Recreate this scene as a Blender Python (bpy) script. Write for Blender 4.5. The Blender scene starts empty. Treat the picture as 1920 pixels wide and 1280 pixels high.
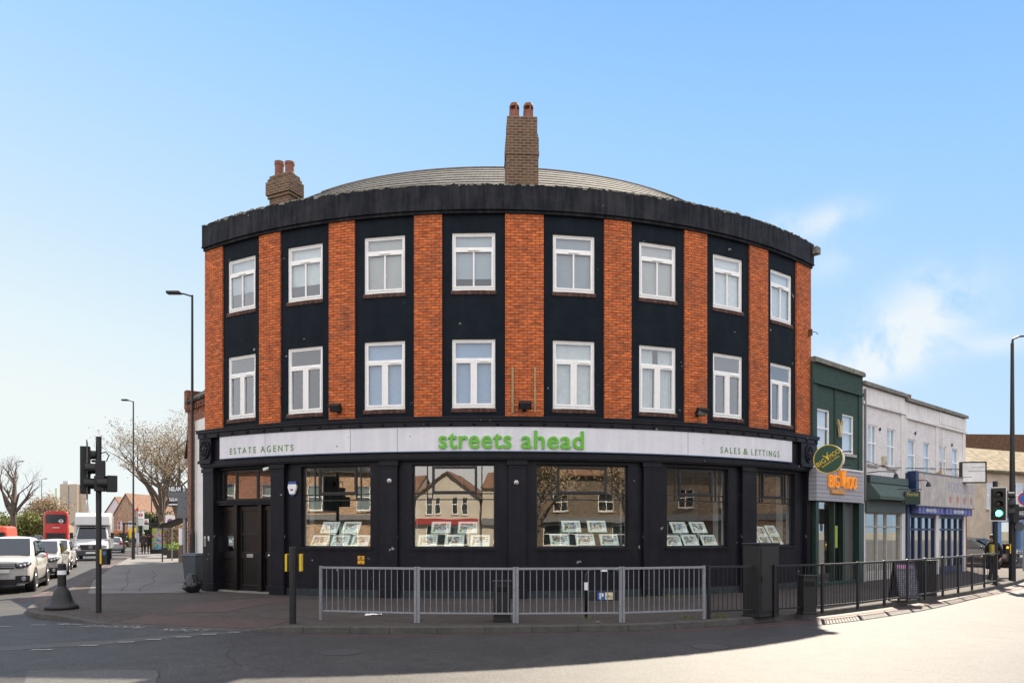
import bpy, bmesh, math, random
from mathutils import Vector, Matrix, noise as mnoise
random.seed(7)
R_=math.radians; PI=math.pi
sc=bpy.context.scene; col=sc.collection
# ---------------------------------------------------------------- camera, world, sun
EYE=1.8; HOR=996.0; F=1400.0; CX=960.0; RZ=-0.12
cam_d=bpy.data.cameras.new('camera'); cam=bpy.data.objects.new('camera',cam_d); col.objects.link(cam)
cam.location=(0,0,EYE); cam.rotation_euler=(R_(90),0,0)
cam_d.sensor_width=36; cam_d.lens=F/1920*36; cam_d.shift_y=(HOR-640)/1920
cam_d.clip_start=.1; cam_d.clip_end=9000
sc.camera=cam
sc.view_settings.view_transform='Standard'; sc.view_settings.look='None'
sc.view_settings.exposure=EXPO=1.45; sc.view_settings.gamma=1
SUN=Vector((3.9,10.25,11.2)).normalized()
SEL=math.asin(SUN.z); SAZ=math.atan2(SUN.x,SUN.y)
w=bpy.data.worlds.new('World'); sc.world=w; w.use_nodes=True
nt=w.node_tree; nt.nodes.clear()
def wn(t,**k):
    n=nt.nodes.new(t)
    for a,b in k.items(): setattr(n,a,b)
    return n
sky=wn('ShaderNodeTexSky',sky_type='NISHITA',sun_disc=False,sun_elevation=SEL,sun_rotation=SAZ,altitude=50,air_density=1.0,dust_density=0.6,ozone_density=2.2)
bg=wn('ShaderNodeBackground'); out=wn('ShaderNodeOutputWorld')
bg.inputs[1].default_value=.12
tc=wn('ShaderNodeTexCoord'); sep=wn('ShaderNodeSeparateXYZ'); nt.links.new(tc.outputs['Generated'],sep.inputs[0])
def m(op,a,b=None,c=None,clamp=False):
    n=nt.nodes.new('ShaderNodeMath'); n.operation=op; n.use_clamp=clamp
    for i,v in enumerate((a,b,c)):
        if v is None: continue
        if isinstance(v,(int,float)): n.inputs[i].default_value=v
        else: nt.links.new(v,n.inputs[i])
    return n.outputs[0]
yy=m('MAXIMUM',sep.outputs[1],.05)
U=m('DIVIDE',sep.outputs[0],yy); V=m('DIVIDE',sep.outputs[2],yy)
cmb=wn('ShaderNodeCombineXYZ'); nt.links.new(U,cmb.inputs[0]); nt.links.new(V,cmb.inputs[1])
nz=wn('ShaderNodeTexNoise'); nz.inputs['Scale'].default_value=9; nz.inputs['Detail'].default_value=7; nz.inputs['Roughness'].default_value=.6; nz.inputs['Distortion'].default_value=.3
nt.links.new(cmb.outputs[0],nz.inputs['Vector'])
mask=None
for (px,py,rx,ry,rot,amp) in ((1545,415,75,28,-.35,.75),(1450,412,30,18,0,.5),(1700,620,150,60,-.45,1.15),(1640,680,110,40,-.2,.8),(1560,495,60,30,-.3,.35),(1870,645,75,20,-.1,.6),(1740,530,70,35,-.4,.35)):
    u0=(px-CX)/F; v0=(HOR-py)/F
    du=m('SUBTRACT',U,u0); dv=m('SUBTRACT',V,v0); c,s=math.cos(-rot),math.sin(-rot)
    a=m('ADD',m('MULTIPLY',du,c*F/rx),m('MULTIPLY',dv,s*F/rx)); b=m('ADD',m('MULTIPLY',du,-s*F/ry),m('MULTIPLY',dv,c*F/ry))
    g=m('MULTIPLY',m('EXPONENT',m('MULTIPLY',m('ADD',m('MULTIPLY',a,a),m('MULTIPLY',b,b)),-1.0)),amp)
    mask=g if mask is None else m('ADD',mask,g)
mk=m('MULTIPLY',mask,m('MULTIPLY',m('SUBTRACT',nz.outputs[0],.34),5.5,clamp=True))
mk=m('MULTIPLY',m('MINIMUM',mk,1.0),.92,clamp=True)
fr=m('GREATER_THAN',sep.outputs[1],.1); mk=m('MULTIPLY',mk,fr)
def lin(c): return [((v/255+.055)/1.055)**2.4 if v>10 else v/255/12.92 for v in c]
KS=.12*2**EXPO; FILLSKY=(1.86,1.80,1.84)  # sky behind and overhead, out of view, brightened to fill the shaded fronts
ramp=wn('ShaderNodeValToRGB'); e=ramp.color_ramp.elements
STOPS=((0.0,(238,246,246)),(.10,(226,242,249)),(.22,(206,231,250)),(.36,(184,221,255)),(.50,(160,208,255)),(.64,(132,187,254)),(1.0,(100,155,225)))
e[0].position=0; e[1].position=1
for i,(p_,c_) in enumerate(STOPS):
    q_=e[0] if i==0 else (e[-1] if i==len(STOPS)-1 else e.new(p_)); q_.color=(*lin(c_),1)
az=m('MULTIPLY',sep.outputs[0],.34); zz=m('ADD',sep.outputs[2],m('MULTIPLY',az,m('SUBTRACT',1.0,sep.outputs[2])),clamp=True)
nt.links.new(zz,ramp.inputs[0])
sc1=wn('ShaderNodeVectorMath',operation='SCALE'); nt.links.new(ramp.outputs[0],sc1.inputs[0]); sc1.inputs['Scale'].default_value=1/KS
mn=wn('ShaderNodeVectorMath',operation='MINIMUM'); nt.links.new(sky.outputs[0],mn.inputs[0]); sm=wn('ShaderNodeVectorMath',operation='SCALE'); nt.links.new(sc1.outputs[0],sm.inputs[0]); sm.inputs['Scale'].default_value=1.1; nt.links.new(sm.outputs[0],mn.inputs[1])
mx0=wn('ShaderNodeMixRGB'); mx0.inputs[0].default_value=.3; nt.links.new(sc1.outputs[0],mx0.inputs[1]); nt.links.new(mn.outputs[0],mx0.inputs[2])
mx=wn('ShaderNodeMixRGB'); 
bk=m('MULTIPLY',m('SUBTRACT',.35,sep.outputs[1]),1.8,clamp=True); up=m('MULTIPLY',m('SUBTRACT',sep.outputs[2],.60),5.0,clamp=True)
mxb=wn('ShaderNodeMixRGB'); nt.links.new(m('MULTIPLY',m('MAXIMUM',bk,up),.8),mxb.inputs[0]); nt.links.new(mx0.outputs[0],mxb.inputs[1]); mxb.inputs[2].default_value=(*[v/KS for v in FILLSKY],1)
nt.links.new(mk,mx.inputs[0]); nt.links.new(mxb.outputs[0],mx.inputs[1]); mx.inputs[2].default_value=(*[v/KS*.97 for v in (.9,.97,1)],1)
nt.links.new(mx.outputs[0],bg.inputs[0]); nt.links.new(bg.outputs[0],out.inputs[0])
sl=bpy.data.lights.new('sun','SUN'); sl.energy=5; sl.angle=R_(.53); sl.color=(1,.885,.72)
so=bpy.data.objects.new('sun',sl); col.objects.link(so); so.rotation_euler=(-SUN).to_track_quat('-Z','Y').to_euler(); so.location=(0,0,40)
sc.cycles.max_bounces=8; sc.cycles.transparent_max_bounces=12

# ---------------------------------------------------------------- helpers
def gp(x,y,z=0.0):      # ground point seen at a photo position
    D=(EYE-z)*F/(y-HOR); return Vector(((x-CX)/F*D,D,z))
def dp(x,D,z=0.0): return Vector(((x-CX)/F*D,D,z))
def zat(y,D): return EYE+(HOR-y)*D/F
MATS={}
def mat(name,c,rough=.6,metal=0,var=.12,scale=6,bump=0,bscale=40,spec=.5,var2=None,emit=None,alpha=None,coat=0):
    if name in MATS: return MATS[name]
    M=bpy.data.materials.new(name); M.use_nodes=True; n=M.node_tree; b=n.nodes['Principled BSDF']; L=n.links
    b.inputs['Roughness'].default_value=rough; b.inputs['Metallic'].default_value=metal; b.inputs['Specular IOR Level'].default_value=spec
    b.inputs['Coat Weight'].default_value=coat
    b.inputs['Base Color'].default_value=(*c,1)
    t=n.nodes.new('ShaderNodeTexCoord')
    if var:
        nz=n.nodes.new('ShaderNodeTexNoise'); nz.inputs['Scale'].default_value=scale; nz.inputs['Detail'].default_value=6; nz.inputs['Roughness'].default_value=.65
        L.new(t.outputs['Object'],nz.inputs['Vector'])
        r=n.nodes.new('ShaderNodeMapRange'); r.inputs[1].default_value=.3; r.inputs[2].default_value=.7; r.inputs[3].default_value=0; r.inputs[4].default_value=1
        L.new(nz.outputs[0],r.inputs[0])
        x=n.nodes.new('ShaderNodeMixRGB'); x.inputs[1].default_value=(*[v*(1-var) for v in c],1); x.inputs[2].default_value=(*(var2 or [min(1,v*(1+var)) for v in c]),1)
        L.new(r.outputs[0],x.inputs[0]); L.new(x.outputs[0],b.inputs['Base Color'])
    if bump:
        nb=n.nodes.new('ShaderNodeTexNoise'); nb.inputs['Scale'].default_value=bscale; nb.inputs['Detail'].default_value=5
        L.new(t.outputs['Object'],nb.inputs['Vector']); bp=n.nodes.new('ShaderNodeBump'); bp.inputs['Strength'].default_value=bump; bp.inputs['Distance'].default_value=.02
        L.new(nb.outputs[0],bp.inputs['Height']); L.new(bp.outputs[0],b.inputs['Normal'])
    if emit: b.inputs['Emission Color'].default_value=(*emit[0],1); b.inputs['Emission Strength'].default_value=emit[1]
    MATS[name]=M; return M
def brickmat(name,c1,c2,mortar,bw=.225,rh=.075,ms=.009,dirt=.5,dirtc=(.05,.03,.02),bump=.5,rough=.85,tone=.35,spec=.3):
    if name in MATS: return MATS[name]
    M=bpy.data.materials.new(name); M.use_nodes=True; n=M.node_tree; b=n.nodes['Principled BSDF']; L=n.links; N=n.nodes.new
    b.inputs['Roughness'].default_value=rough; b.inputs['Specular IOR Level'].default_value=spec
    uv=N('ShaderNodeUVMap'); br=N('ShaderNodeTexBrick'); L.new(uv.outputs[0],br.inputs['Vector'])
    br.inputs['Scale'].default_value=1; br.inputs['Brick Width'].default_value=bw; br.inputs['Row Height'].default_value=rh; br.inputs['Mortar Size'].default_value=ms; br.inputs['Mortar Smooth'].default_value=.3
    br.inputs['Color1'].default_value=(*c1,1); br.inputs['Color2'].default_value=(*c2,1); br.inputs['Mortar'].default_value=(*mortar,1); br.inputs['Bias'].default_value=-.1
    n1=N('ShaderNodeTexNoise'); n1.inputs['Scale'].default_value=1.1; n1.inputs['Detail'].default_value=9; n1.inputs['Roughness'].default_value=.72; L.new(uv.outputs[0],n1.inputs['Vector'])
    r=N('ShaderNodeMapRange'); r.inputs[1].default_value=.47; r.inputs[2].default_value=.74; r.inputs[4].default_value=dirt; L.new(n1.outputs[0],r.inputs[0])
    x=N('ShaderNodeMixRGB'); L.new(r.outputs[0],x.inputs[0]); L.new(br.outputs['Color'],x.inputs[1]); x.inputs[2].default_value=(*dirtc,1)
    # single odd bricks
    mp=N('ShaderNodeMapping'); mp.inputs['Scale'].default_value=(1/bw/1.0,1/rh,1); L.new(uv.outputs[0],mp.inputs[0])
    n2=N('ShaderNodeTexNoise'); n2.inputs['Scale'].default_value=.9; n2.inputs['Detail'].default_value=2; L.new(mp.outputs[0],n2.inputs['Vector'])
    r2=N('ShaderNodeMapRange'); r2.inputs[1].default_value=.35; r2.inputs[2].default_value=.7; r2.inputs[3].default_value=1+tone; r2.inputs[4].default_value=1-tone*1.5; L.new(n2.outputs[0],r2.inputs[0])
    y=N('ShaderNodeMixRGB'); y.blend_type='MULTIPLY'; y.inputs[0].default_value=1; L.new(x.outputs[0],y.inputs[1]); 
    cb=N('ShaderNodeCombineXYZ'); [L.new(r2.outputs[0],cb.inputs[i]) for i in range(3)]; L.new(cb.outputs[0],y.inputs[2])
    L.new(y.outputs[0],b.inputs['Base Color'])
    bp=N('ShaderNodeBump'); bp.inputs['Strength'].default_value=bump; bp.inputs['Distance'].default_value=.01; bp.invert=True
    L.new(br.outputs['Fac'],bp.inputs['Height']); L.new(bp.outputs[0],b.inputs['Normal'])
    MATS[name]=M; return M
def streakmat(name,base,light,rough=.7,amt=.4,sx=14,sz=.8,thr=.5,blocks=False,spec=.35):
    if name in MATS: return MATS[name]
    M=bpy.data.materials.new(name); M.use_nodes=True; n=M.node_tree; b=n.nodes['Principled BSDF']; L=n.links; N=n.nodes.new
    b.inputs['Roughness'].default_value=rough; b.inputs['Specular IOR Level'].default_value=spec
    uv=N('ShaderNodeUVMap'); mp=N('ShaderNodeMapping'); mp.inputs['Scale'].default_value=(sx,sz,1); L.new(uv.outputs[0],mp.inputs[0])
    a=N('ShaderNodeTexNoise'); a.inputs['Scale'].default_value=1; a.inputs['Detail'].default_value=6; L.new(mp.outputs[0],a.inputs['Vector'])
    g=N('ShaderNodeTexNoise'); g.inputs['Scale'].default_value=1.7; g.inputs['Detail'].default_value=8; g.inputs['Roughness'].default_value=.7; L.new(uv.outputs[0],g.inputs['Vector'])
    ad=N('ShaderNodeMath'); ad.operation='ADD'; L.new(a.outputs[0],ad.inputs[0]); L.new(g.outputs[0],ad.inputs[1])
    r=N('ShaderNodeMapRange'); r.inputs[1].default_value=thr+.35; r.inputs[2].default_value=thr+.85; r.inputs[4].default_value=amt; L.new(ad.outputs[0],r.inputs[0])
    x=N('ShaderNodeMixRGB'); L.new(r.outputs[0],x.inputs[0]); x.inputs[1].default_value=(*base,1); x.inputs[2].default_value=(*light,1)
    s=N('ShaderNodeTexNoise'); s.inputs['Scale'].default_value=3.3; s.inputs['Detail'].default_value=3; L.new(uv.outputs[0],s.inputs['Vector'])
    r3=N('ShaderNodeMapRange'); r3.inputs[1].default_value=.715; r3.inputs[2].default_value=.735; L.new(s.outputs[0],r3.inputs[0])
    z=N('ShaderNodeMixRGB'); L.new(r3.outputs[0],z.inputs[0]); L.new(x.outputs[0],z.inputs[1]); z.inputs[2].default_value=(.25,.27,.28,1)
    L.new(z.outputs[0],b.inputs['Base Color'])
    bn=N('ShaderNodeTexNoise'); bn.inputs['Scale'].default_value=30; bn.inputs['Detail'].default_value=4; L.new(uv.outputs[0],bn.inputs['Vector'])
    bp=N('ShaderNodeBump'); bp.inputs['Strength'].default_value=.25; bp.inputs['Distance'].default_value=.02; L.new(bn.outputs[0],bp.inputs['Height'])
    if blocks:
        br=N('ShaderNodeTexBrick'); L.new(uv.outputs[0],br.inputs['Vector']); br.inputs['Scale'].default_value=1; br.inputs['Brick Width'].default_value=.9; br.inputs['Row Height'].default_value=.45; br.inputs['Mortar Size'].default_value=.01
        b2=N('ShaderNodeBump'); b2.invert=True; b2.inputs['Strength'].default_value=.5; b2.inputs['Distance'].default_value=.012; L.new(br.outputs['Fac'],b2.inputs['Height']); L.new(bp.outputs[0],b2.inputs['Normal']); L.new(b2.outputs[0],b.inputs['Normal'])
    else: L.new(bp.outputs[0],b.inputs['Normal'])
    MATS[name]=M; return M
def glassmat(name,fac=.2,tint=(.8,.85,.85),gl=(.9,.95,1),rough=.0,wob=.04):
    if name in MATS: return MATS[name]
    M=bpy.data.materials.new(name); M.use_nodes=True; n=M.node_tree; n.nodes.clear(); L=n.links; N=n.nodes.new
    o=N('ShaderNodeOutputMaterial'); t=N('ShaderNodeBsdfTransparent'); g=N('ShaderNodeBsdfGlossy'); mx=N('ShaderNodeMixShader'); f=N('ShaderNodeLayerWeight'); f.inputs[0].default_value=.12
    t.inputs[0].default_value=(*tint,1); g.inputs[0].default_value=(*gl,1); g.inputs['Roughness'].default_value=rough
    a=N('ShaderNodeMath'); a.operation='ADD'; a.use_clamp=True; L.new(f.outputs['Facing'],a.inputs[0]); a.inputs[1].default_value=fac
    tc=N('ShaderNodeTexCoord'); nz=N('ShaderNodeTexNoise'); nz.inputs['Scale'].default_value=1.6; L.new(tc.outputs['Object'],nz.inputs['Vector']); bp=N('ShaderNodeBump'); bp.inputs['Strength'].default_value=wob; bp.inputs['Distance'].default_value=.1
    L.new(nz.outputs[0],bp.inputs['Height']); L.new(bp.outputs[0],g.inputs['Normal'])
    L.new(a.outputs[0],mx.inputs[0]); L.new(t.outputs[0],mx.inputs[1]); L.new(g.outputs[0],mx.inputs[2]); L.new(mx.outputs[0],o.inputs[0])
    MATS[name]=M; return M

def put(o,label=None,cat=None,group=None,kind=None):
    if label: o['label']=label
    if cat: o['category']=cat
    if group: o['group']=group
    if kind: o['kind']=kind
    return o
def empty(name,loc,rz=0,label=None,cat=None,group=None):
    o=bpy.data.objects.new(name,None); col.objects.link(o); o.location=loc; o.rotation_euler=(0,0,rz); o.empty_display_size=.3
    return put(o,label,cat,group)
def kids(o): return [c for c in bpy.data.objects if c.parent==o]
def copy_tree(o,parent=None):
    c=o.copy(); col.objects.link(c); c.parent=parent
    for k in kids(o): copy_tree(k,c)
    return c
def clone(o,loc,rz,label=None):
    c=copy_tree(o); c.location=loc; c.rotation_euler=(0,0,rz)
    if label: c['label']=label
    return c
CC=Vector((-.716,35.096)); RR=14.97
def P(a,r=RR,z=0): a=R_(a); return Vector((CC.x+r*math.sin(a),CC.y-r*math.cos(a),z))
def ang(x,r=RR):
    k=(x-CX)/F; A=k*k+1; B=-2*(k*CC.x+CC.y); Cc=CC.length_squared-r*r
    t=(-B-math.sqrt(max(0,B*B-4*A*Cc)))/(2*A); return math.degrees(math.atan2(k*t-CC.x,CC.y-t))
def dist(x,r=RR): a=ang(x,r); return P(a,r).y
class MB:
    def __init__(s,off=(0,0,0)): s.v=[];s.f=[];s.mi=[];s.uv=[];s.off=Vector(off);s.M=None
    def add(s,vs,fs,mi=0,uvs=None):
        b=len(s.v)
        for p in vs:
            p=Vector(p)
            if s.M is not None: p=s.M@p
            s.v.append(p-s.off)
        for i,f in enumerate(fs):
            s.f.append([b+j for j in f]); s.mi.append(mi); s.uv.append([uvs[j] for j in f] if uvs and not isinstance(uvs[0],list) else (uvs[i] if uvs else None))
        return s
    def box(s,x0,x1,y0,y1,z0,z1,mi=0):
        v=[(x,y,z) for z in (z0,z1) for y in (y0,y1) for x in (x0,x1)]
        return s.add(v,[(0,2,3,1),(4,5,7,6),(0,1,5,4),(2,6,7,3),(0,4,6,2),(1,3,7,5)],mi)
    def obox(s,c,ax,hx,hy,z0,z1,mi=0,taper=1):   # box with centre c (xy), rotation ax
        ca,sa=math.cos(ax),math.sin(ax); v=[]
        for z,k in ((z0,1),(z1,taper)):
            for a,b in ((-1,-1),(1,-1),(1,1),(-1,1)):
                x,y=a*hx*k,b*hy*k; v.append((c[0]+x*ca-y*sa,c[1]+x*sa+y*ca,z))
        return s.add(v,[(3,2,1,0),(4,5,6,7),(0,1,5,4),(1,2,6,5),(2,3,7,6),(3,0,4,7)],mi)
    def arc(s,r0,r1,a0,a1,z0,z1,mi=0,step=1.0,zt=None):
        n=max(1,int(abs(a1-a0)/step+.99)); V=[];U=[]
        for i in range(n+1):
            a=a0+(a1-a0)*i/n; t=(zt(a) if zt else z1)
            for r,z in ((r0,z0),(r1,z0),(r1,t),(r0,t)):
                V.append(P(a,r,z)); U.append((R_(a)*RR, z))
        for i in range(n):
            q=i*4; e=q+4; uu=lambda k:U[k]
            for (a_,b_,kind) in ((1,2,0),(3,0,0),(0,1,1),(2,3,1)):
                idx=(q+a_,e+a_,e+b_,q+b_)
                if kind==0: uv=[uu(j) for j in idx]
                else:
                    uv=[(U[q][0],0),(U[e][0],0),(U[e][0],abs(r1-r0)),(U[q][0],abs(r1-r0))]
                s.add([V[j] for j in idx],[(0,1,2,3)],mi,[uv])
        for i,fl in ((0,1),(n,0)):
            q=i*4; idx=[q,q+1,q+2,q+3]; 
            if fl==0: idx=idx[::-1]
            z=[V[j].z for j in idx]; rr=[r0,r1,r1,r0]; rr=rr if fl else rr[::-1]
            s.add([V[j] for j in idx],[(3,2,1,0)],mi,[[(rr[k],z[k]) for k in (3,2,1,0)]])
        return s
    def tube(s,pts,rad,n=8,mi=0,cap=True):
        pts=[Vector(p) for p in pts]; rad=rad if isinstance(rad,(list,tuple)) else [rad]*len(pts); V=[];Fc=[]
        prev=None
        for i,p in enumerate(pts):
            d=(pts[min(i+1,len(pts)-1)]-pts[max(i-1,0)]).normalized()
            if prev is None:
                x=d.cross(Vector((0,0,1)) if abs(d.z)<.9 else Vector((1,0,0))).normalized()
            else: x=(prev-d*prev.dot(d)).normalized()
            prev=x; y=d.cross(x)
            for k in range(n): t=2*PI*k/n; V.append(p+(x*math.cos(t)+y*math.sin(t))*rad[i])
        for i in range(len(pts)-1):
            for k in range(n): a=i*n+k;b=i*n+(k+1)%n; Fc.append((a,b,b+n,a+n))
        if cap: Fc.append(tuple(range(n))[::-1]); Fc.append(tuple(range((len(pts)-1)*n,len(pts)*n)))
        return s.add(V,Fc,mi)
    def lathe(s,prof,c=(0,0,0),n=16,mi=0,ax='z',ring=False):
        V=[];Fc=[]
        for r,h in prof:
            for k in range(n):
                t=2*PI*k/n; a,b=r*math.cos(t),r*math.sin(t)
                q={'z':(a,b,h),'y':(a,h,b),'x':(h,a,b)}[ax]; V.append((c[0]+q[0],c[1]+q[1],c[2]+q[2]))
        for i in range(len(prof)-1):
            for k in range(n): a=i*n+k;b=i*n+(k+1)%n; Fc.append((a,b,b+n,a+n))
        if ring:
            for k in range(n): a=(len(prof)-1)*n+k;b=(len(prof)-1)*n+(k+1)%n; Fc.append((a,b,(k+1)%n,k))
        else: Fc.append(tuple(range(n))[::-1]); Fc.append(tuple(range((len(prof)-1)*n,len(prof)*n)))
        return s.add(V,Fc,mi)
    def prism(s,poly,y0,y1,mi=0):   # poly in xz, extruded along y
        n=len(poly); V=[(x,y0,z) for x,z in poly]+[(x,y1,z) for x,z in poly]
        return s.add(V,[tuple(range(n)),tuple(range(n,2*n))[::-1]]+[(i,i+n,(i+1)%n+n,(i+1)%n) for i in range(n)],mi)
    def sheet(s,pts,mi=0): return s.add(pts,[tuple(range(len(pts)))],mi)
    def ball(s,c,r,n=10,mi=0):
        pr=[]
        for i in range(n//2+1):
            t=-PI/2+PI*i/(n//2); pr.append((max(1e-4,math.cos(t)),math.sin(t)))
        V=[];Fc=[]
        for a,h in pr:
            for k in range(n): t=2*PI*k/n; V.append((c[0]+r[0]*a*math.cos(t),c[1]+r[1]*a*math.sin(t),c[2]+r[2]*h))
        for i in range(len(pr)-1):
            for k in range(n): a=i*n+k;b=i*n+(k+1)%n; Fc.append((a,b,b+n,a+n))
        return s.add(V,Fc,mi)
    def build(s,name,mats,parent=None,smooth=False,bevel=0,loc=None,rz=0,sub=0,fixn=True):
        me=bpy.data.meshes.new(name); me.from_pydata([tuple(p) for p in s.v],[],s.f)
        mats=mats if isinstance(mats,(list,tuple)) else [mats]
        for x in mats: me.materials.append(x)
        uvl=me.uv_layers.new(name='UVMap')
        for i,p in enumerate(me.polygons):
            p.material_index=s.mi[i]; p.use_smooth=smooth
            u=s.uv[i]
            if u is None:
                nrm=p.normal
                if abs(nrm.z)>.8: u=[(s.v[j].x,s.v[j].y) for j in s.f[i]]
                else:
                    h=Vector((nrm.x,nrm.y)).normalized() if Vector((nrm.x,nrm.y)).length>1e-6 else Vector((0,1)); t=Vector((-h.y,h.x))
                    u=[(s.v[j].x*t.x+s.v[j].y*t.y,s.v[j].z) for j in s.f[i]]
            for k,li in enumerate(p.loop_indices): uvl.data[li].uv=u[k]
        if fixn:
            bm=bmesh.new(); bm.from_mesh(me); bmesh.ops.remove_doubles(bm,verts=bm.verts,dist=1e-5); bmesh.ops.recalc_face_normals(bm,faces=bm.faces); bm.to_mesh(me); bm.free()
        o=bpy.data.objects.new(name,me); col.objects.link(o)
        if parent is not None: o.parent=parent
        if loc is not None: o.location=loc
        o.rotation_euler=(0,0,rz)
        if bevel:
            b=o.modifiers.new('bevel','BEVEL'); b.width=bevel; b.segments=2; b.limit_method='ANGLE'
        if sub: q=o.modifiers.new('sub','SUBSURF'); q.levels=sub; q.render_levels=sub
        return o
def struct(o): o['kind']='structure'; return o
def text_verts(txt,size,ext=.02,offset=0,space=1.0,align='CENTER',cw=1.0):
    cu=bpy.data.curves.new('t','FONT'); cu.body=txt; cu.size=size; cu.extrude=ext; cu.offset=offset; cu.space_character=space; cu.align_x=align; cu.resolution_u=4
    o=bpy.data.objects.new('t',cu); col.objects.link(o)
    dg=bpy.context.evaluated_depsgraph_get(); me=bpy.data.meshes.new_from_object(o.evaluated_get(dg))
    V=[v.co.copy() for v in me.vertices]; Fc=[tuple(p.vertices) for p in me.polygons]
    bpy.data.objects.remove(o); bpy.data.curves.remove(cu); bpy.data.meshes.remove(me)
    for v in V: v.x*=cw
    return V,Fc
def text_obj(name,txt,size,mt,parent,loc,rz=0,ext=.01,offset=0,space=1,width=None,cw=1,align='CENTER',rx=0):
    V,Fc=text_verts(txt,size,ext,offset,space,align,cw)
    if width:
        xs=[v.x for v in V]; k=width/(max(xs)-min(xs)); 
        for v in V: v.x*=k
    mb=MB(); mb.add([(v.x,-v.z,v.y) for v in V],Fc)
    o=mb.build(name,mt,parent,loc=loc,rz=rz,fixn=False); o.rotation_euler=(rx,0,rz); return o

# ---------------------------------------------------------------- materials
BRICK=brickmat('orange_brick',(.68,.172,.045),(.50,.112,.032),(.15,.062,.036),dirt=.72,dirtc=(.17,.07,.042),tone=.26,ms=.011)
BRICK2=brickmat('red_brown_brick',(.33,.12,.06),(.25,.09,.05),(.2,.15,.11))
CHBR=brickmat('weathered_chimney_brick',(.16,.085,.048),(.085,.045,.03),(.24,.19,.13),ms=.014,rh=.08,dirt=.35,dirtc=(.10,.085,.05),tone=.08)
TANB=brickmat('tan_brick',(.45,.3,.19),(.38,.24,.15),(.35,.3,.24))
WHBR=brickmat('white_painted_brick',(.82,.78,.765),(.76,.72,.70),(.64,.60,.58),dirt=.3,dirtc=(.36,.32,.28),tone=.05)
GRBR=brickmat('green_painted_brick',(.045,.085,.07),(.04,.075,.062),(.03,.055,.045),dirt=.2,tone=.08)
DARKR=streakmat('blue_black_render',(.0055,.010,.0155),(.025,.032,.040),amt=.3,sx=2.5,sz=.5,blocks=True,spec=.12)
PARA=streakmat('weathered_black_parapet_paint',(.009,.0105,.016),(.075,.075,.075),amt=.5,sx=9,sz=.8,thr=.5,spec=.15)
LICH=mat('lichen_stone',(.20,.19,.16),.95,var=.6,scale=9,bump=.6,bscale=25)
SHOPB=streakmat('black_shopfront_paint',(.0062,.006,.0105),(.034,.032,.038),rough=.42,amt=.3,sx=4,sz=.5,spec=.2)
SHOPD=mat('dark_brown_door_paint',(.007,.006,.006),.28,var=.25,scale=3)
UPVC=mat('white_upvc',(.90,.885,.85),.35,var=.06,scale=5)
BEAD=mat('grubby_seal',(.30,.27,.22),.8,var=.3)
SILLB=brickmat('brown_sill_brick',(.13,.055,.04),(.09,.04,.03),(.05,.04,.035),bw=.075,rh=.3,ms=.01)
SLATE=brickmat('grey_roof_slate',(.070,.072,.076),(.042,.043,.046),(.012,.012,.012),bw=.30,rh=.22,ms=.03,dirt=.6,dirtc=(.13,.12,.10),tone=.4,rough=.9,spec=.12)
SIGNW=streakmat('white_sign_panel',(.68,.67,.71),(.90,.88,.86),rough=.45,amt=.5,sx=5,sz=.3,thr=.5)
GREENL=mat('bright_green_letter',(.12,.45,.02),.4,var=.05)
GREEND=mat('dull_green_letter',(.10,.26,.05),.5,var=.05)
GLU=glassmat('upper_window_glass',.10,(.88,.9,.9),wob=.01)
GLS=glassmat('shop_window_glass',.26,(.86,.89,.88),(1,.97,.9),wob=.006)
GLR=glassmat('plain_glass',.22,(.6,.66,.68),wob=.008)
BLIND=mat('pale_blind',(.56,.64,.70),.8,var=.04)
BLIND2=mat('pale_grey_blind',(.42,.47,.52),.8,var=.12,scale=1.5); BLIND3=mat('warm_white_blind',(.62,.63,.60),.8,var=.1,scale=1.2); BLINDS=mat('sky_reflection_blind',(.30,.42,.58),.8,var=.05)  # last one has a blue sky reflection painted into its colour
CURT=mat('off_white_curtain',(.60,.66,.66),.9,var=.1)
DARKI=mat('dark_interior',(.05,.05,.05),.9,var=.3,scale=2)
ROOMW=mat('interior_grey_wall',(.20,.21,.20),.9,var=.15,scale=1)
WHITE=mat('white_gloss',(.8,.8,.79),.4,var=.04)
BLACKM=mat('black_painted_metal',(.010,.010,.012),.38,var=.25,scale=12)
GALV=mat('galvanised_steel',(.24,.255,.275),.45,metal=.35,var=.2,scale=20)
BLKP=mat('black_plastic',(.008,.008,.009),.5,var=.2)
YEL=mat('yellow_paint',(.75,.50,.02),.45,var=.08)
TERRA=mat('terracotta',(.22,.09,.06),.8,var=.25,scale=10)
DGREY=mat('grey_plastic',(.06,.075,.085),.5,var=.1)
KERBM=mat('kerb_stone',(.062,.057,.052),.9,var=.3,scale=4,bump=.5,bscale=60)

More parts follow.
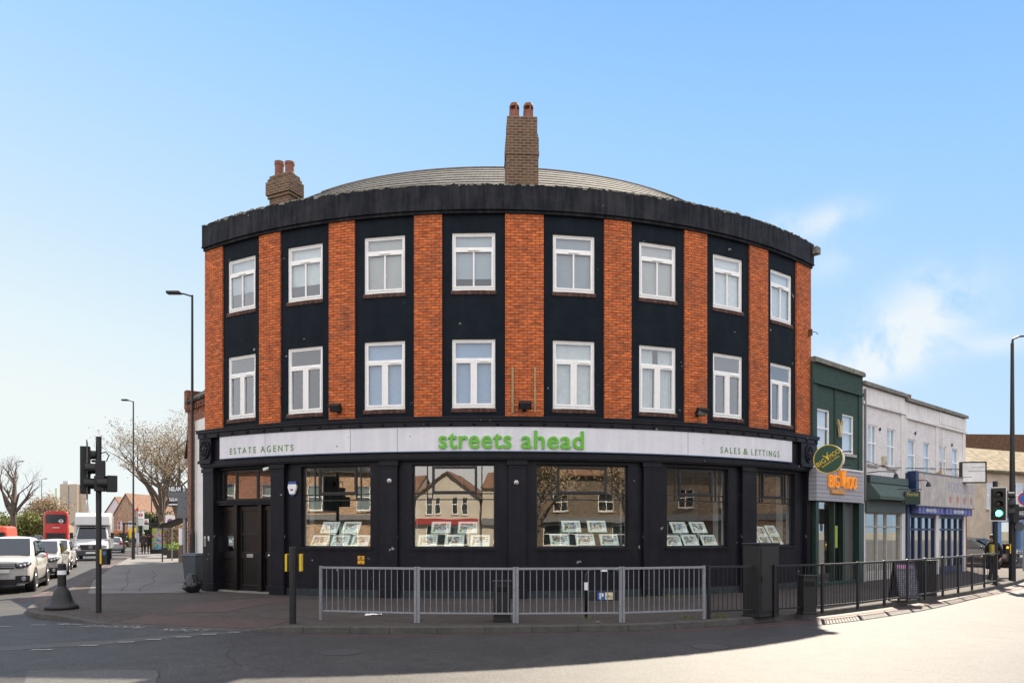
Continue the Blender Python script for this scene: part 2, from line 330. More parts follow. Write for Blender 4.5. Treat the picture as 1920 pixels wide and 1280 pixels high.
def groundmat(name,c,c2,spot=.25,rough=.85,brick=None,bumps=.3,big=.35,spec=.35,fine=170):
    M=bpy.data.materials.new(name); M.use_nodes=True; n=M.node_tree; b=n.nodes['Principled BSDF']; L=n.links; N=n.nodes.new
    b.inputs['Roughness'].default_value=rough; b.inputs['Specular IOR Level'].default_value=spec
    t=N('ShaderNodeTexCoord')
    a=N('ShaderNodeTexNoise'); a.inputs['Scale'].default_value=big; a.inputs['Detail'].default_value=8; a.inputs['Roughness'].default_value=.6; L.new(t.outputs['Object'],a.inputs['Vector'])
    x=N('ShaderNodeMixRGB'); r=N('ShaderNodeMapRange'); r.inputs[1].default_value=.35; r.inputs[2].default_value=.65; L.new(a.outputs[0],r.inputs[0]); L.new(r.outputs[0],x.inputs[0]); x.inputs[1].default_value=(*c,1); x.inputs[2].default_value=(*c2,1)
    g=N('ShaderNodeTexNoise'); g.inputs['Scale'].default_value=2.6; g.inputs['Detail'].default_value=9; g.inputs['Roughness'].default_value=.75; L.new(t.outputs['Object'],g.inputs['Vector'])
    g2=N('ShaderNodeTexNoise'); g2.inputs['Scale'].default_value=fine*.22; g2.inputs['Detail'].default_value=5; L.new(t.outputs['Object'],g2.inputs['Vector'])
    md=N('ShaderNodeMath'); md.operation='MULTIPLY_ADD'; L.new(g.outputs[0],md.inputs[0]); md.inputs[1].default_value=.7; m3=N('ShaderNodeMath'); m3.operation='MULTIPLY_ADD'; L.new(g2.outputs[0],m3.inputs[0]); m3.inputs[1].default_value=1.2; m3.inputs[2].default_value=-.45; L.new(m3.outputs[0],md.inputs[2])
    r2=N('ShaderNodeMapRange'); r2.inputs[1].default_value=.3; r2.inputs[2].default_value=.7; r2.inputs[3].default_value=1-spot; r2.inputs[4].default_value=1+spot; L.new(md.outputs[0],r2.inputs[0])
    cb=N('ShaderNodeCombineXYZ'); [L.new(r2.outputs[0],cb.inputs[i]) for i in range(3)]
    y=N('ShaderNodeMixRGB'); y.blend_type='MULTIPLY'; y.inputs[0].default_value=1; L.new(x.outputs[0],y.inputs[1]); L.new(cb.outputs[0],y.inputs[2])
    last=y.outputs[0]
    if brick:
        br=N('ShaderNodeTexBrick'); mp=N('ShaderNodeMapping'); mp.inputs['Rotation'].default_value=(0,0,brick[2]); L.new(t.outputs['Object'],mp.inputs[0]); L.new(mp.outputs[0],br.inputs['Vector'])
        br.inputs['Scale'].default_value=1; br.inputs['Brick Width'].default_value=brick[0]; br.inputs['Row Height'].default_value=brick[1]; br.inputs['Mortar Size'].default_value=.008
        br.inputs['Color1'].default_value=(1,1,1,1); br.inputs['Color2'].default_value=(.75,.72,.72,1); br.inputs['Mortar'].default_value=(.5,.48,.46,1)
        z=N('ShaderNodeMixRGB'); z.blend_type='MULTIPLY'; z.inputs[0].default_value=1; L.new(last,z.inputs[1]); L.new(br.outputs['Color'],z.inputs[2]); last=z.outputs[0]
    # dark cracks
    v=N('ShaderNodeTexVoronoi'); v.feature='DISTANCE_TO_EDGE'; v.inputs['Scale'].default_value=.16; n3=N('ShaderNodeTexNoise'); n3.inputs['Scale'].default_value=1.2; n3.inputs['Detail'].default_value=6; L.new(t.outputs['Object'],n3.inputs['Vector'])
    mx=N('ShaderNodeMixRGB'); mx.blend_type='ADD'; mx.inputs[0].default_value=1.2; L.new(t.outputs['Object'],mx.inputs[1]); L.new(n3.outputs['Color'],mx.inputs[2]); L.new(mx.outputs[0],v.inputs['Vector'])
    r4=N('ShaderNodeMapRange'); r4.inputs[1].default_value=0; r4.inputs[2].default_value=.003; r4.inputs[3].default_value=.78; r4.inputs[4].default_value=1; L.new(v.outputs['Distance'],r4.inputs[0])
    c4=N('ShaderNodeCombineXYZ'); [L.new(r4.outputs[0],c4.inputs[i]) for i in range(3)]
    z2=N('ShaderNodeMixRGB'); z2.blend_type='MULTIPLY'; z2.inputs[0].default_value=1; L.new(last,z2.inputs[1]); L.new(c4.outputs[0],z2.inputs[2]); last=z2.outputs[0]
    L.new(last,b.inputs['Base Color'])
    bp=N('ShaderNodeBump'); bp.inputs['Strength'].default_value=bumps; bp.inputs['Distance'].default_value=.01; L.new(g2.outputs[0],bp.inputs['Height']); L.new(bp.outputs[0],b.inputs['Normal'])
    MATS[name]=M; return M
ASPH=groundmat('road_asphalt',(.019,.0172,.0172),(.029,.0265,.0258),spot=.8,rough=.66,spec=.5,bumps=.6)
ASPH2=groundmat('patched_asphalt',(.056,.054,.054),(.07,.067,.065),spot=.3,rough=.7)
PAVE=groundmat('block_paving',(.058,.046,.040),(.078,.064,.055),spot=.3,brick=(.2,.1,.25))
PAVE2=groundmat('grey_footway',(.105,.10,.10),(.15,.145,.14),spot=.25,big=.8)
TACT=groundmat('tactile_paving',(.088,.058,.052),(.11,.075,.066),spot=.2,brick=(.066,.066,.3))
GRND=groundmat('far_ground',(.12,.12,.10),(.16,.15,.12),big=.05)
REDL=mat('worn_red_line',(.16,.045,.04),.8,var=.5,scale=14,var2=(.09,.055,.05))
PNT=mat('worn_white_paint',(.18,.18,.17),.8,var=.55,scale=18,var2=(.34,.34,.32))

# ---------------------------------------------------------------- ground
Kpx=[(300,1176.5),(380,1180),(473,1183.5),(560,1186.5),(700,1187),(800,1187),(1000,1185),(1200,1181.5),(1320,1175),(1420,1167),(1500,1159),(1600,1147),(1700,1133),(1800,1118),(1860,1106),(1920,1092)]
K=[]
ud=Vector((-.41,.912))
base=gp(145,1103,RZ)
for t in (170,110,70,45,30,20,12,7,3,0): p=base.xy+ud*t; K.append(Vector((p.x,p.y,RZ)))
for x,y in ((95,1123),(62,1139),(47,1148),(52,1156),(75,1160),(105,1162),(150,1167),(220,1172)): K.append(gp(x,y,RZ))
for x,y in Kpx: K.append(gp(x,y,RZ))
K+= [Vector((24,34,RZ)),Vector((32,43,RZ)),Vector((55,66,RZ)),Vector((120,130,RZ))]
# smooth (chaikin on the middle)
def chaikin(p):
    o=[p[0]]
    for a,b in zip(p,p[1:]): o+= [a*.75+b*.25,a*.25+b*.75]
    o.append(p[-1]); return o
K=chaikin(K)
def kh(p):   # kerb top height: dropped at the crossing
    x=CX+p.x/p.y*F; 
    if p.y>17: return 0.0
    def ss(a,b,v): t=max(0,min(1,(v-a)/(b-a))); return t*t*(3-2*t)
    return -0.095*(ss(90,190,x)*(1-ss(440,540,x)))
def inset(K,d):
    o=[]
    for i,p in enumerate(K):
        a=K[max(0,i-1)]; b=K[min(len(K)-1,i+1)]; t=(b-a).normalized(); n=Vector((-t.y,t.x,0)); o.append(p+n*d)
    return o
g=MB(); g.sheet([(-4000,-3000,-.3),(4000,-3000,-.3),(4000,6000,-.3),(-4000,6000,-.3)]); struct(g.build('ground',GRND))
g=MB(); g.sheet([(-160,-19,RZ),(160,-19,RZ),(160,260,RZ),(-160,260,RZ)]); struct(g.build('road',ASPH))
I0=inset(K,.16); I1=inset(K,1.5)
kb=MB()
for i in range(len(K)-1):
    a,b=K[i],K[i+1]; c,d=I0[i],I0[i+1]; ha,hb=kh(a)+.002,kh(b)+.002
    e=.02; a2=a+(c-a)*.12; b2=b+(d-b)*.12
    kb.add([(a.x,a.y,RZ-.02),(b.x,b.y,RZ-.02),(b2.x,b2.y,hb-e),(a2.x,a2.y,ha-e),(a2.x+(c.x-a.x)*.12,a2.y+(c.y-a.y)*.12,ha),(b2.x+(d.x-b.x)*.12,b2.y+(d.y-b.y)*.12,hb),(d.x,d.y,hb),(c.x,c.y,ha)],[(0,1,2,3),(3,2,5,4),(4,5,6,7)])
struct(kb.build('kerb',KERBM))
# kerb stone joints : thin dark gaps
jt=MB(); acc=0
for i in range(len(K)-1):
    a,b=K[i],K[i+1]; L=(b-a).length
    if a.y>40: continue
    t=.9-acc
    while t<L:
        p=a.lerp(b,t/L); dr=(b-a).normalized(); n=Vector((-dr.y,dr.x,0)); h=kh(p); hw=dr*.007
        if h>-.05:
            q=[p-n*.004-hw+Vector((0,0,.0)),p-n*.004+hw,p+n*.014+hw+Vector((0,0,.105+h)),p+n*.014-hw+Vector((0,0,.105+h))]
            jt.add(q,[(0,1,2,3)])
            z=Vector((0,0,.126+h)); jt.add([p+n*.03-hw+z,p+n*.03+hw+z,p+n*.16+hw+z,p+n*.16-hw+z],[(0,1,2,3)])
        t+=random.choice((.9,.9,.75,1.0))
    acc=(L-(t-.9)) if t-.9<L else 0
    acc=max(0,min(.85,acc))
struct(jt.build('kerb_joints',mat('dark_joint',(.02,.02,.018),.9),fixn=False))
pv=MB()
for i in range(len(K)-1):
    a,b,c,d=I0[i],I0[i+1],I1[i],I1[i+1]
    pv.add([(a.x,a.y,kh(K[i])),(b.x,b.y,kh(K[i+1])),(d.x,d.y,0),(c.x,c.y,0)],[(0,1,2,3)])
poly=[(p.x,p.y,0) for p in I1]+[(120,250,0),(-80,250,0)]
pv.sheet(poly)
o=pv.build('pavement',PAVE,fixn=False); struct(o)
bm=bmesh.new(); bm.from_mesh(o.data); bmesh.ops.triangulate(bm,faces=[f for f in bm.faces if len(f.verts)>4])
for f in bm.faces:
    if f.normal.z<0: f.normal_flip()
bm.to_mesh(o.data); bm.free()
def patch(name,pts,mt,z,px=True):
    s=MB(); s.sheet([gp(x,y,z) if px else Vector((x,y,z)) for x,y in pts]); return struct(s.build(name,mt))
patch('footway',[(165,1112),(385,1110),(372,1090),(345,1052),(322,1030),(285,1028),(255,1038),(208,1064),(175,1088)],PAVE2,.004)
tk=MB(); D0,D1=inset(K,.18),inset(K,1.05)
for i in range(len(K)-1):
    x=CX+K[i].x/K[i].y*F
    if K[i].y<17 and 190<x<478:
        h=lambda j,d: kh(K[j])*(1-(d-.16)/1.34)+.005
        a,b,c,d=D0[i],D0[i+1],D1[i],D1[i+1]; tk.add([(a.x,a.y,h(i,.18)),(b.x,b.y,h(i+1,.18)),(d.x,d.y,h(i+1,1.05)),(c.x,c.y,h(i,1.05))],[(0,1,2,3)])
struct(tk.build('tactile_strip',TACT,fixn=False))
patch('tactile_stem',[(330,1147),(420,1147),(490,1133),(560,1122),(520,1118),(420,1126),(320,1140)],TACT,.005)
def ribbon(name,line,wd,mt,z):
    s=MB(); n=len(line)
    A=inset(line,-wd/2) ; B=inset(line,wd/2)
    for i in range(n-1): s.add([(A[i].x,A[i].y,z),(A[i+1].x,A[i+1].y,z),(B[i+1].x,B[i+1].y,z),(B[i].x,B[i].y,z)],[(0,1,2,3)])
    return struct(s.build(name,mt))
ki=[i for i,p in enumerate(K) if p.y<120]
left=[p for i,p in enumerate(K) if i< 2*18 and p.y<130]
nose=min(range(len(K)),key=lambda i:K[i].x/K[i].y if K[i].y<25 else 9)
lp=K[:nose-3]
ribbon('red_line_outer',inset(lp,-.62),.14,REDL,RZ+.004); ribbon('red_line_inner',inset(lp,-.28),.14,REDL,RZ+.004)
fr_=[p for i,p in enumerate(K) if i>nose and CX+p.x/p.y*F>500]
ribbon('front_red_line',inset(fr_,-.28),.10,REDL,RZ+.004)
ribbon('front_red_line_outer',inset([p for p in fr_ if CX+p.x/p.y*F>1300],-.52),.09,REDL,RZ+.004)
patch('repair_strip',[(-60,1223),(-60,1214),(200,1200),(390,1184),(470,1184),(390,1189),(200,1207)],ASPH2,RZ+.004)
patch('repair_patch',[(40,1300),(52,1257),(180,1253),(298,1253),(296,1300)],ASPH2,RZ+.004)
def dash(x,y,L=.42,wd=.1,a=.05):
    p=gp(x,y,RZ+.009); s=MB(); s.obox((p.x,p.y),a,L/2,wd/2,RZ+.0085,RZ+.009); return s
ds=MB()
for x,y,l in ((79,1218,.32),(167,1210,.30),(237,1203.6,.26),(289,1198.6,.26),(344,1194,.26),(392,1189,.26),(439,1185,.22),(72,1171.6,.3),(4,1175,.3)):
    p=gp(x,y,0); p=gp(x,y,RZ); ds.obox((p.x,p.y),.1,l/2,.05,RZ+.0085,RZ+.0095)
struct(ds.build('road_dashes',PNT))
def roadtext(txt,px,py,wd,hg,rot):
    V,Fc=text_verts(txt,1,0,.01); xs=[v.x for v in V]; ys=[v.y for v in V]; kx=wd/(max(xs)-min(xs)); kz=hg/(max(ys)-min(ys)); cx=(max(xs)+min(xs))/2; cy=(max(ys)+min(ys))/2
    p=gp(px,py,RZ); ca,sa=math.cos(rot),math.sin(rot); s=MB()
    s.add([(p.x+((v.x-cx)*kx)*ca-((v.y-cy)*kz)*sa,p.y+((v.x-cx)*kx)*sa+((v.y-cy)*kz)*ca,RZ+.009) for v in V],Fc)
    return s
s=roadtext('LOOK',342,1181,1.0,.30,PI-.18); s2=roadtext('RIGHT',213,1174.5,1.35,.30,PI-.2); 
for q in (s2,): 
    b0=len(s.v); s.v+=q.v; s.f+=[[j+b0 for j in f] for f in q.f]; s.mi+=q.mi; s.uv+=q.uv
p=gp(132,1170,RZ); s.add([(p.x-.3,p.y+.02,RZ+.009),(p.x-.1,p.y-.12,RZ+.009),(p.x-.1,p.y-.03,RZ+.009),(p.x+.25,p.y-.08,RZ+.009),(p.x+.25,p.y,RZ+.009),(p.x-.1,p.y+.05,RZ+.009),(p.x-.08,p.y+.14,RZ+.009)],[(0,1,2,3,4,5,6)])
struct(s.build('road_lettering',PNT,fixn=False))
# meandering cracks as thin dark filled seams
ck=MB()
def crack(px,wd,z,seed):
    random.seed(seed); pts=[]
    for (x0,y0),(x1,y1) in zip(px,px[1:]):
        for k in range(5): t=k/5; pts.append(gp(x0+(x1-x0)*t+random.uniform(-4,4),y0+(y1-y0)*t+random.uniform(-.8,.8),z))
    A=inset(pts,wd/2);B=inset(pts,-wd/2)
    for i in range(len(pts)-1): ck.add([A[i],A[i+1],B[i+1],B[i]],[(0,1,2,3)])
crack([(455,1186),(430,1195),(440,1210),(425,1228),(440,1240),(452,1250)],.013,RZ+.0045,1)
crack([(560,1190),(455,1189)],.015,RZ+.0045,6)
crack([(300,1254),(230,1253),(120,1256),(40,1262)],.014,RZ+.009,2); crack([(298,1253),(297,1285)],.014,RZ+.009,3)
crack([(228,1108),(240,1090),(236,1075),(246,1062)],.022,.009,4); crack([(262,1108),(259,1104),(285,1092),(292,1078),(285,1064)],.022,.009,5)
crack([(385,1126),(450,1121),(520,1118)],.02,.009,8)
struct(ck.build('surface_cracks',mat('tar_seam',(.025,.022,.02),.8),fixn=False))
patch('drain_cover',[(830,1147),(895,1147),(897,1142),(835,1142)],mat('cast_iron',(.03,.03,.03),.6),.004)
for mx_,my_,r_ in ((640,1222,.33),(1330,1212,.3)):
    p=gp(mx_,my_,RZ); q_=MB(); q_.lathe([(r_,RZ+.001),(r_,RZ+.006),(.001,RZ+.006)],(p.x,p.y,0),28); struct(q_.build('manhole_cover',MATS['cast_iron']))
mm_=None
# litter and weeds at foot of the rail: things nobody could count
wd_=MB(); random.seed(3)
for cx,cy,n in ((945,1163,50),(1290,1158,40),(1350,1156,50),(1425,1153,60),(1100,1158,20),(1215,1118,30),(1260,1118,35),(780,1163,15),(1720,1121,25)):
    for i in range(n):
        p=gp(cx+random.gauss(0,9),cy+random.uniform(-2,2),0); h=random.uniform(.02,.09); a=random.uniform(0,6.3); w_=.012
        wd_.add([(p.x-w_*math.cos(a),p.y-w_*math.sin(a),0),(p.x+w_*math.cos(a),p.y+w_*math.sin(a),0),(p.x+random.uniform(-.05,.05),p.y+random.uniform(-.05,.05),h)],[(0,1,2)])
o=wd_.build('weeds',mat('weed_green',(.09,.13,.03),.8,var=.4),fixn=False); put(o,'small green weeds growing along the paving joints by the railings','weeds',kind='stuff')

# ---------------------------------------------------------------- corner building
PUB=empty('corner_building',(0,21,0),0,'three storey curved corner building with orange brick pilasters, black render and black shopfront','building')
OFF=PUB.location.copy()
AL,AR=-35.3,44.1
PIL=[(AL,-32.03),(-26.08,-23.12),(-16.92,-13.92),(-7.41,-4.48),(2.03,6.01),(12.47,15.53),(21.94,24.93),(31.36,34.53),(40.39,AR)]
BAY=[(PIL[i][1]+PIL[i+1][0])/2 for i in range(8)]
ZU0,ZU1,ZL0,ZL1=8.30,9.86,5.13,6.99
WW=1.17; WA=math.degrees(WW/RR)/2
wl=MB(OFF)
for i in range(8):
    a0,a1,c=PIL[i][1],PIL[i+1][0],BAY[i]
    wl.arc(RR-.35,RR,a0,c-WA,4.7,10.5); wl.arc(RR-.35,RR,c+WA,a1,4.7,10.5)
    for z0,z1 in ((4.7,ZL0),(ZL1,ZU0),(ZU1,10.5)): wl.arc(RR-.35,RR-.001,c-WA,c+WA,z0,z1)
wl.build('upper_wall',DARKR,PUB)
for a0,a1 in PIL:
    q=MB(OFF); q.arc(RR-.35,RR+.05,a0,a1,4.88,10.45); q.build('brick_pilaster',BRICK,PUB)
# side walls, back
def radial(mb,a,r0,r1,z0,z1,th,mi=0):
    p,q=P(a,r1),P(a,r0); d=(q-p); L=d.length; ax=math.atan2(d.y,d.x); c=(p+q)/2
    mb.obox((c.x,c.y),ax,L/2,th/2,z0,z1,mi)
q=MB(OFF); radial(q,AL+.75,RR-9,RR-.36,0,10.9,.3); radial(q,AR-.75,RR-9,RR-.36,0,10.9,.3); q.arc(RR-9.3,RR-9,AL,AR,0,11.2,step=4); q.build('side_wall',BRICK2,PUB)
# parapet with chipped top
def ptop(a): return 11.10+.035*mnoise.noise((a*1.7,0,3))+.03*mnoise.noise((a*6.1,5,0))
q=MB(OFF); q.arc(RR-.15,RR+.14,AL-.05,AR+.1,10.42,11.1,step=.25,zt=ptop); q.arc(RR-.1,RR+.10,AL-.02,AR+.05,10.34,10.42); q.arc(RR+.14,RR+.16,AL-.05,AR+.1,10.42,10.455)
q.build('parapet',PARA,PUB)
q=MB(OFF); random.seed(4)
for i in range(520):
    a=random.uniform(AL,AR); h=abs(random.gauss(0,.018))*(1.5 if -5<a<28 or a<-15 else .8)
    if random.random()<.25: continue
    w_=random.uniform(.08,.5)*.5; z=ptop(a); n=5
    q.arc(RR+.08,RR+.148+random.uniform(0,.006),a-w_,a+w_,z-h-.004,z+.002+random.uniform(0,.007),step=.3)
q.build('lichen_crust',LICH,PUB,fixn=False)
q=MB(OFF); radial(q,AR+.1,RR+.0,RR+.30,10.78,11.0,.25); q.build('parapet_end_stone',LICH,PUB)
# cone roof
q=MB(OFF); n=60; za=lambda r:11.0+(RR-.2-r)*.66
for i in range(n):
    a0=AL+.5+(AR-AL-1)*i/n;a1=AL+.5+(AR-AL-1)*(i+1)/n
    rs=[RR-.2-.4*k for k in range(11)]
    for r0,r1 in zip(rs,rs[1:]):
        z0=za(r0)+.02; z1=za(r1)
        V=[P(a0,r0,z0),P(a1,r0,z0),P(a1,r1,z1),P(a0,r1,z1)]
        u0,u1=R_(a0)*(RR-2),R_(a1)*(RR-2); v0=(RR-r0)*1.2; v1=(RR-r1)*1.2
        q.add(V,[(0,1,2,3)],0,[[(u0,v0),(u1,v0),(u1,v1),(u0,v1)]])
        q.add([P(a0,r0,z0),P(a1,r0,z0),P(a1,r0,z0-.03),P(a0,r0,z0-.03)],[(0,1,2,3)],0)
roof=q.build('roof',SLATE,PUB,fixn=False)
q=MB(OFF); q.arc(RR-4.45,RR-4.15,AL+2,AR-2,13.5,13.66,step=1.5); q.build('ridge_tiles',mat('ridge_tile',(.16,.13,.11),.9,var=.3),roof)
q=MB(OFF); q.arc(RR-8.9,RR-4.4,AL+1,AR-1,13.3,13.45,step=4); q.build('flat_roof',DGREY,roof)
def potprof(h,r): return [(r*1.05,0),(r*1.1,h*.12),(r*.92,h*.2),(r*.9,h*.75),(r*1.0,h*.8),(r*1.0,h),(r*.75,h),(r*.72,h*.7)]
# centre chimney
cp=dp(977.5,21.35); ch=MB(OFF); a=R_(3)
for z0,z1,hx in ((10.9,12.35,.455),(12.35,12.45,.475),(12.45,12.85,.465),(12.85,12.95,.445),(12.95,13.45,.425)): ch.obox((cp.x,cp.y),a,hx,.40+(hx-.44),z0,z1)
chm=ch.build('chimney',CHBR,roof,bevel=.01)
zt=13.45
for dx in (-.2,.2):
    q=MB(OFF); c=(cp.x+dx,cp.y,zt); n=16
    prof=[(.165,0),(.165,.1),(.155,.14),(.15,.2),(.145,.34)]; q.lathe(prof,c,n)
    # open cowl: four posts and a domed cap
    for k in range(8):
        t=PI/8+k*PI/4; q.obox((c[0]+.125*math.cos(t),c[1]+.125*math.sin(t)),t,.02,.022,zt+.34,zt+.46) if k%2==0 else None
    q.lathe([(.145,.45),(.14,.50),(.11,.56),(.06,.585),(.001,.59)],c,n)
    q.build('chimney_pot',TERRA,chm,smooth=False)
# left chimney
cp=dp(534,22.9); ch=MB(OFF); a=R_(-27)
for z0,z1,e in ((10.6,11.95,0),(11.95,12.05,.04),(12.05,12.45,.08),(12.45,12.55,.04),(12.55,12.66,0)): ch.obox((cp.x,cp.y),a,.40+e,.24+e,z0,z1)
chm=ch.build('chimney',CHBR,roof,bevel=.01)
for t,h in ((-.22,.50),(.20,.40)):
    q=MB(OFF); q.lathe(potprof(h,.15),(cp.x+t*math.cos(a),cp.y+t*math.sin(a),12.66),14); q.build('chimney_pot',TERRA,chm,smooth=False)

# upper windows
def upper_window(h,double):
    f=MB(); w2=WW/2; o_=.055
    f.box(-w2,-w2+o_,0,.07,0,h); f.box(w2-o_,w2,0,.07,0,h); f.box(-w2+o_,w2-o_,0,.07,0,o_+.02); f.box(-w2+o_,w2-o_,0,.07,h-o_,h)
    ht=h*.72 if not double else h*.70
    f.box(-w2+o_,w2-o_,-.004,.066,ht-.03,ht+.035)
    for x0,x1,z0,z1 in ((-w2+o_,w2-o_,ht+.035,h-o_),): 
        s=.04; f.box(x0,x0+s,.012,.06,z0,z1); f.box(x1-s,x1,.012,.06,z0,z1)
        f.box(x0+s,x1-s,.012,.06,z1-s,z1); f.box(x0+s,x1-s,.012,.06,z0,z0+.02)
    if double:
        f.box(-.03,.03,-.003,.065,o_+.02,ht-.03)
        for x0,x1 in ((-w2+o_,-.03),(.03,w2-o_)):
            s=.055; z0,z1=o_+.02,ht-.03; f.box(x0,x0+s,-.012,.05,z0,z1); f.box(x1-s,x1,-.012,.05,z0,z1); f.box(x0+s,x1-s,-.012,.05,z1-s,z1); f.box(x0+s,x1-s,-.012,.05,z0,z0+s)
        f.box(.15,.42,-.035,-.012,ht-.045,ht-.02)
    else:
        x0,x1=-w2+o_,w2-o_; z0,z1=o_+.02,ht-.03; s=.05; f.box(x0,x0+s,-.012,.05,z0,z1); f.box(x1-s,x1,-.012,.05,z0,z1); f.box(x0+s,x1-s,-.012,.05,z1-s,z1); f.box(x0+s,x1-s,-.012,.05,z0,z0+s)
        f.box(-.022,.022,-.01,.05,z0+s,z1-s)
        f.box(-.15,.15,-.04,-.012,ht-.05,ht-.025)
    win=f.build('window',UPVC,None,bevel=.006)
    p=MB(); p.sheet([(-w2+.06,.03,.06),(w2-.06,.03,.06),(w2-.06,.03,h-.06),(-w2+.06,.03,h-.06)]); p.build('pane',GLU,win)
    s=MB(); s.box(-w2-.03,w2+.03,-.075,.02,-.115,-.022); s.build('sill',SILLB,win)
    s=MB(); s.box(-w2-.01,w2+.01,-.05,.03,-.02,.0); s.build('sill_seal',BEAD,win)
    s=MB(); s.box(-w2-.012,w2+.012,-.02,.03,h,h+.022); s.build('drip_bar',BEAD,win)
    return win
def blind(win,h,kind,i):
    w2=WW/2-.05
    random.seed(50+i)
    if kind=='dark':
        b=MB(); b.box(-w2,w2,.5,.55,0,h); b.box(-w2-.01,-w2,.08,.5,0,h); b.box(w2,w2+.01,.08,.5,0,h); b.box(-w2,w2,.08,.5,h-.03,h-.0); b.build('interior',DARKI,win)
    elif kind=='curtain':
        for x0,x1 in ((-w2,-.08),(.10,w2)):
            b=MB(); n=26; V=[]
            for k in range(n+1):
                for z in (0.03,h*.5,h-.02):
                    x=x0+(x1-x0)*k/n; V.append((x+(.06*(1-z/h)*(1 if x0>0 else -.3)),.14+.022*math.sin(k*1.35+z),z))
            b.add(V,[(3*k+j,3*k+3+j,3*k+4+j,3*k+1+j) for k in range(n) for j in (0,1)]); b.build('curtain',CURT,win,smooth=True)
        b=MB(); b.box(-w2,w2,.5,.55,0,h); b.build('interior',DARKI,win)
    else:
        z0={0:.35,1:.3,3:.22,5:.1}.get(i,.01)*h if kind in('slat','cream') and h<1.7 else .02
        b=MB()
        if kind=='slat':
            for k in range(int((h-z0)/.035)): z=h-.02-k*.035; b.add([(-w2,.10,z),(w2,.10,z),(w2,.115,z-.031),(-w2,.115,z-.031)],[(0,1,2,3)])
        else: b.box(-w2,w2,.11,.115,z0,h)
        b.build('blind',{'slat':[BLIND,BLIND2,BLIND3][i%3],'sky':BLINDS,'cream':CURT}[kind],win,fixn=False)  # sky kind: reflected sky painted as a flat colour behind the pane
        b=MB(); b.box(-w2,w2,.5,.55,0,h); b.build('interior',DARKI,win)
wu=upper_window(ZU1-ZU0,False); wlo=upper_window(ZL1-ZL0,True)
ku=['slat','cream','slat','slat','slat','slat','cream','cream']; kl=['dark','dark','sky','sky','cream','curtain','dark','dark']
for src,z,ks,h in ((wu,ZU0,ku,ZU1-ZU0),(wlo,ZL0,kl,ZL1-ZL0)):
    for i,c in enumerate(BAY):
        k=src if i==7 else copy_tree(src)
        k.parent=PUB; pp=P(c,RR-.055,z)-OFF; k.location=pp; k.rotation_euler=(0,0,R_(c)); blind(k,h,ks[i],i)

# cornice over shop, rosettes, consoles, fascia
q=MB(OFF); q.arc(RR-.3,RR+.10,AL-.2,AR+.2,4.80,4.90); q.arc(RR-.3,RR+.33,AL-.1,AR+.0,4.74,4.82); q.arc(RR-.3,RR+.28,AL-.05,AR-.05,4.60,4.74); q.arc(RR-.3,RR+.35,AL-.12,AR+.02,4.815,4.845)
cor=q.build('shop_cornice',SHOPB,PUB)
a=AL+1.3
while a<AR:
    q=MB(); q.lathe([(.055,0),(.05,-.02),(.03,-.03),(.02,-.045),(.001,-.05)],(0,0,0),10,ax='y')
    pp=P(a,RR+.28,4.67)-OFF; q.build('rosette',SHOPB,cor,loc=pp,rz=R_(a)); a+=2.35
q=MB(OFF); q.arc(RR-.3,RR+.12,AL,AR,3.9,4.6); q.arc(RR-.3,RR+.20,AL-.1,AR+.1,3.76,3.9); q.arc(RR-.3,RR+.16,AL-.1,AR+.1,3.72,3.76); q.build('shop_frieze',SHOPB,PUB)
for a0,a1 in ((AL,-33.1),(40.2,AR-.2)):
    q=MB(OFF); q.arc(RR-.2,RR+.24,a0,a1,3.93,4.598); q.arc(RR-.2,RR+.28,a0-.1,a1+.1,3.84,3.93)
    c=q.build('console_block',SHOPB,PUB); am=(a0+a1)/2
    q=MB(); w_=.24; h_=.29
    V=[];Fc=[];n=28
    for rr,yy_ in ((1,0),(1,-.035),(.82,-.035),(.80,-.012),(.5,-.02),(.3,-.05),(.001,-.06)):
        for k in range(n): t=2*PI*k/n; V.append((rr*w_*math.cos(t),yy_,rr*h_*math.sin(t)))
    for i in range(6):
        for k in range(n): Fc.append((i*n+k,i*n+(k+1)%n,(i+1)*n+(k+1)%n,(i+1)*n+k))
    q.add(V,Fc); 
    for k in range(8): t=k*PI/4; q.ball((.13*math.cos(t),-.03,.16*math.sin(t)),(.045,.03,.05),8)
    q.build('medallion',SHOPB,c,smooth=True,loc=P(am,RR+.24,4.27)-OFF,rz=R_(am))
# shop wall
SW=[(568,697),(775,928),(1005,1175),(1247,1361),(1414,1485)]
RS=RR-.12
WA_=[(ang(a,RR-.1),ang(b,RR-.1)) for a,b in SW]
ZS0,ZS1=1.36,3.62
DA0,DA1=-33.1,-24.3
q=MB(OFF)
edges=[DA1]+[v for p in WA_ for v in p]+[AR]
for i in range(0,len(edges),2): q.arc(RR-.42,RR,edges[i],edges[i+1],0,3.75)
for a0,a1 in WA_: q.arc(RR-.42,RR-.001,a0,a1,0,ZS0); q.arc(RR-.42,RR-.001,a0,a1,ZS1,3.75)
q.arc(RR-.42,RR,AL,DA0,0,3.75); q.arc(RR-.42,RR-.04,DA0,DA1,3.64,3.75); q.arc(RR-.42,RR+.02,DA0,DA1,2.58,2.72); q.arc(RR-.42,RR+.05,DA0,DA1,2.66,2.70)
for a0,a1 in WA_: q.arc(RR-.2,RR+.05,a0-.25,a1+.25,ZS0-.07,ZS0-.012)
q.build('shop_wall',SHOPB,PUB)
q=MB(OFF); q.arc(RR-.4,RR+.03,DA1,AR,0,.20); q.build('plinth',mat('dirty_plinth',(.018,.026,.028),.8,var=.5,scale=5),PUB)
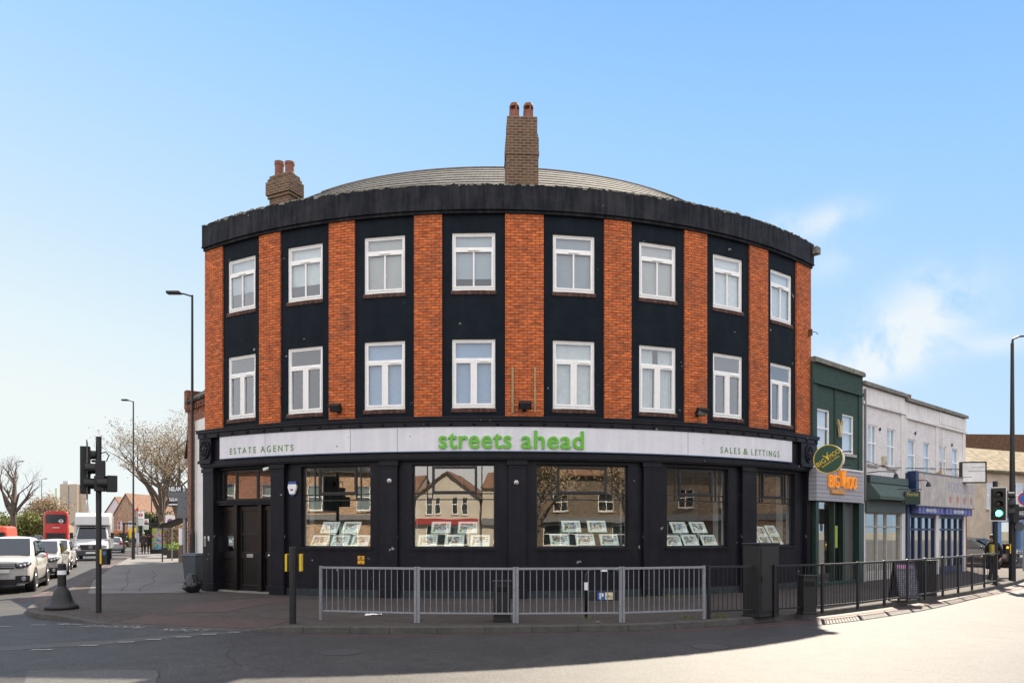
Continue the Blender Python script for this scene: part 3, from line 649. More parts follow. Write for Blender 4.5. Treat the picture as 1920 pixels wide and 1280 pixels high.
for a0,a1 in ((AL,-33.3),(-24.2,-22.4),(-11.0,-9.1),(2.35,4.15),(16.8,18.8),(29.9,31.8),(42.5,AR)):
    q=MB(OFF); q.arc(RR-.1,RR+.12,a0,a1,.0,3.72); q.arc(RR-.1,RR+.155,a0-.15,a1+.15,3.58,3.70); q.arc(RR-.1,RR+.15,a0-.12,a1+.12,0,.24); q.arc(RR-.1,RR+.132,a0-.05,a1+.05,3.50,3.53); q.build('shop_pilaster',SHOPB,PUB,bevel=.006)
# shop windows
for i,(a0,a1) in enumerate(WA_):
    am=(a0+a1)/2; p0,p1=P(a0,RS),P(a1,RS); w2=(p1-p0).length/2; org=(p0+p1)/2; org.z=ZS0; h=ZS1-ZS0
    f=MB(); o_=.035
    f.box(-w2,-w2+o_,0,.06,0,h); f.box(w2-o_,w2,0,.06,0,h); f.box(-w2+o_,w2-o_,0,.06,0,.04); f.box(-w2+o_,w2-o_,0,.06,h-.04,h)
    t=.028; z1=h*.58; z2=h*.65
    f.box(-w2+o_,w2-o_,.005,.055,z1-t/2,z1+t/2); f.box(-w2+o_,w2-o_,.005,.055,z2-t/2,z2+t/2)
    c0=-w2+(2*w2)*.195; c1=c0+(2*w2)*.06; c2=w2-(2*w2)*.26; c3=c2+(2*w2)*.06
    c0=-w2+2*w2*.17; c1=-w2+2*w2*.235; c2=-w2+2*w2*.775; c3=-w2+2*w2*.84
    for x in (c0,c1,c2,c3): f.box(x-t/2,x+t/2,.006,.056,z1+t/2,z2-t/2); f.box(x-t/2,x+t/2,.006,.056,z2+t/2,h-.04)
    f.box(c1-.01,c1+.05,-.015,.05,z2+.01,h-.05); f.box(c2-.05,c2+.01,-.015,.05,z2+.01,h-.05); f.box(c1+.05,c2-.05,-.015,.05,z2+.01,z2+.075); f.box(c1+.05,c2-.05,-.015,.05,h-.11,h-.05)
    win=f.build('shop_window',mat('black_window_bar',(.012,.012,.014),.4,var=.1),PUB,loc=org-OFF,rz=R_(am))
    p=MB(); p.sheet([(-w2+.02,.03,.02),(w2-.02,.03,.02),(w2-.02,.03,h-.02),(-w2+.02,.03,h-.02)]); p.build('glass',GLS,win)
    # white reveals and window bed
    r=MB(); r.box(-w2+.0,-w2+.012,.07,.55,.0,h); r.box(w2-.012,w2,.07,.55,0,h); r.box(-w2+.012,w2-.012,.07,.55,-.02,.01); r.build('window_bed',mat('window_bed_white',(.62,.64,.66),.6),win)
# transom light
a0,a1=ang(414,RR-.1),ang(511,RR-.1); am=(a0+a1)/2; p0,p1=P(a0,RS),P(a1,RS); w2=(p1-p0).length/2; org=(p0+p1)/2; org.z=2.73
q=MB(); h=.90
q.box(-w2,-w2+.05,0,.06,0,h); q.box(w2-.05,w2,0,.06,0,h); q.box(-w2+.05,w2-.05,0,.06,0,.05); q.box(-w2+.05,w2-.05,0,.06,h-.06,h)
for t in (-.40,.42): q.box(t*w2-.04,t*w2+.04,.003,.058,.05,h-.06)
tw=q.build('transom_window',SHOPD,PUB,loc=org-OFF,rz=R_(am)); q=MB(); q.sheet([(-w2+.02,.03,.02),(w2-.02,.03,.02),(w2-.02,.03,h-.02),(-w2+.02,.03,h-.02)]); q.build('glass',GLS,tw); q=MB(); q.box(-w2,w2,.4,.45,0,h); q.build('interior',ROOMW,tw)
# doors
METB=mat('brushed_steel',(.5,.5,.48),.3,metal=.8,var=.05)
q=MB(OFF); q.arc(RR-.42,RR-.02,DA0,DA1,0,.05); q.build('door_step',mat('step_stone',(.2,.19,.17),.8),PUB)
for k,(x0,x1) in enumerate(((407,441),(447,487),(491,516))):
    a0,a1=ang(x0,RR-.1),ang(x1,RR-.1); am=(a0+a1)/2; p0,p1=P(a0,RS-.02),P(a1,RS-.02); w2=(p1-p0).length/2; org=(p0+p1)/2; org.z=.05; h=2.5
    q=MB(); q.box(-w2,w2,.03,.08,0,h); st=.09
    q.box(-w2,-w2+st,0,.03,0,h); q.box(w2-st,w2,0,.03,0,h)
    for z0,z1 in ((0,.18),(.95,1.15),(1.62,1.70),(h-.14,h)): 
        if k==2 and z0==1.62: continue
        q.box(-w2+st,w2-st,0,.03,z0,z1)
    d=q.build('door',SHOPD,PUB,bevel=.008,loc=org-OFF,rz=R_(am))
    if k==0:
        g_=MB(); g_.box(-w2+st,w2-st,.012,.028,1.15,1.62); g_.build('glass',glassmat('door_glass',.35,(.1,.1,.1)),d)
        g_=MB(); g_.box(w2-.075,w2-.03,-.05,0,1.25,1.55); g_.build('handle',METB,d)
    if k==1: g_=MB(); g_.box(-.13,.13,-.012,0,.98,1.09); g_.build('letter_plate',METB,d,bevel=.005)
    if k==2: g_=MB(); g_.lathe([(.05,0),(.05,-.02),(.03,-.05),(.001,-.055)],(0,0,1.05),14,ax='y'); g_.build('door_knob',METB,d,smooth=True)
q=MB(OFF)
for x in (444,489.2):
    a0=ang(x,RR-.1); q.arc(RR-.42,RR-.04,a0-.27,a0+.27,.05,2.58)
q.arc(RR-.5,RR-.42,DA0,DA1,0,2.6); q.build('door_frame',SHOPD,PUB)
# interior room
q=MB(OFF); q.arc(RR-4.1,RR-4,DA1,AR,0,3.8,step=3); q.arc(RR-4,RR-.42,DA1,AR,.0,.02,1,step=3); q.arc(RR-4,RR-.42,DA1,AR,3.72,3.74,2,step=3); radial(q,DA1+.3,RR-4,RR-.43,0.02,3.72,.1); radial(q,9.5+.3,RR-4,RR-2.2,0.02,3.72,.1)
q.build('shop_interior',[ROOMW,mat('interior_floor',(.10,.085,.07),.6),mat('interior_ceiling',(.28,.28,.27),.9)],PUB)

# fascia sign
sa0,sa1=ang(412,RR+.25),ang(1485,RR+.25)
SG=empty('fascia_sign',P(0,RR+.25,3.95),0,'long white curved fascia sign with raised green letters reading streets ahead','sign')
SO=SG.location.copy()
q=MB(SO); q.arc(RR+.13,RR+.25,sa0,sa1,3.95,4.59); q.build('sign_board',SIGNW,SG)
q=MB(SO); q.arc(RR+.12,RR+.262,sa0,sa1,3.925,3.95); q.build('bottom_trim',mat('blue_grey_trim',(.10,.16,.26),.5),SG)
q=MB(SO)
for x in (497,657,745,1290): a=ang(x,RR+.25); q.arc(RR+.249,RR+.2515,a-.03,a+.03,3.955,4.585)
q.build('panel_joint',mat('joint_grey',(.3,.3,.3),.7),SG)
def curved_text(txt,x0,x1,z0,cap_h,ext,mt,name,off=.0,space=1.0,nm='lettering'):
    r=RR+.252
    a0,a1=ang(x0,r),ang(x1,r)
    V,Fc=text_verts(txt,1,.5,off,space,'LEFT'); xs=[v.x for v in V]; X0,X1=min(xs),max(xs)
    hmax=max(v.y for v in V); kz=cap_h/hmax
    q=MB(SO); W=[]
    for v in V:
        a=a0+(a1-a0)*(v.x-X0)/(X1-X0); W.append(P(a,r+(v.z+.5)*ext,z0+v.y*kz))
    q.add(W,Fc); q.build(name,mt,SG,fixn=False)
for t,x0,x1,ch in (('streets',823,959,.40),('ahead',977,1094,.475)): curved_text(t,x0,x1,4.02,ch,.05,GREENL,'lettering',off=.014,space=1.08)
for t,x0,x1 in (('ESTATE',431,480),('AGENTS',489,550),('SALES',1351,1388),('&',1394,1402),('LETTINGS',1409,1461)): curved_text(t,x0,x1,4.06,.175,.006,GREEND,'small_lettering',off=.003,space=1.5)
PIC=None
def picmat():
    M=bpy.data.materials.new('property_photo'); M.use_nodes=True; n=M.node_tree; b=n.nodes['Principled BSDF']; L=n.links; N=n.nodes.new
    oi=N('ShaderNodeObjectInfo'); t=N('ShaderNodeTexCoord'); ad=N('ShaderNodeVectorMath'); L.new(t.outputs['Object'],ad.inputs[0]); mu=N('ShaderNodeMath'); mu.operation='MULTIPLY'; mu.inputs[1].default_value=37; L.new(oi.outputs['Random'],mu.inputs[0]); L.new(mu.outputs[0],ad.inputs[1])
    v=N('ShaderNodeTexVoronoi'); v.distance='CHEBYCHEV'; v.inputs['Scale'].default_value=17; L.new(ad.outputs[0],v.inputs['Vector'])
    r=N('ShaderNodeValToRGB'); L.new(v.outputs['Color'],r.inputs[0]); e=r.color_ramp.elements; e[0].color=(.35,.5,.7,1); e[0].position=.2; e[1].color=(.75,.75,.72,1); e[1].position=.8
    for p,c in ((.35,(.16,.22,.08,1)),(.5,(.35,.2,.12,1)),(.62,(.08,.08,.09,1)),(.7,(.5,.4,.3,1))): q=e.new(p); q.color=c
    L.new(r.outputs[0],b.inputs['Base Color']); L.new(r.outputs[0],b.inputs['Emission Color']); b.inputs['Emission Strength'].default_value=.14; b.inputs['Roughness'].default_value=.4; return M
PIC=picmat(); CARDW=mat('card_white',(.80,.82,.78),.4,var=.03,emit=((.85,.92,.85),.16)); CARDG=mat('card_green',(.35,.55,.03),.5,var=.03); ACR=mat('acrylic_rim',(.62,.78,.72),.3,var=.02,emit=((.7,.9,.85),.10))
ORD=['first','second','third','fourth','fifth']; CP=['upper left','upper right','lower left','lower middle','lower right']
cardsrc=None
for i,(a0,a1) in enumerate(WA_):
    am=(a0+a1)/2; 
    xl,xr={0:((605,642),(650,686),(580,0)),1:0,2:0,3:0,4:0}.get(i) or (0,0) if False else (0,0)
    rows={0:[(619,988),(659,988),(600,1013),(638,1013),(676,1013)],1:[(827,988),(877,988),(802,1013),(852,1013),(900,1013)],2:[(1071,986),(1119,986),(1049,1011),(1097,1011),(1142,1011)],3:[(1273,988),(1309,988),(1262,1013),(1294,1012),(1329,1012)],4:[(1426,996),(1447,994),(1412,1013),(1434,1013),(1456,1012)]}[i]
    for j,(px,py) in enumerate(rows):
        rr=RR-.42; a=ang(px,rr); D=P(a,rr).y; z=zat(py,D)
        loc=P(a,rr,z)
        if loc is None: continue
        if cardsrc is None:
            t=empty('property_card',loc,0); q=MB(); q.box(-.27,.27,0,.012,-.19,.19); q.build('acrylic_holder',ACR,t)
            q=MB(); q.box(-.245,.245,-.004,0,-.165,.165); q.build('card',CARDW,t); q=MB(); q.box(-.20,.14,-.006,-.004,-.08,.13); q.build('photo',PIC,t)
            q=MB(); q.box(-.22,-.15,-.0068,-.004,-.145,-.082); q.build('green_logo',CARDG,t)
            q=MB(); random.seed(1)
            for k in range(3): q.box(-.12,.10,-.0062,-.004,-.105-k*.017,-.099-k*.017)
            for k in range(3): q.box(.155,.225,-.0062,-.004,.09-k*.06,.12-k*.06)
            q.build('print',mat('grey_print',(.35,.33,.31),.7),t); cardsrc=t; o=t
        else: o=copy_tree(cardsrc)
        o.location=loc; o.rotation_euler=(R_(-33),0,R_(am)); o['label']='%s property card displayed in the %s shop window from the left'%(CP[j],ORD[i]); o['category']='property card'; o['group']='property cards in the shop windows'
for i,(a0,a1) in enumerate(WA_):
    am=(a0+a1)/2; st=empty('card_stand',P(am,RR-.5,ZS0),R_(am),'white rods holding the property cards in the %s shop window from the left'%ORD[i],'display stand','card stands in the shop windows')
    q=MB()
    for x in (-.28,.36): q.box(x-.018,x+.018,.0,.01,0.0,.62)
    q.build('rod',WHITE,st)
# pendant lamps in the shop
pls=[(866,921,-.0,2.0),(1070,918,0,2.1),(1140,922,0,3.0),(1300,928,0,2.3),(690,926,0,2.4)]
pl0=None
for k,(x,y,_,dd) in enumerate(pls):
    r=RR-dd; a=ang(x,r); D=P(a,r).y; z=zat(y,D)
    t=empty('pendant_lamp',P(a,r,z),0,'white dish pendant lamp seen through the '+['second shop window','left half of the third shop window','right half of the third shop window','fourth shop window','first shop window'][k],'lamp','pendant lamps inside the shop')
    q=MB(); q.lathe([(.19,-.05),(.18,0),(.10,.05),(.05,.10),(.03,.14)],(0,0,0),18); q.build('lamp_shade',WHITE,t,smooth=True); q=MB(); q.tube([(0,0,.13),(0,0,3.72-z)],.008,6); q.build('cable',WHITE,t)
# facade fittings
def wallthing(name,x,y,r,label,cat,group=None):
    a=ang(x,r); D=P(a,r).y; return empty(name,P(a,r,zat(y,D)),R_(a),label,cat,group)
for x,y,l in ((636,766,'black floodlight on the third orange pilaster from the left'),(983,762,'black floodlight on the wide centre pilaster between two wooden battens'),(1307,773,'black floodlight low on the orange pilaster right of centre')):
    t=wallthing('floodlight',x,y,RR+.05,l,'floodlight','floodlights above the fascia')
    q=MB(); q.M=Matrix.Translation((0,-.20,0))@Matrix.Rotation(R_(35),4,'X'); q.box(-.17,.17,-.05,.05,-.11,.11); q.box(-.18,.18,-.11,-.05,.09,.115); q.build('lamp_housing',BLKP,t,bevel=.01)
    q=MB(); q.M=Matrix.Translation((0,-.20,0))@Matrix.Rotation(R_(35),4,'X'); q.box(-.14,.14,-.056,-.0505,-.085,.08); q.build('lens',GLR,t)
    q=MB(); q.box(-.03,.03,-.16,0,-.10,-.06); q.box(-.05,.05,-.02,0,-.13,-.03); q.build('bracket',BLKP,t)
for x,l in ((961,'weathered wooden batten left of the centre floodlight'),(1003,'weathered wooden batten right of the centre floodlight')):
    t=wallthing('wooden_batten',x,731,RR+.055,l,'batten','battens on the centre pilaster'); q=MB(); q.box(-.028,.028,-.03,0,-.61,.61); q.build('timber',mat('bare_timber',(.36,.25,.13),.8,var=.2),t)
t=wallthing('alarm_box',550,917,RR+.005,'white and blue burglar alarm box beside the first shop window','alarm box')
q=MB(); q.prism([(-.13,.14),(.13,.14),(.15,.05),(.08,-.14),(-.08,-.14),(-.15,.05)],-.07,0); q.build('case',WHITE,t,bevel=.01); q=MB(); q.prism([(-.13,.22),(.13,.22),(.14,.14),(-.14,.14)],-.06,0); q.prism([(-.08,-.142),(.08,-.142),(.04,-.2),(-.04,-.2)],-.05,0); q.build('blue_cap',mat('deep_blue',(.03,.07,.25),.4),t,bevel=.01); q=MB(); q.box(-.05,.05,-.073,-.07,-.04,.01); q.build('badge',mat('plum',(.25,.05,.15),.5),t)
for x,y,l in ((730,901,'white dome camera on the shop pilaster between first and second windows'),(968,904,'white dome camera on the shop pilaster right of the second window')):
    t=wallthing('dome_camera',x,y,RR+.12,l,'security camera','dome cameras on the shop pilasters'); q=MB(); q.lathe([(.06,0),(.06,-.03)],(0,0,0),14,ax='y'); q.build('base',WHITE,t); q=MB(); q.ball((0,-.05,-.01),(.048,.048,.048),12); q.build('dome',mat('camera_dome',(.45,.4,.36),.2),t,smooth=True)
t=wallthing('bullet_camera',509,877,RR-.0,'small white tubular camera above the transom window by the doors','security camera'); q=MB(); q.tube([(-.02,-.06,-.0),(-.12,-.2,-.06)],.045,12); q.build('camera_body',WHITE,t); q=MB(); q.box(-.02,.02,-.08,0,-.02,.02); q.build('mount',BLKP,t)
t=wallthing('bullet_camera',1517,918,RR+.12,'white tubular camera on the right end pilaster of the shopfront','security camera'); q=MB(); q.tube([(0,-.05,0),(.04,-.2,.03)],.04,12); q.build('camera_body',WHITE,t); q=MB(); q.box(-.04,.04,-.04,0,-.25,-.08); q.build('mount',BLKP,t)
t=wallthing('entry_panel',385,1014,RR+.12,'silver door entry panel with buttons on the left end pilaster','entry panel'); q=MB(); q.box(-.05,.05,-.02,0,-.15,.15); q.build('plate',METB,t); q=MB()
for k in range(4): q.box(-.03,.03,-.026,-.02,-.12+k*.055,-.09+k*.055)
q.build('button',BLKP,t)
t=wallthing('key_safe',392,1009,RR+.12,'small pale intercom box right of the silver entry panel','intercom'); q=MB(); q.box(-.025,.025,-.03,0,-.07,.07); q.build('case',WHITE,t,bevel=.004); q=MB(); q.box(-.015,.015,-.033,-.03,-.05,-.02); q.build('button',BLKP,t)
t=wallthing('hazard_sticker',677,1049,RR+.004,'small orange hazard plate under the first shop window','plate'); q=MB(); q.box(-.10,.10,-.006,0,-.11,.11); q.build('plate',mat('orange_sheet',(.75,.36,.02),.5),t)
q=MB(); q.box(-.10,.10,-.008,-.006,-.012,.012); q.box(-.045,.045,-.008,-.006,.05,.07); q.box(-.012,.012,-.008,-.006,.02,.1); q.box(-.03,.03,-.008,-.006,-.09,-.07); q.build('symbol',BLKP,t)
# downpipe junk on right end
t=wallthing('pipe_bracket',1516,624,RR+.05,'rusty bracket and wire stub on the right end brick pilaster','bracket'); q=MB(); q.box(-.03,.03,-.12,0,-.1,.1); q.tube([(0,-.1,.02),(.1,-.2,.0),(.2,-.22,-.05)],.012,6); q.build('bracket',mat('rusty_iron',(.12,.06,.04),.9,var=.4),t)

# ---------------------------------------------------------------- generic buildings
def facade_window(parent,x,z,w_,h,y=0,glass=None,frame=UPVC,sill=True,bars=1,back=CURT):
    q=MB(); o_=.05
    q.box(x-w_/2,x-w_/2+o_,y+.03,y+.09,z,z+h); q.box(x+w_/2-o_,x+w_/2,y+.03,y+.09,z,z+h); q.box(x-w_/2+o_,x+w_/2-o_,y+.03,y+.09,z,z+o_); q.box(x-w_/2+o_,x+w_/2-o_,y+.03,y+.09,z+h-o_,z+h)
    q.box(x-w_/2+o_,x+w_/2-o_,y+.032,y+.088,z+h*.52,z+h*.52+.05)
    if bars>1: q.box(x-.025,x+.025,y+.034,y+.086,z+o_,z+h-o_)
    f=q.build('window',frame,parent)
    q=MB(); q.sheet([(x-w_/2+.03,y+.06,z+.03),(x+w_/2-.03,y+.06,z+.03),(x+w_/2-.03,y+.06,z+h-.03),(x-w_/2+.03,y+.06,z+h-.03)]); q.build('pane',glass or GLR,f)
    q=MB(); q.box(x-w_/2,x+w_/2,y+.14,y+.16,z,z+h); q.build('blind',back,f)
    if sill: q=MB(); q.box(x-w_/2-.06,x+w_/2+.06,y-.08,y+.03,z-.1,z-.005); q.build('sill',SILLG,f)
    return f
SILLG=mat('stone_sill',(.35,.33,.30),.8,var=.2)
def wallpanels(mb,x0,x1,z0,z1,ops,y0=0,y1=.3,mi=0):
    """wall along x with rectangular openings (x0,x1,z0,z1)"""
    xs=sorted({x0,x1,*[o[0] for o in ops],*[o[1] for o in ops]})
    for a,b in zip(xs,xs[1:]):
        c=(a+b)/2; hs=sorted([(o[2],o[3]) for o in ops if o[0]<c<o[1]]); z=z0
        for p,q in hs:
            if p>z: mb.box(a,b,y0,y1,z,p,mi)
            z=q
        if z1>z: mb.box(a,b,y0,y1,z,z1,mi)
def house(name,loc,rz,W,D,H,RH,wm,rm,wins,label,cat='house',group=None,gable=False,doors=(),chims=(),shop=None,over=.3,frame=UPVC,back=DARKI):
    t=empty(name,loc,rz,label,cat,group)
    ops=[(x-w_/2,x+w_/2,z,z+h) for x,z,w_,h in wins]+[(x-.48,x+.48,0,2.1) for x in doors]
    q=MB(); wallpanels(q,-W/2,W/2,0,H,ops); q.box(-W/2,-W/2+.3,.3,D,0,H); q.box(W/2-.3,W/2,.3,D,0,H); q.box(-W/2+.3,W/2-.3,D-.3,D,0,H)
    if gable: q.prism([(-W/2,H),(W/2,H),(0,H+RH)],0,.3); q.prism([(-W/2,H),(W/2,H),(0,H+RH)],D-.3,D)
    else:
        for x in (-W/2,W/2-.3): q.add([(x,0,H),(x,D,H),(x,D/2,H+RH),(x+.3,0,H),(x+.3,D,H),(x+.3,D/2,H+RH)],[(0,1,2),(3,4,5),(0,1,4,3),(1,2,5,4),(2,0,3,5)])
    q.build('wall',wm,t)
    q=MB(); k=.14
    if gable:
        sl=RH/(W/2); e=over
        for s in (-1,1): q.add([(s*(W/2+e),-e,H-e*sl),(0,-e,H+RH),(0,D+e,H+RH),(s*(W/2+e),D+e,H-e*sl),(s*(W/2+e),-e,H-e*sl+k),(0,-e,H+RH+k),(0,D+e,H+RH+k),(s*(W/2+e),D+e,H-e*sl+k)],[(0,1,2,3),(4,5,6,7),(0,1,5,4),(1,2,6,5),(2,3,7,6),(3,0,4,7)])
    else:
        sl=RH/(D/2); e=over
        for s in (0,1):
            y0=-e if s==0 else D+e
            q.add([(-W/2-.1,y0,H-e*sl+.02),(W/2+.1,y0,H-e*sl+.02),(W/2+.1,D/2,H+RH+.02),(-W/2-.1,D/2,H+RH+.02),(-W/2-.1,y0,H-e*sl+k),(W/2+.1,y0,H-e*sl+k),(W/2+.1,D/2,H+RH+k),(-W/2-.1,D/2,H+RH+k)],[(0,1,2,3),(4,5,6,7),(0,1,5,4),(1,2,6,5),(2,3,7,6),(3,0,4,7)])
    rf=q.build('roof',rm,t)
    for cx,cy in chims:
        q=MB(); z=H+RH*(1-abs(cy-D/2)/(D/2) if not gable else 1-abs(cx)/(W/2)); q.box(cx-.45,cx+.45,cy-.3,cy+.3,z-.6,z+.9); q.box(cx-.5,cx+.5,cy-.35,cy+.35,z+.9,z+1.05); c=q.build('chimney',BRICK2,rf)
        for dx in (-.22,.22): q=MB(); q.lathe(potprof(.45,.12),(cx+dx,cy,z+1.05),10); q.build('chimney_pot',TERRA,c)
    for x,z,w_,h in wins: facade_window(t,x,z,w_,h,bars=2 if w_>1.1 else 1,frame=frame,back=back)
    for x in doors:
        q=MB(); q.box(x-.48,x+.48,.08,.12,0,2.1); d=q.build('door',SHOPD,t); q=MB(); q.box(x+.34,x+.37,.03,.08,.95,1.1); q.build('handle',METB,d)
    if shop:
        z0,z1,c=shop
        q=MB(); q.box(-W/2+.1,W/2-.1,-.35,0,z0,z1); q.build('shop_fascia',c,t)
    return t
CREAM=mat('cream_render',(.46,.41,.34),.85,var=.1,scale=.8)
CREAM2=mat('pale_render',(.48,.44,.38),.85,var=.12,scale=.8)
TILE=brickmat('brown_roof_tile',(.24,.12,.07),(.18,.10,.065),(.07,.05,.04),bw=.2,rh=.14,ms=.012,tone=.3)
MAROON=mat('maroon_fascia',(.30,.03,.025),.5,var=.05); GRFA=mat('green_fascia',(.03,.18,.06),.5,var=.05); GREYF=mat('grey_fascia',(.15,.15,.16),.5)
DULLB=brickmat('dull_brown_brick',(.20,.15,.105),(.15,.11,.08),(.13,.11,.09))
# buildings across the road, mirrored in the shop windows (the sun shines full on them)
def opp(name,x,y,rz,*a,**k): return house(name,(x,y,0),rz,*a,**k)
house('opposite_house',(-19.2,-27.4,0),PI,9,9,5.2,2.0,CREAM,TILE,[(-3.4,3.3,.7,1.5),(-2.4,3.3,.7,1.5),(.6,3.3,.6,1.7),(1.5,3.3,.6,1.7),(3.4,3.3,.9,1.4),(-2,.6,1.6,1.8),(2,.6,2.4,1.8)],'cream rendered house with maroon shop fascia mirrored at the left of the second shop window',shop=(2.45,3.0,MAROON),chims=((3,4.5),))
house('opposite_house',(-11.5,-27,0),PI,6.0,9,4.9,2.3,CREAM2,TILE,[(-1.6,3.4,.55,1.7),(-.7,3.4,.55,1.7),(.9,3.4,.55,1.7),(1.7,3.4,.55,1.7),(0,.6,3.8,1.7)],'pale gabled house with maroon shop fascia mirrored in the middle of the second shop window','house',gable=True,shop=(2.45,3.0,MAROON))
house('opposite_house',(-4.3,-27.2,0),PI,8,9,5.8,1.6,CREAM,TILE,[(-2.4,3.5,.8,1.6),(-.2,3.5,.8,1.6),(2.2,3.5,.8,1.6),(-1.6,.6,2.2,1.8),(1.8,.6,2.2,1.8)],'cream house with grey shop fascia mirrored at the right of the second shop window',shop=(2.45,3.0,GREYF),chims=((3,4.5),))
house('opposite_house',(-31,-5,0),PI+R_(-40),15,9,6.4,2.4,TANB,SLATE,[(-5.5,3.4,2.0,1.9),(-2,3.4,2.0,1.9),(1.6,3.4,2.0,1.9),(5.3,3.4,2.0,1.9),(-4.6,.7,2.4,1.7),(0,.7,2.2,1.7),(4.6,.7,2.4,1.7)],'tan brick house with wide white windows mirrored in the first shop window',chims=((4,4.5),),shop=(2.7,3.1,GREYF),back=CURT)
house('opposite_house',(-40,15,0),PI+R_(-75),16,9,6.4,2.4,BRICK2,SLATE,[(-5.5,3.4,1.8,1.8),(-2,3.4,1.8,1.8),(1.6,3.4,1.8,1.8),(5.3,3.4,1.8,1.8),(-4.6,.7,2.4,1.7),(0,.7,2.2,1.7),(4.6,.7,2.4,1.7)],'red brick house mirrored in the transom window over the doors',shop=(2.7,3.1,CREAM),back=CURT)
house('opposite_house',(20,-21,0),PI+R_(20),22,9,6.8,2.5,DULLB,TILE,[(-8,3.6,1.3,1.5),(-4,3.6,1.3,1.5),(0,3.6,1.3,1.5),(4,3.6,1.3,1.5),(8,3.6,1.3,1.5),(-6,.6,3,1.8),(0,.6,3,1.8),(6,.6,3,1.8)],'dull brown brick building behind the bare tree mirrored in the third shop window',shop=(2.6,3.1,GREYF))
house('opposite_house',(42,1,0),PI+R_(58),20,9,7.4,2.5,DULLB,TILE,[(-7,3.8,1.3,1.6),(-3.5,3.8,1.3,1.6),(0,3.8,1.3,1.6),(3.5,3.8,1.3,1.6),(7,3.8,1.3,1.6),(-5,.6,3,1.8),(0,.6,3,1.8),(5,.6,3,1.8)],'dark brick building mirrored in the fourth shop window',shop=(2.7,3.2,GREYF))
house('opposite_house',(50,25,0),PI+R_(92),16,9,8.5,2.5,TANB,TILE,[(-6,4.4,1.2,1.6),(6,4.4,1.2,1.6),(-4.5,.6,3,1.8),(3,.6,3,1.8)],'tan brick building mirrored in the fifth shop window',shop=(2.8,3.3,GREYF))

# ---------------------------------------------------------------- right hand row of shops
S0=Vector((9.70,24.2)); S1=Vector((20.6,34.0)); dr=(S1-S0).normalized(); RAN=math.atan2(dr.y,dr.x)
def rl(x,out=0):
    k=(x-CX)/F; n=Vector((math.sin(RAN),-math.cos(RAN))); o=S0+n*out; return (k*o.y-o.x)/(dr.x-k*dr.y)
def rpt(L,out=0,z=0): n=Vector((math.sin(RAN),-math.cos(RAN))); p=S0+dr*L+n*out; return Vector((p.x,p.y,z))
def rz_(x,y,out=0): return zat(y,rpt(rl(x,out),out).y)
def rthing(name,x,y,out,label,cat,group=None):
    L=rl(x,out); return empty(name,rpt(L,out,rz_(x,y,out)),RAN,label,cat,group)
La,Lb,Lc=0.0,rl(1615),(S1-S0).length
Lm=rl(1695)
ZE=7.45
GB=empty('green_shop_building',rpt(0),RAN,'dark green painted brick two storey building beside the curved corner building','building')
gw=[(1530,1556,765,836),(1579,1601,779,858)]
def wbox(l,out=0):
    xa,xb,ya,yb=l; La_,Lb_=rl(xa),rl(xb); xm=(xa+xb)/2; return La_,Lb_,rz_(xm,yb),rz_(xm,ya)
def rowwin(parent,b,bars,back=WHITE):
    a,c,z0,z1=b; facade_window(parent,(a+c)/2,z0,c-a,z1-z0,bars=bars,back=back,glass=GLU)
gwb=[wbox(v) for v in gw]

wwx=[(1627,1644,795,868),(1663,1679,805,877),(1702,1717,820,884),(1731,1744,828,890),(1761,1775,836,896),(1785,1797,845,902)]
wwb=[wbox(v) for v in wwx]; print('row windows',[[round(v,2) for v in b] for b in gwb+wwb],'Lb',Lb,Lm,Lc)
av=lambda L_,k:sum(b[k] for b in L_)/len(L_)
gwb=[(b[0],b[1],av(gwb,2),av(gwb,3)) for b in gwb]; wwb=[(b[0],b[1],av(wwb[:2],2),av(wwb[:2],3)) for b in wwb[:2]]+[(b[0],b[1],av(wwb[2:],2),av(wwb[2:],3)) for b in wwb[2:]]
q=MB(); wallpanels(q,.05,Lb,2.8,ZE,gwb); q.box(.35,.65,.3,7,0,ZE); q.box(.05,Lb,6.7,7,0,ZE); q.build('wall',GRBR,GB)
q=MB(); q.box(.03,Lb,-.10,0,6.62,6.72); q.box(.03,.3,-.05,0,3.0,6.62); q.box(Lb-.3,Lb,-.05,0,3.0,6.62); q.box(1.6,1.65,-.05,0,3.0,6.62) ; q.box(.03,Lb,-.05,0,6.72,7.3); q.build('string_course',GRBR,GB)
for b in gwb: rowwin(GB,b,1)
q=MB(); q.box(.02,Lb,-.16,.3,7.3,7.42); q.box(.02,Lb,-.12,.2,7.42,7.47); q.build('eaves',LICH,GB)
q=MB(); q.add([(0,.2,7.44),(Lb,.2,7.44),(Lb,3.6,7.7),(0,3.6,7.7)],[(0,1,2,3)]); q.build('roof',SLATE,GB)
DKG=mat('dark_green_paint',(.012,.035,.024),.4,var=.1)
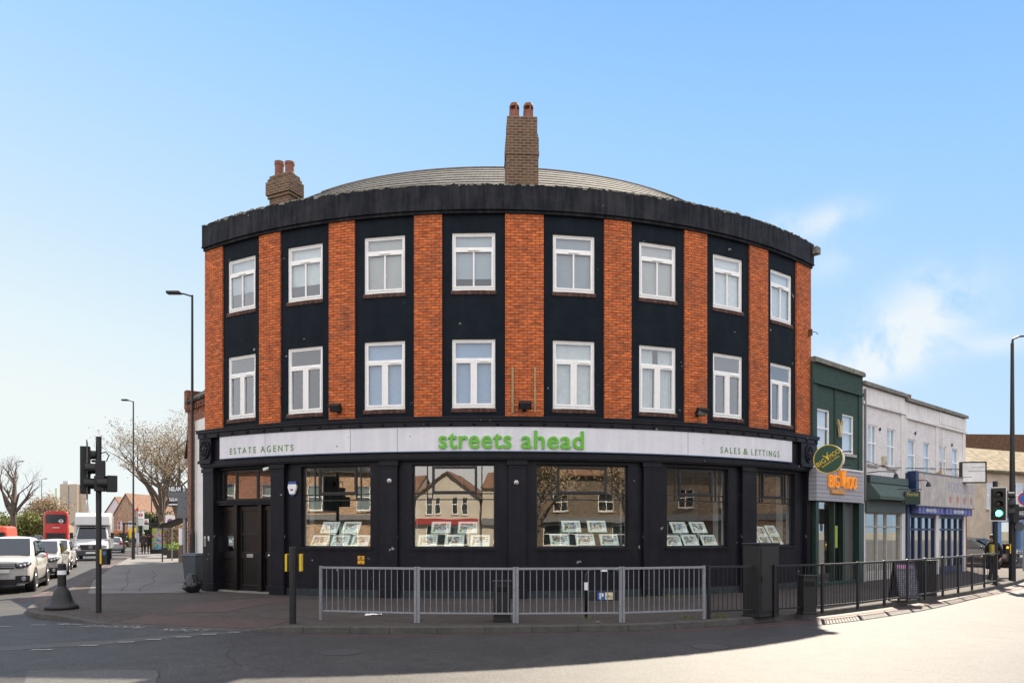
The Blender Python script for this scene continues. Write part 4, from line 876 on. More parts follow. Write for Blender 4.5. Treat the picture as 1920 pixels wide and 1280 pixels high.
# shopfront of the grill: glass, door, dark reveals
g0,g1=.25,Lb-.1
f1,f2,f3=Lb*.42,Lb*.60,Lb*.88
q=MB(); q.box(.02,.22,-.15,.3,0,2.82); q.box(f3,Lb-.05,-.12,.3,0,2.8); q.box(f2-.08,f2+.08,-.06,.3,0,2.8); q.box(.22,f3,-.05,.3,0,.12); q.box(f1-.04,f1+.04,-.04,.3,.12,2.8); q.build('shopfront_frame',DKG,GB,bevel=.01)
q=MB(); q.sheet([(.22,.05,.12),(f1,.05,.12),(f1,.05,2.8),(.22,.05,2.8)]); q.build('shop_glass',GLS,GB)
q=MB(); q.box(f1+.05,f2-.08,.1,.14,.12,2.8); dd=q.build('door',mat('glazed_door_dark',(.008,.008,.008),.12),GB); q=MB(); q.box(f1+.1,f1+.13,.04,.1,1.0,1.5); q.build('handle',METB,dd)
q=MB(); q.box(f2+.09,f3,.1,.14,.12,2.8); q.build('grey_panel',mat('grey_door_panel',(.09,.09,.085),.5,var=.15),GB)
q=MB(); q.box(f1+.1,f1+.3,.0,.03,1.25,2.0); q.build('menu_board',mat('lime_menu',(.30,.38,.04),.5,var=.3,scale=20),GB)
q=MB(); q.box(.3,Lb,2.5,2.55,0,2.8); q.build('interior',DARKI,GB)
# a menu sign in the window
# fascia
t=rthing('shop_fascia_sign',1574,912,.30,'pale grey boarded fascia with orange raised letters reading BIG MOO','sign')
fx0,fx1=rl(1531,.3),rl(1618,.3); fl=fx1-fx0; cx_=rl(1574,.3)
zc=t.location.z
BOARD=brickmat('grey_boarding',(.40,.39,.42),(.36,.35,.38),(.14,.14,.15),bw=6,rh=.13,ms=.008,dirt=.15,tone=.05,dirtc=(.25,.24,.25))
zb0,zb1=2.80,3.86
q=MB(); q.box(fx0-cx_,fx1-cx_,0,.26,zb0-zc,zb1-zc); q.build('board',BOARD,t); q=MB(); q.box(fx0-cx_,fx1-cx_,-.02,.28,zb1-zc,zb1-zc+.05); q.build('capping',WHITE,t)
ORG=mat('orange_sign_letter',(.85,.30,.02),.4,var=.04,emit=((.85,.28,.02),.12))
def wtext(name,txt,x0,x1,zb,h,out,mt,parent,ref,ext=.05,off=.02,sl=0):
    V,Fc=text_verts(txt,1,.5,off,1.0,'LEFT'); xs=[v.x for v in V]; a,b=min(xs),max(xs); hm=max(v.y for v in V); q=MB()
    q.add([((x0+(x1-x0)*(v.x-a)/(b-a)),-out-(v.z+.5)*ext,zb+v.y/hm*h+sl*(v.x-a)/(b-a)) for v in V],Fc); return q.build(name,mt,parent,fixn=False)
lx=lambda x:rl(x,.36)-cx_
zl=rz_(1580,915,.36)-zc
wtext('lettering','BIG',lx(1555),lx(1573.5),zl,.42,.02,ORG,t,0,ext=.06,off=.0)
wtext('lettering','MOO',lx(1583.5),lx(1606),zl,.42,.02,ORG,t,0,ext=.06,off=.0)
cxx=lx(1578.5)
def bull(parent,cx,cz,s,out,mt,ext=.1,name='bull_head'):
    q=MB()
    q.prism([(cx-.20*s,cz+.35*s),(cx+.20*s,cz+.35*s),(cx+.16*s,cz+.05*s),(cx+.07*s,cz-.35*s),(cx-.07*s,cz-.35*s),(cx-.16*s,cz+.05*s)],-out-ext,-out)
    for k in (-1,1): q.prism([(cx+k*.12*s,cz+.35*s),(cx+k*.22*s,cz+.33*s),(cx+k*.36*s,cz+.62*s),(cx+k*.52*s,cz+.70*s),(cx+k*.30*s,cz+.70*s)],-out-ext,-out)
    return q.build(name,mt,parent)
bull(t,cxx,zl+.24,.50,.03,ORG)
q=MB(); q.box(lx(1560),lx(1585),-.05,0,zl-.20,zl-.06); q.build('sub_sign',mat('orange_plate',(.60,.24,.03),.5,var=.2),t)
wtext('small_lettering','BURGERS & GRILL',lx(1561.5),lx(1584),zl-.165,.07,.052,mat('pale_orange',(.9,.55,.2),.5),t,0,ext=.004,off=.0)
# round projecting sign
t=rthing('round_projecting_sign',1553,860,.95,'round dark green projecting sign with yellow rim and tilted BIG MOO lettering','sign')
D_=t.location.y; Rr=27*D_/F; t.rotation_euler=(0,0,R_(-40))
t.location=dp(1553,D_,zat(860,D_))
GRS=mat('sign_green',(.005,.06,.035),.35,var=.06); YS=mat('sign_yellow',(.85,.55,.02),.4,var=.03)
q=MB(); q.lathe([(Rr*.9,.0),(Rr,.0),(Rr,.16),(Rr*.9,.16)],(0,0,0),48,ax='y'); q.build('sign_case',WHITE,t,smooth=False)
q=MB(); q.lathe([(Rr*.95,-.012),(Rr*1.0,-.012),(Rr*1.0,-.0),(Rr*.95,0)],(0,0,0),48,ax='y',ring=True); q.build('rim',YS,t)
q=MB(); q.lathe([(.001,-.006),(Rr*.95,-.006),(Rr*.95,0)],(0,0,0),48,ax='y'); q.build('face',GRS,t)
def rtext(txt,x0,x1,zb,h,rot,par,mt,nm='lettering'):
    V,Fc=text_verts(txt,1,.5,.0,1.0,'LEFT'); xs=[v.x for v in V]; a,b=min(xs),max(xs); hm=max(v.y for v in V); q=MB(); c,s=math.cos(rot),math.sin(rot); W=[]
    for v in V:
        X=x0+(x1-x0)*(v.x-a)/(b-a); Z=zb+v.y/hm*h; W.append((X*c-Z*s,-.008-(v.z+.5)*.006,X*s+Z*c))
    q.add(W,Fc); q.build(nm,mt,par,fixn=False)
rt=R_(33)
rtext('BIG',-.38,-.08,-.04,.14,rt,t,YS); rtext('MOO',.07,.40,-.04,.14,rt,t,YS); rtext('BURGERS & GRILL',-.28,.32,-.135,.055,rt,t,YS,'small_lettering')
b_=bull(t,0,0.03,.22,.008,YS,.006); b_.rotation_euler=(0,-rt,0)
q=MB(); q.tube([(Rr*.9,.08,.2),(Rr+.22,.08,.2)],.02,8); q.tube([(Rr*.9,.08,-.2),(Rr+.22,.08,-.2)],.015,8); q.build('bracket',BLACKM,t)
# gold bull head on green wall
t=rthing('gold_bull_head',1572,806,.02,'cream cut-out bull head fixed between the two green wall windows','ornament'); bull(t,0,-.05,.55,.02,mat('pale_gold',(.55,.45,.24),.5),.08)

# white building
WB=empty('white_shop_building',rpt(Lb),RAN,'long white painted brick building with six sash windows and three shop units','building')
ops=[(a-Lb,b-Lb,(c),(d)) for a,b,c,d in wwb]
LW=Lc-Lb
q=MB(); HZ=[7.04,6.92]; MW=Lm-Lb; wallpanels(q,.01,MW,2.6,HZ[0],[o for o in ops if o[0]<MW]); wallpanels(q,MW,LW,2.6,HZ[1],[o for o in ops if o[0]>MW]); q.box(LW-.3,LW,.3,8,0,HZ[1]); q.box(.01,LW-.3,7.7,8,0,6.8); q.build('wall',WHBR,WB)
LmW=Lm-Lb
PALE=streakmat('stained_white_render',(.78,.75,.72),(.38,.34,.29),amt=.5,sx=6,sz=.7,thr=.55)
mm=(LmW+LW)/2
for xa,xb,hz in ((0,LmW,HZ[0]),(LmW,LW,HZ[1])):
    q=MB(); q.box(xa,xb+(.05 if hz<7 else 0),-.10,0,hz-.68,hz-.57); q.box(xa,xb,-.04,0,hz-.57,hz-.02); q.build('string_course',PALE,WB)
    for pa,pb,z0 in ((xa,xa+.3,2.9),(xb-.35,xb,2.9)) if hz>7 else ((xa,xa+.2,4.3),(mm-.15,mm+.15,4.3),(xb-.3,xb,2.9)): q=MB(); q.box(pa,pb,-.05,0,z0,hz-.68); q.build('wall_strip',PALE,WB)
    q=MB(); q.box(xa,xb+.06,-.16,.3,hz,hz+.12); q.box(xa+.1,xb-.2,-.1,.25,hz+.12,hz+.16); q.build('eaves',LICH,WB)
q=MB(); q.box(mm+.2,LW+.02,-.07,-.0,HZ[1]-.53,HZ[1]-.05); q.build('parapet_panel',PALE,WB)
q=MB(); q.add([(0,.2,7.0),(LW,.2,6.9),(LW,4,7.2),(0,4,7.3)],[(0,1,2,3)]); rf=q.build('roof',SLATE,WB)
for xx in (1788,1776):
    L_=rl(xx)-Lb; q=MB(); q.box(L_-.4,L_+.2,1.5,2.3,6.9,7.75); c=q.build('chimney',CHBR,rf)
    for dx in (-.22,.05): q=MB(); q.lathe(potprof(.35,.12),(L_+dx,1.9,7.75),10); q.build('chimney_pot',TERRA,c)
for b in ops: 
    a,c,z0,z1=b; facade_window(WB,(a+c)/2,z0,c-a,z1-z0,bars=2 if a<4 else 1,back=WHITE,glass=GLU)
q=MB(); q.tube([(.12,-.08,2.9),(.12,-.08,6.9)],.05,8); q.build('downpipe',GREYF,WB)
q=MB(); q.tube([(mm+.35,-.12,4.2),(mm+.35,-.12,6.1)],.04,8); q.build('downpipe',PALE,WB)
q=MB(); q.tube([(.2,-.03,4.35),(2.0,-.03,4.22),(LmW,-.03,4.3),(LW-.6,-.03,4.6)],.013,5); q.build('cable',BLKP,WB)
for vx,vz in ((1.55,5.6),(LmW+1.1,5.75),(LW-1.7,5.6)): q=MB(); q.lathe([(.07,-.03),(.05,-.05)],(vx,0,vz),10,ax='y'); q.build('vent',BLKP,WB)
# unit one: dark green canopy shopfront
u0,u1=.25,LmW-.35
GC=mat('grey_green_canvas',(.07,.10,.085),.8,var=.15,scale=3); GF=mat('grey_green_fascia',(.06,.085,.075),.5,var=.1)
q=MB(); q.box(u0,u1,.05,.12,0,.35); q.box(u0,u0+.1,-.02,.15,.35,2.5); q.box(u1-.1,u1,-.02,.15,.35,2.5)
for f_ in (.34,.6): x=u0+(u1-u0)*f_; q.box(x-.04,x+.04,.0,.12,0,2.5)
q.box(u0,u1,.0,.1,1.95,2.01); q.box(u0,u1,0,.1,2.44,2.52); q.build('shopfront_frame',mat('pale_frame',(.40,.38,.34),.5),WB,bevel=.008)
q=MB(); q.sheet([(u0+.1,.06,.35),(u1-.1,.06,.35),(u1-.1,.06,2.48),(u0+.1,.06,2.48)]); q.build('shop_glass',GLS,WB); q=MB(); q.box(u0,LW-.4,2.5,2.55,0,3.2); q.build('interior',ROOMW,WB)
q=MB(); q.box(u0-.1,u1+.1,-.14,.1,2.5,2.92); q.build('shop_fascia',GF,WB)
mid=(LmW+LW)/2
for a_,b_2,c_ in ((0,.2,2.9),(u1,LmW,2.9),(LW-.25,LW,2.7),(mid-.2,mid+.2,2.6)): q=MB(); q.box(a_,b_2,-.05,.3,0,c_); q.build('shop_pier',PALE,WB)
t=empty('canopy',rpt(Lb+(u0+u1)/2,.1,2.95),RAN,'folded grey green canopy over the shopfront with pale door frame','canopy')
w_=(u1-u0)/2+.1; q=MB(); q.add([(-w_,0,.85),(w_,0,.85),(w_,0,0),(-w_,0,0),(-w_,-.12,.85),(w_,-.12,.85),(w_,-.5,.12),(-w_,-.5,.12),(-w_,-.12,.6),(w_,-.12,.6),(-w_,-.5,0),(w_,-.5,0)],[(0,1,5,4),(4,5,9,8),(8,9,6,7),(7,6,11,10),(10,11,2,3),(0,4,8,7,10,3),(1,2,11,6,9,5)]); q.build('canvas',GC,t)
q=MB(); q.box(-w_,w_,-.16,0,.62,.88); q.build('cassette',GF,t)
# units two and three : blue
BLU=mat('royal_blue_paint',(.006,.024,.085),.4,var=.15); 
q=MB(); b0=LmW+.02; q.box(b0,b0+.3,-.12,.3,0,4.1)
for xa,xb in ((b0+.3,mid-.2),(mid+.2,LW-.25)):
    n=4
    for k in range(n+1):
        x=xa+(xb-xa)*k/n; wd=.045 if k%2 else .08; q.box(x-wd,x+wd,.0,.14,0,2.45)
    q.box(xa,xb,.01,.13,0,.3); q.box(xa,xb,.01,.13,1.85,1.93); q.box(xa,xb,.0,.13,2.36,2.48)
q.build('shopfront_frame',BLU,WB,bevel=.008)
for xa,xb in ((b0+.3,mid-.2),(mid+.2,LW-.25)):
    q=MB(); q.sheet([(xa,.06,.3),(xb,.06,.3),(xb,.06,2.4),(xa,.06,2.4)]); q.build('shop_glass',GLS,WB)
q=MB(); q.box(b0+.3,LW-.25,-.04,-.0,2.45,2.9); q.build('shop_fascia',BLU,WB)
VAL=mat('lilac_striped_valance',(.16,.18,.42),.7,var=.25,scale=10)
for xa,xb,l,tx in ((b0+.55,mid-.1,'lilac striped valance under the faded fascia, nearer one','NEWS & FOOD'),(mid+.1,LW-.1,'lilac striped valance under the faded fascia, farther one','GROCERIES')):
    t=empty('shop_valance',rpt(Lb+(xa+xb)/2,.32,2.50),RAN,l,'valance','lilac valances'); w_=(xb-xa)/2
    q=MB(); n=14
    for k in range(n): x=-w_+2*w_*k/n; q.box(x,x+2*w_/n,-.02,.25,0 if k%2 else .02,.30,k%2)
    q.build('board',[VAL,mat('deep_lilac',(.07,.08,.25),.7)],t)
    wtext('lettering',tx,-w_*.45,w_*.35,.09,.13,.022,WHITE,t,0,ext=.004,off=.01)
t=empty('faded_shop_sign',rpt(Lb+(b0+LW)/2+.1,.38,2.84),RAN,'weathered white fascia sign with faded lettering FOOD EXPRESS above the blue shopfronts','sign'); w_=(LW-b0)/2
FAD=streakmat('faded_sign_face',(.60,.56,.52),(.25,.21,.20),amt=.7,sx=7,sz=.9,thr=.42)
q=MB(); q.box(-w_+.3,w_,0,.12,0,1.28); q.build('board',FAD,t); q=MB(); q.box(-w_,-w_+.295,-.02,.3,-.05,1.33); q.build('blue_end',BLU,t)
q=MB(); q.box(-w_+.3,w_,-.02,.14,1.28,1.33); q.box(-w_+.3,w_,-.02,.14,-.04,0); q.build('edging',GREYF,t)
FL=mat('faded_blue_grey_letter',(.36,.36,.44),.8,var=.3,scale=14)
wtext('lettering','FOOD',.2,w_*.5,.66,.42,.0,FL,t,0,ext=.003,off=.02); wtext('lettering','EXPRESS',w_*.55,w_*.97,.62,.42,.0,FL,t,0,ext=.003,off=.0)
q=MB()
for k,x in enumerate((.5,1.5,2.5,3.4)):
    x=.4+(w_-.5)*k/3.4; q.prism([(x+.17*math.cos(a)*(1+.2*math.sin(3*a)),.32+.17*math.sin(a)) for a in [j*PI/6 for j in range(12)]],-.004,0)
q.build('faded_picture',mat('faded_red_picture',(.48,.26,.22),.8,var=.3,scale=8),t)
q=MB(); q.prism([(-w_+.45,1.1),(-w_+.85,1.1),(-w_+.65,.6)],-.004,0); q.build('faded_picture',mat('faded_pink_picture',(.55,.38,.36),.8,var=.3),t)
# small hanging green sign, swan lamps, boxes
t=rthing('hanging_sign',1710,932,.75,'small dark green hanging sign on a bracket before the faded fascia','sign'); t.rotation_euler=(0,0,R_(12))
q=MB(); q.box(-.34,.34,-.03,.03,-.26,.22); q.build('board',DKG,t); q=MB(); q.tube([(-.6,0,.30),(.42,0,.30)],.02,6); q.build('bracket',BLACKM,t); wtext('lettering','Florist',-.25,.25,.05,.14,.032,mat('dull_gold',(.35,.28,.08),.5),t,0,ext=.003)
for xa,ya,l in ((1641,886,'black swan neck lamp over the grey green canopy'),(1705,902,'black swan neck lamp at the near end of the faded fascia')):
    t=rthing('swan_neck_lamp',xa-15,ya,.02,l,'lamp','swan neck lamps on the white building'); q=MB(); q.tube([(0,0,0),(.05,-.4,.03),(.45,-.75,.02),(.5,-.8,-.06)],.018,6); q.build('arm',BLACKM,t); q=MB(); q.lathe([(.03,0),(.07,-.06),(.09,-.18)],(.5,-.8,-.04),10); q.build('lamp_head',BLACKM,t)
for xa,ya,l,c in ((1656,864,'cream alarm box between the first two white wall windows',mat('cream_plastic',(.5,.45,.3),.5)),(1760,890,'yellow brown alarm box under the fifth white wall window',mat('ochre_plastic',(.42,.26,.06),.5))):
    t=rthing('alarm_box',xa,ya,.0,l,'alarm box'); q=MB(); q.box(-.15,.15,-.1,0,-.18,.18); q.build('case',c,t,bevel=.02); q=MB(); q.box(-.05,.05,-.11,-.1,-.1,-.04); q.build('badge',GREYF,t)
# projecting lit box sign at the far end
t=rthing('box_sign',1824,885,.7,'white square projecting box sign at the far end of the white building','sign'); D_=t.location.y; t.rotation_euler=(0,0,R_(-8)); t.location=dp(1826,D_,zat(885,D_)); k=D_/F
q=MB(); q.box(-20*k,20*k,0,.2,-18*k,18*k); q.build('panel',mat('white_sign_face',(.8,.78,.75),.4,var=.2,scale=2),t)
q=MB()
for z0,z1 in ((-20*k,-18*k),(18*k,20*k)): q.box(-22*k,22*k,-.02,.22,z0,z1)
for x0,x1 in ((-22*k,-20*k),(20*k,22*k)): q.box(x0,x1,-.02,.22,-18*k,18*k)
q.build('frame',BLACKM,t)
q=MB(); q.box(-20*k,-3*k,-.006,0,-9*k,-8.2*k); q.box(-10*k,20*k,-.006,0,2*k,2.7*k); q.box(-5*k,18*k,-.006,0,9*k,9.6*k); q.build('seam',GREYF,t)

# buildings beyond
NO=dp(1812,42); na=R_(27)
NB=house('far_slate_building',(NO.x+8*math.cos(na),NO.y+8*math.sin(na),0),na,16,9,5.3,1.9,mat('stained_beige_render',(.50,.42,.32),.85,var=.2,scale=1.5),brickmat('tan_stone_slate',(.22,.18,.12),(.17,.14,.095),(.07,.06,.045),bw=.4,rh=.25,dirt=.4,dirtc=(.12,.11,.07),spec=.1),[(-5.6,3.1,1.0,1.5),(-3.1,3.1,1.6,1.6),(1.2,3.1,1.4,1.6)],'beige rendered building with stone slate roof behind the right traffic lights','building')
LBL=mat('pale_blue_paint',(.10,.22,.42),.5,var=.12,scale=2)
q=MB(); q.box(-5.6,8,-.35,-.0,2.35,2.85); q.box(-5.6,-5.2,-.3,0,0,2.35); q.box(-3.3,-3.0,-.3,0,0,2.35); q.box(-1.5,-1.2,-.3,0,0,2.35); q.box(.4,.7,-.3,0,0,2.35); q.box(-5.2,-3.3,-.2,0,0,.7); q.box(-1.2,.4,-.2,0,0,.6); q.build('shopfront',LBL,NB)
for a_,b_2 in ((-5.2,-3.3),(-1.2,.4)): q=MB(); q.box(a_,b_2,-.12,-.1,.7,2.35); q.build('shop_glass',GLS,NB)
BR_=house('brown_roof_hall',(62,78,0),R_(4),50,22,8.2,5.0,TANB,brickmat('brown_pantile',(.05,.030,.022),(.04,.025,.019),(.02,.013,.01),bw=.6,rh=.35,ms=.03,tone=.15,spec=0,rough=1),[(-12,3,1.5,2),(-6,3,1.5,2),(0,3,1.5,2)],'large hall with long brown tiled roof in the far right background','building')
t=empty('rooflight',(0,0,0),0); bpy.data.objects.remove(t)
# graffiti gable wall
t=empty('mural_wall',dp(1820,43,0),R_(20),'pale wall with white, black and yellow spray painted mural beside the side road','wall')
q=MB(); q.box(-1.5,1.0,0,.25,0,4.6); q.build('wall',mat('mural_render',(.42,.42,.40),.9,var=.3,scale=2),t)
random.seed(12)
for cname,c,n in (('white_paint_patch',(.7,.7,.68),6),('black_paint_patch',(.04,.04,.06),6),('yellow_paint_patch',(.6,.4,.05),3)):
    q=MB()
    for k in range(n):
        x,z=random.uniform(-1.1,.6),random.uniform(1.8,4.0); s=random.uniform(.12,.35); q.prism([(x+s*math.cos(a)*random.uniform(.6,1.3),z+s*.6*math.sin(a)*random.uniform(.6,1.3)) for a in [j*PI/5 for j in range(10)]],-.004-.002*len(cname)/10,0)
    q.build(cname,mat(cname,c,.8),t)
# brick pier end wall of the white building
t=empty('brick_pier',rpt(Lc+.15,-.1,0),RAN,'low orange brick pier at the far end of the white building','wall'); q=MB(); q.box(-.12,.35,-.05,.5,0,2.6); q.build('brickwork',BRICK2,t); q=MB(); q.box(-.15,.38,-.08,.53,2.6,2.7); q.build('coping',SILLG,t)

# ---------------------------------------------------------------- guard rails
def rail_panel(p,q_,mt,label,group,nb,left_post,right_post,name='guard_rail',tall=1.09,low=.17):
    mid=(p+q_)/2; d=q_-p; L=d.length; t=empty(name,(mid.x,mid.y,0),math.atan2(d.y,d.x),label,'guard rail',group); h=L/2-.03
    s=.022
    b=MB(); b.box(-h,h,-s,s,tall-.045,tall); b.build('top_rail',mt,t,bevel=.004)
    b=MB(); b.box(-h,h,-.015,.015,low,low+.035); b.build('bottom_rail',mt,t,bevel=.004)
    for k,sg in ((left_post,-1),(right_post,1)):
        if k: b=MB(); b.box(sg*h-.028,sg*h+.028,-.028,.028,0,tall+.012); b.build('post',mt,t,bevel=.005)
    src=None
    for i in range(nb):
        x=-h+2*h*(i+1)/(nb+1)
        if src is None: b=MB(); b.lathe([(.0085,low+.035),(.0085,tall-.045)],(0,0,0),6); src=b.build('bar',mt,t,loc=(x,0,0)); o=src
        else: o=src.copy(); col.objects.link(o); o.parent=t; o.location=(x,0,0)
    return t
sp=[gp(599,1161.5),gp(782,1166.5),gp(967,1167.5),gp(1166,1166),gp(1322,1160)]
for i in range(4): rail_panel(sp[i],sp[i+1],GALV,['leftmost galvanised grey rail panel, free at its left end','second galvanised grey rail panel from the left','third galvanised grey rail panel, before the cycle stand','last galvanised grey rail panel, joined to the black rails'][i],'galvanised pavement rails',15,True,True)
bx=[(1327,1159.5),(1450,1155),(1540,1149),(1607,1142),(1657,1135.5),(1700,1129.5),(1733,1124),(1767,1117.5),(1796,1111.5),(1822,1106),(1845,1101),(1869,1097)]
bp_=[gp(*v) for v in bx]
for i in range(len(bp_)-1):
    rail_panel(bp_[i],bp_[i+1],BLACKM,'%s black railing panel counted from the galvanised rails along the right kerb'%['first','second','third','fourth','fifth','sixth','seventh','eighth','ninth','tenth','eleventh'][i],'black pavement railings',[13,11,11,10,10,9,10,9,9,8,3][i],True,i==len(bp_)-2,low=.14)
for x,y,l,c_ in ((700,1153,'crumpled white paper lying under the leftmost galvanised rail panel',WHITE),(638,1112,'small white scrap at the foot of the wall below the first shop window',WHITE)):
    p=gp(x,y); q=MB(); random.seed(x); n=6; V=[(p.x+(i/n-.5)*.34,p.y+(j/3-.5)*.16+random.uniform(-.02,.02),.006+random.uniform(0,.035)) for i in range(n+1) for j in range(4)]
    q.add(V,[(i*4+j,(i+1)*4+j,(i+1)*4+j+1,i*4+j+1) for i in range(n) for j in range(3)]); o=q.build('paper_scrap',c_,fixn=False); put(o,l,'paper')
# ---------------------------------------------------------------- street boxes, bins, posts
def box_thing(name,x,y,w_,d_,h,label,cat,rot=0,cap=True,mt=BLKP,group=None,back=0):
    p=gp(x,y); t=empty(name,(p.x,p.y+back+d_/2,0),rot,label,cat,group)
    b=MB(); b.box(-w_/2,w_/2,-d_/2,d_/2,0.03,h-.04); b.box(-w_/2-.01,w_/2+.01,-d_/2-.01,d_/2+.01,0,.05); b.build('body',mt,t,bevel=.01)
    b=MB(); b.box(-w_/2-.02,w_/2+.02,-d_/2-.02,d_/2+.02,h-.04,h); b.build('lid',mt,t,bevel=.012)
    return t
t=box_thing('slim_bin',941,1165.5,.34,.3,.82,'slim black pavement bin behind the galvanised rails','bin',group=None); b=MB(); b.box(-.12,.12,-.17,-.15,.60,.70); b.build('slot',mat('slot_black',(.004,.004,.004),.9),t)
t=box_thing('slim_bin',1517,1152,.30,.28,.86,'slim black pavement bin behind the black railings, below the right end pilaster','bin',rot=.15); b=MB(); b.box(-.1,.1,-.158,-.14,.62,.72); b.build('slot',MATS['slot_black'],t)
t=box_thing('street_cabinet',1433,1156,.70,.42,1.56,'tall black street cabinet under the fifth shop window','cabinet',rot=R_(38)); b=MB(); b.box(-.31,.31,-.222,-.208,.12,1.46); d_=b.build('door',mat('cabinet_black',(.013,.012,.014),.35,var=.2),t,bevel=.004); b=MB(); b.box(-.30,-.27,-.24,-.222,.75,.88); b.build('handle',BLACKM,d_)
# cycle stand
p=gp(1101,1160); W_=.72; t=empty('cycle_stand',(p.x,p.y+.25,0),R_(2),'black hooped cycle stand with a small P and bicycle plate behind the rails','cycle stand')
pts=[(0,0,0),(0,0,.82)]+[(.16-.16*math.cos(a),0,.84+.16*math.sin(a)) for a in [i*PI/12 for i in range(1,7)]]+[(W_-.16+.16*math.sin(a),0,.84+.16*math.cos(a)) for a in [i*PI/12 for i in range(0,7)]]+[(W_,0,0)]
b=MB(); b.tube(pts,.030,10); b.build('hoop',BLACKM,t,smooth=True); b=MB(); b.box(.03,W_-.03,-.012,.012,.36,.55); b.build('cross_plate',BLACKM,t)
b=MB(); b.box(.24,.40,-.018,-.012,.38,.53); b.build('blue_plate',mat('sign_blue',(.02,.12,.45),.4),t); b=MB(); b.box(.402,.56,-.018,-.012,.38,.53); b.build('yellow_plate',mat('sign_cream',(.75,.68,.42),.4),t)
text_obj('letter','P',.16,WHITE,t,(.32,-.02,.40),ext=.001,offset=.01)
b=MB()
for cx_ in (.445,.518): b.lathe([(.028,-.021),(.022,-.021),(.022,-.0185),(.028,-.0185)],(cx_,0,.435),12,ax='y',ring=True)
b.box(.445,.51,-.021,-.0185,.457,.463); b.box(.47,.476,-.021,-.0185,.43,.49); b.build('bicycle_mark',BLKP,t)
b=MB(); b.box(-.035,.035,-.034,.034,.58,.74); b.build('white_band',WHITE,t); b=MB(); b.box(.30,.44,-.035,.035,.965,1.04); b.build('white_band',WHITE,t)
# push button post by the rails
def pole(mb,x,y,r,z0,z1,n=14): mb.lathe([(r,z0),(r,z1-.01),(r*.9,z1)],(x,y,0),n)
p=gp(549,1168); t=empty('push_button_post',(p.x,p.y,0),0,'short black pedestrian crossing post with yellow sided button boxes','post')
b=MB(); pole(b,0,0,.066,0,1.5); b.build('post',BLACKM,t,smooth=False)
for sx,l in ((-1,0),(1,0)):
    b=MB(); b.box(sx*.125-.03*(sx<0)-.01,sx*.125+.03*(sx>0)-.0,.03,.16,1.02,1.36); b.build('yellow_side',YEL,t)
b=MB(); b.box(-.11,.11,.04,.17,1.03,1.35); b.build('button_box',BLKP,t,bevel=.01)
# bell bollard
p=gp(116,1141); t=empty('bell_bollard',(p.x,p.y,0),0,'black bell based bollard with a white band on the kerb corner','bollard')
b=MB(); b.lathe([(.35,0),(.355,.05),(.34,.09),(.30,.11),(.265,.14),(.23,.20),(.20,.30),(.17,.40),(.13,.46),(.10,.50),(.085,.55)],(0,0,0),28); b.build('bell_base',BLKP,t,smooth=True)
b=MB(); b.lathe([(.085,.50),(.09,.53),(.09,1.02),(.085,1.05),(.05,1.06)],(0,0,0),20); b.build('post',BLKP,t,smooth=False); b=MB(); b.lathe([(.0925,.80),(.0925,.90)],(0,0,0),20); b.build('white_band',WHITE,t)
# traffic signals
LENS=mat('dark_lens',(.05,.04,.035),.15)
def sig_head(parent,x,y,z,rot,n=3,border=True,lit=None,name='signal_head',w_=.30,pitch=.29,board=.10):
    M=Matrix.Translation((x,y,z))@Matrix.Rotation(rot,4,'Z'); H_=n*pitch+.06
    b=MB(); b.M=M; b.box(-w_/2,w_/2,-.06,.14,-H_/2,H_/2); h=b.build(name,BLKP,parent,bevel=.012)
    if border:
        b=MB(); b.M=M; e=board; b.box(-w_/2-e,w_/2+e,.0,.015,-H_/2-e,H_/2+e); b.build('backing_board',mat('backing_board_black',(.014,.015,.016),.5,var=.2),h)
        b=MB(); b.M=M; W2,H2=w_/2+e,H_/2+e
        for a0,a1,c0,c1 in ((-W2,W2,H2-.035,H2),(-W2,W2,-H2,-H2+.035),(-W2,-W2+.035,-H2+.035,H2-.035),(W2-.035,W2,-H2+.035,H2-.035)): b.box(a0,a1,-.004,-.001,c0,c1)
        b.build('white_border',mat('reflective_border',(.72,.66,.60),.5,var=.08),h)
    for k in range(n):
        zc=H_/2-.03-pitch/2-k*pitch; on=(lit==k)
        b=MB(); b.M=M; b.lathe([(.105,-.068),(.09,-.075),(.05,-.085),(.001,-.088)],(0,0,zc),18,ax='y'); b.build('lens',mat('green_signal_lit',(.05,.8,.35),.3,var=0,emit=((.08,1,.40),3.2)) if on else LENS,h,smooth=True)
        b=MB(); b.M=M; V=[];N_=14
        for yy_ in (-.06,-.26):
            for r_ in (.118,.108):
                for i in range(N_+1):
                    a=R_(-35)+R_(250)*i/N_; V.append((r_*math.cos(a),yy_ if a>0 or yy_>-.1 else yy_,zc+r_*math.sin(a)))
        Fc=[]; m_=N_+1
        for i in range(N_): Fc+= [(i,i+1,i+1+2*m_,i+2*m_),(m_+i,m_+i+1,3*m_+i+1,3*m_+i),(2*m_+i,2*m_+i+1,3*m_+i+1,3*m_+i)]
        b.add(V,Fc); b.build('hood',BLKP,h)
    return h
p=gp(185,1147); t=empty('traffic_signal',(p.x,p.y,0),0,'traffic signal pole on the left corner with heads turned away from the camera','traffic lights')
b=MB(); pole(b,0,0,.058,0,3.92); b.build('pole',BLACKM,t)
sig_head(t,-.28,.05,3.17,R_(118),3,name='signal_head',board=.13,w_=.34,pitch=.33)
sig_head(t,.05,-.10,3.19,R_(-62),1,border=False,w_=.26,pitch=.30); sig_head(t,.05,-.12,2.86,R_(-70),1,border=False,w_=.26,pitch=.28); sig_head(t,.30,-.10,2.86,R_(-55),1,border=False,w_=.26,pitch=.30)
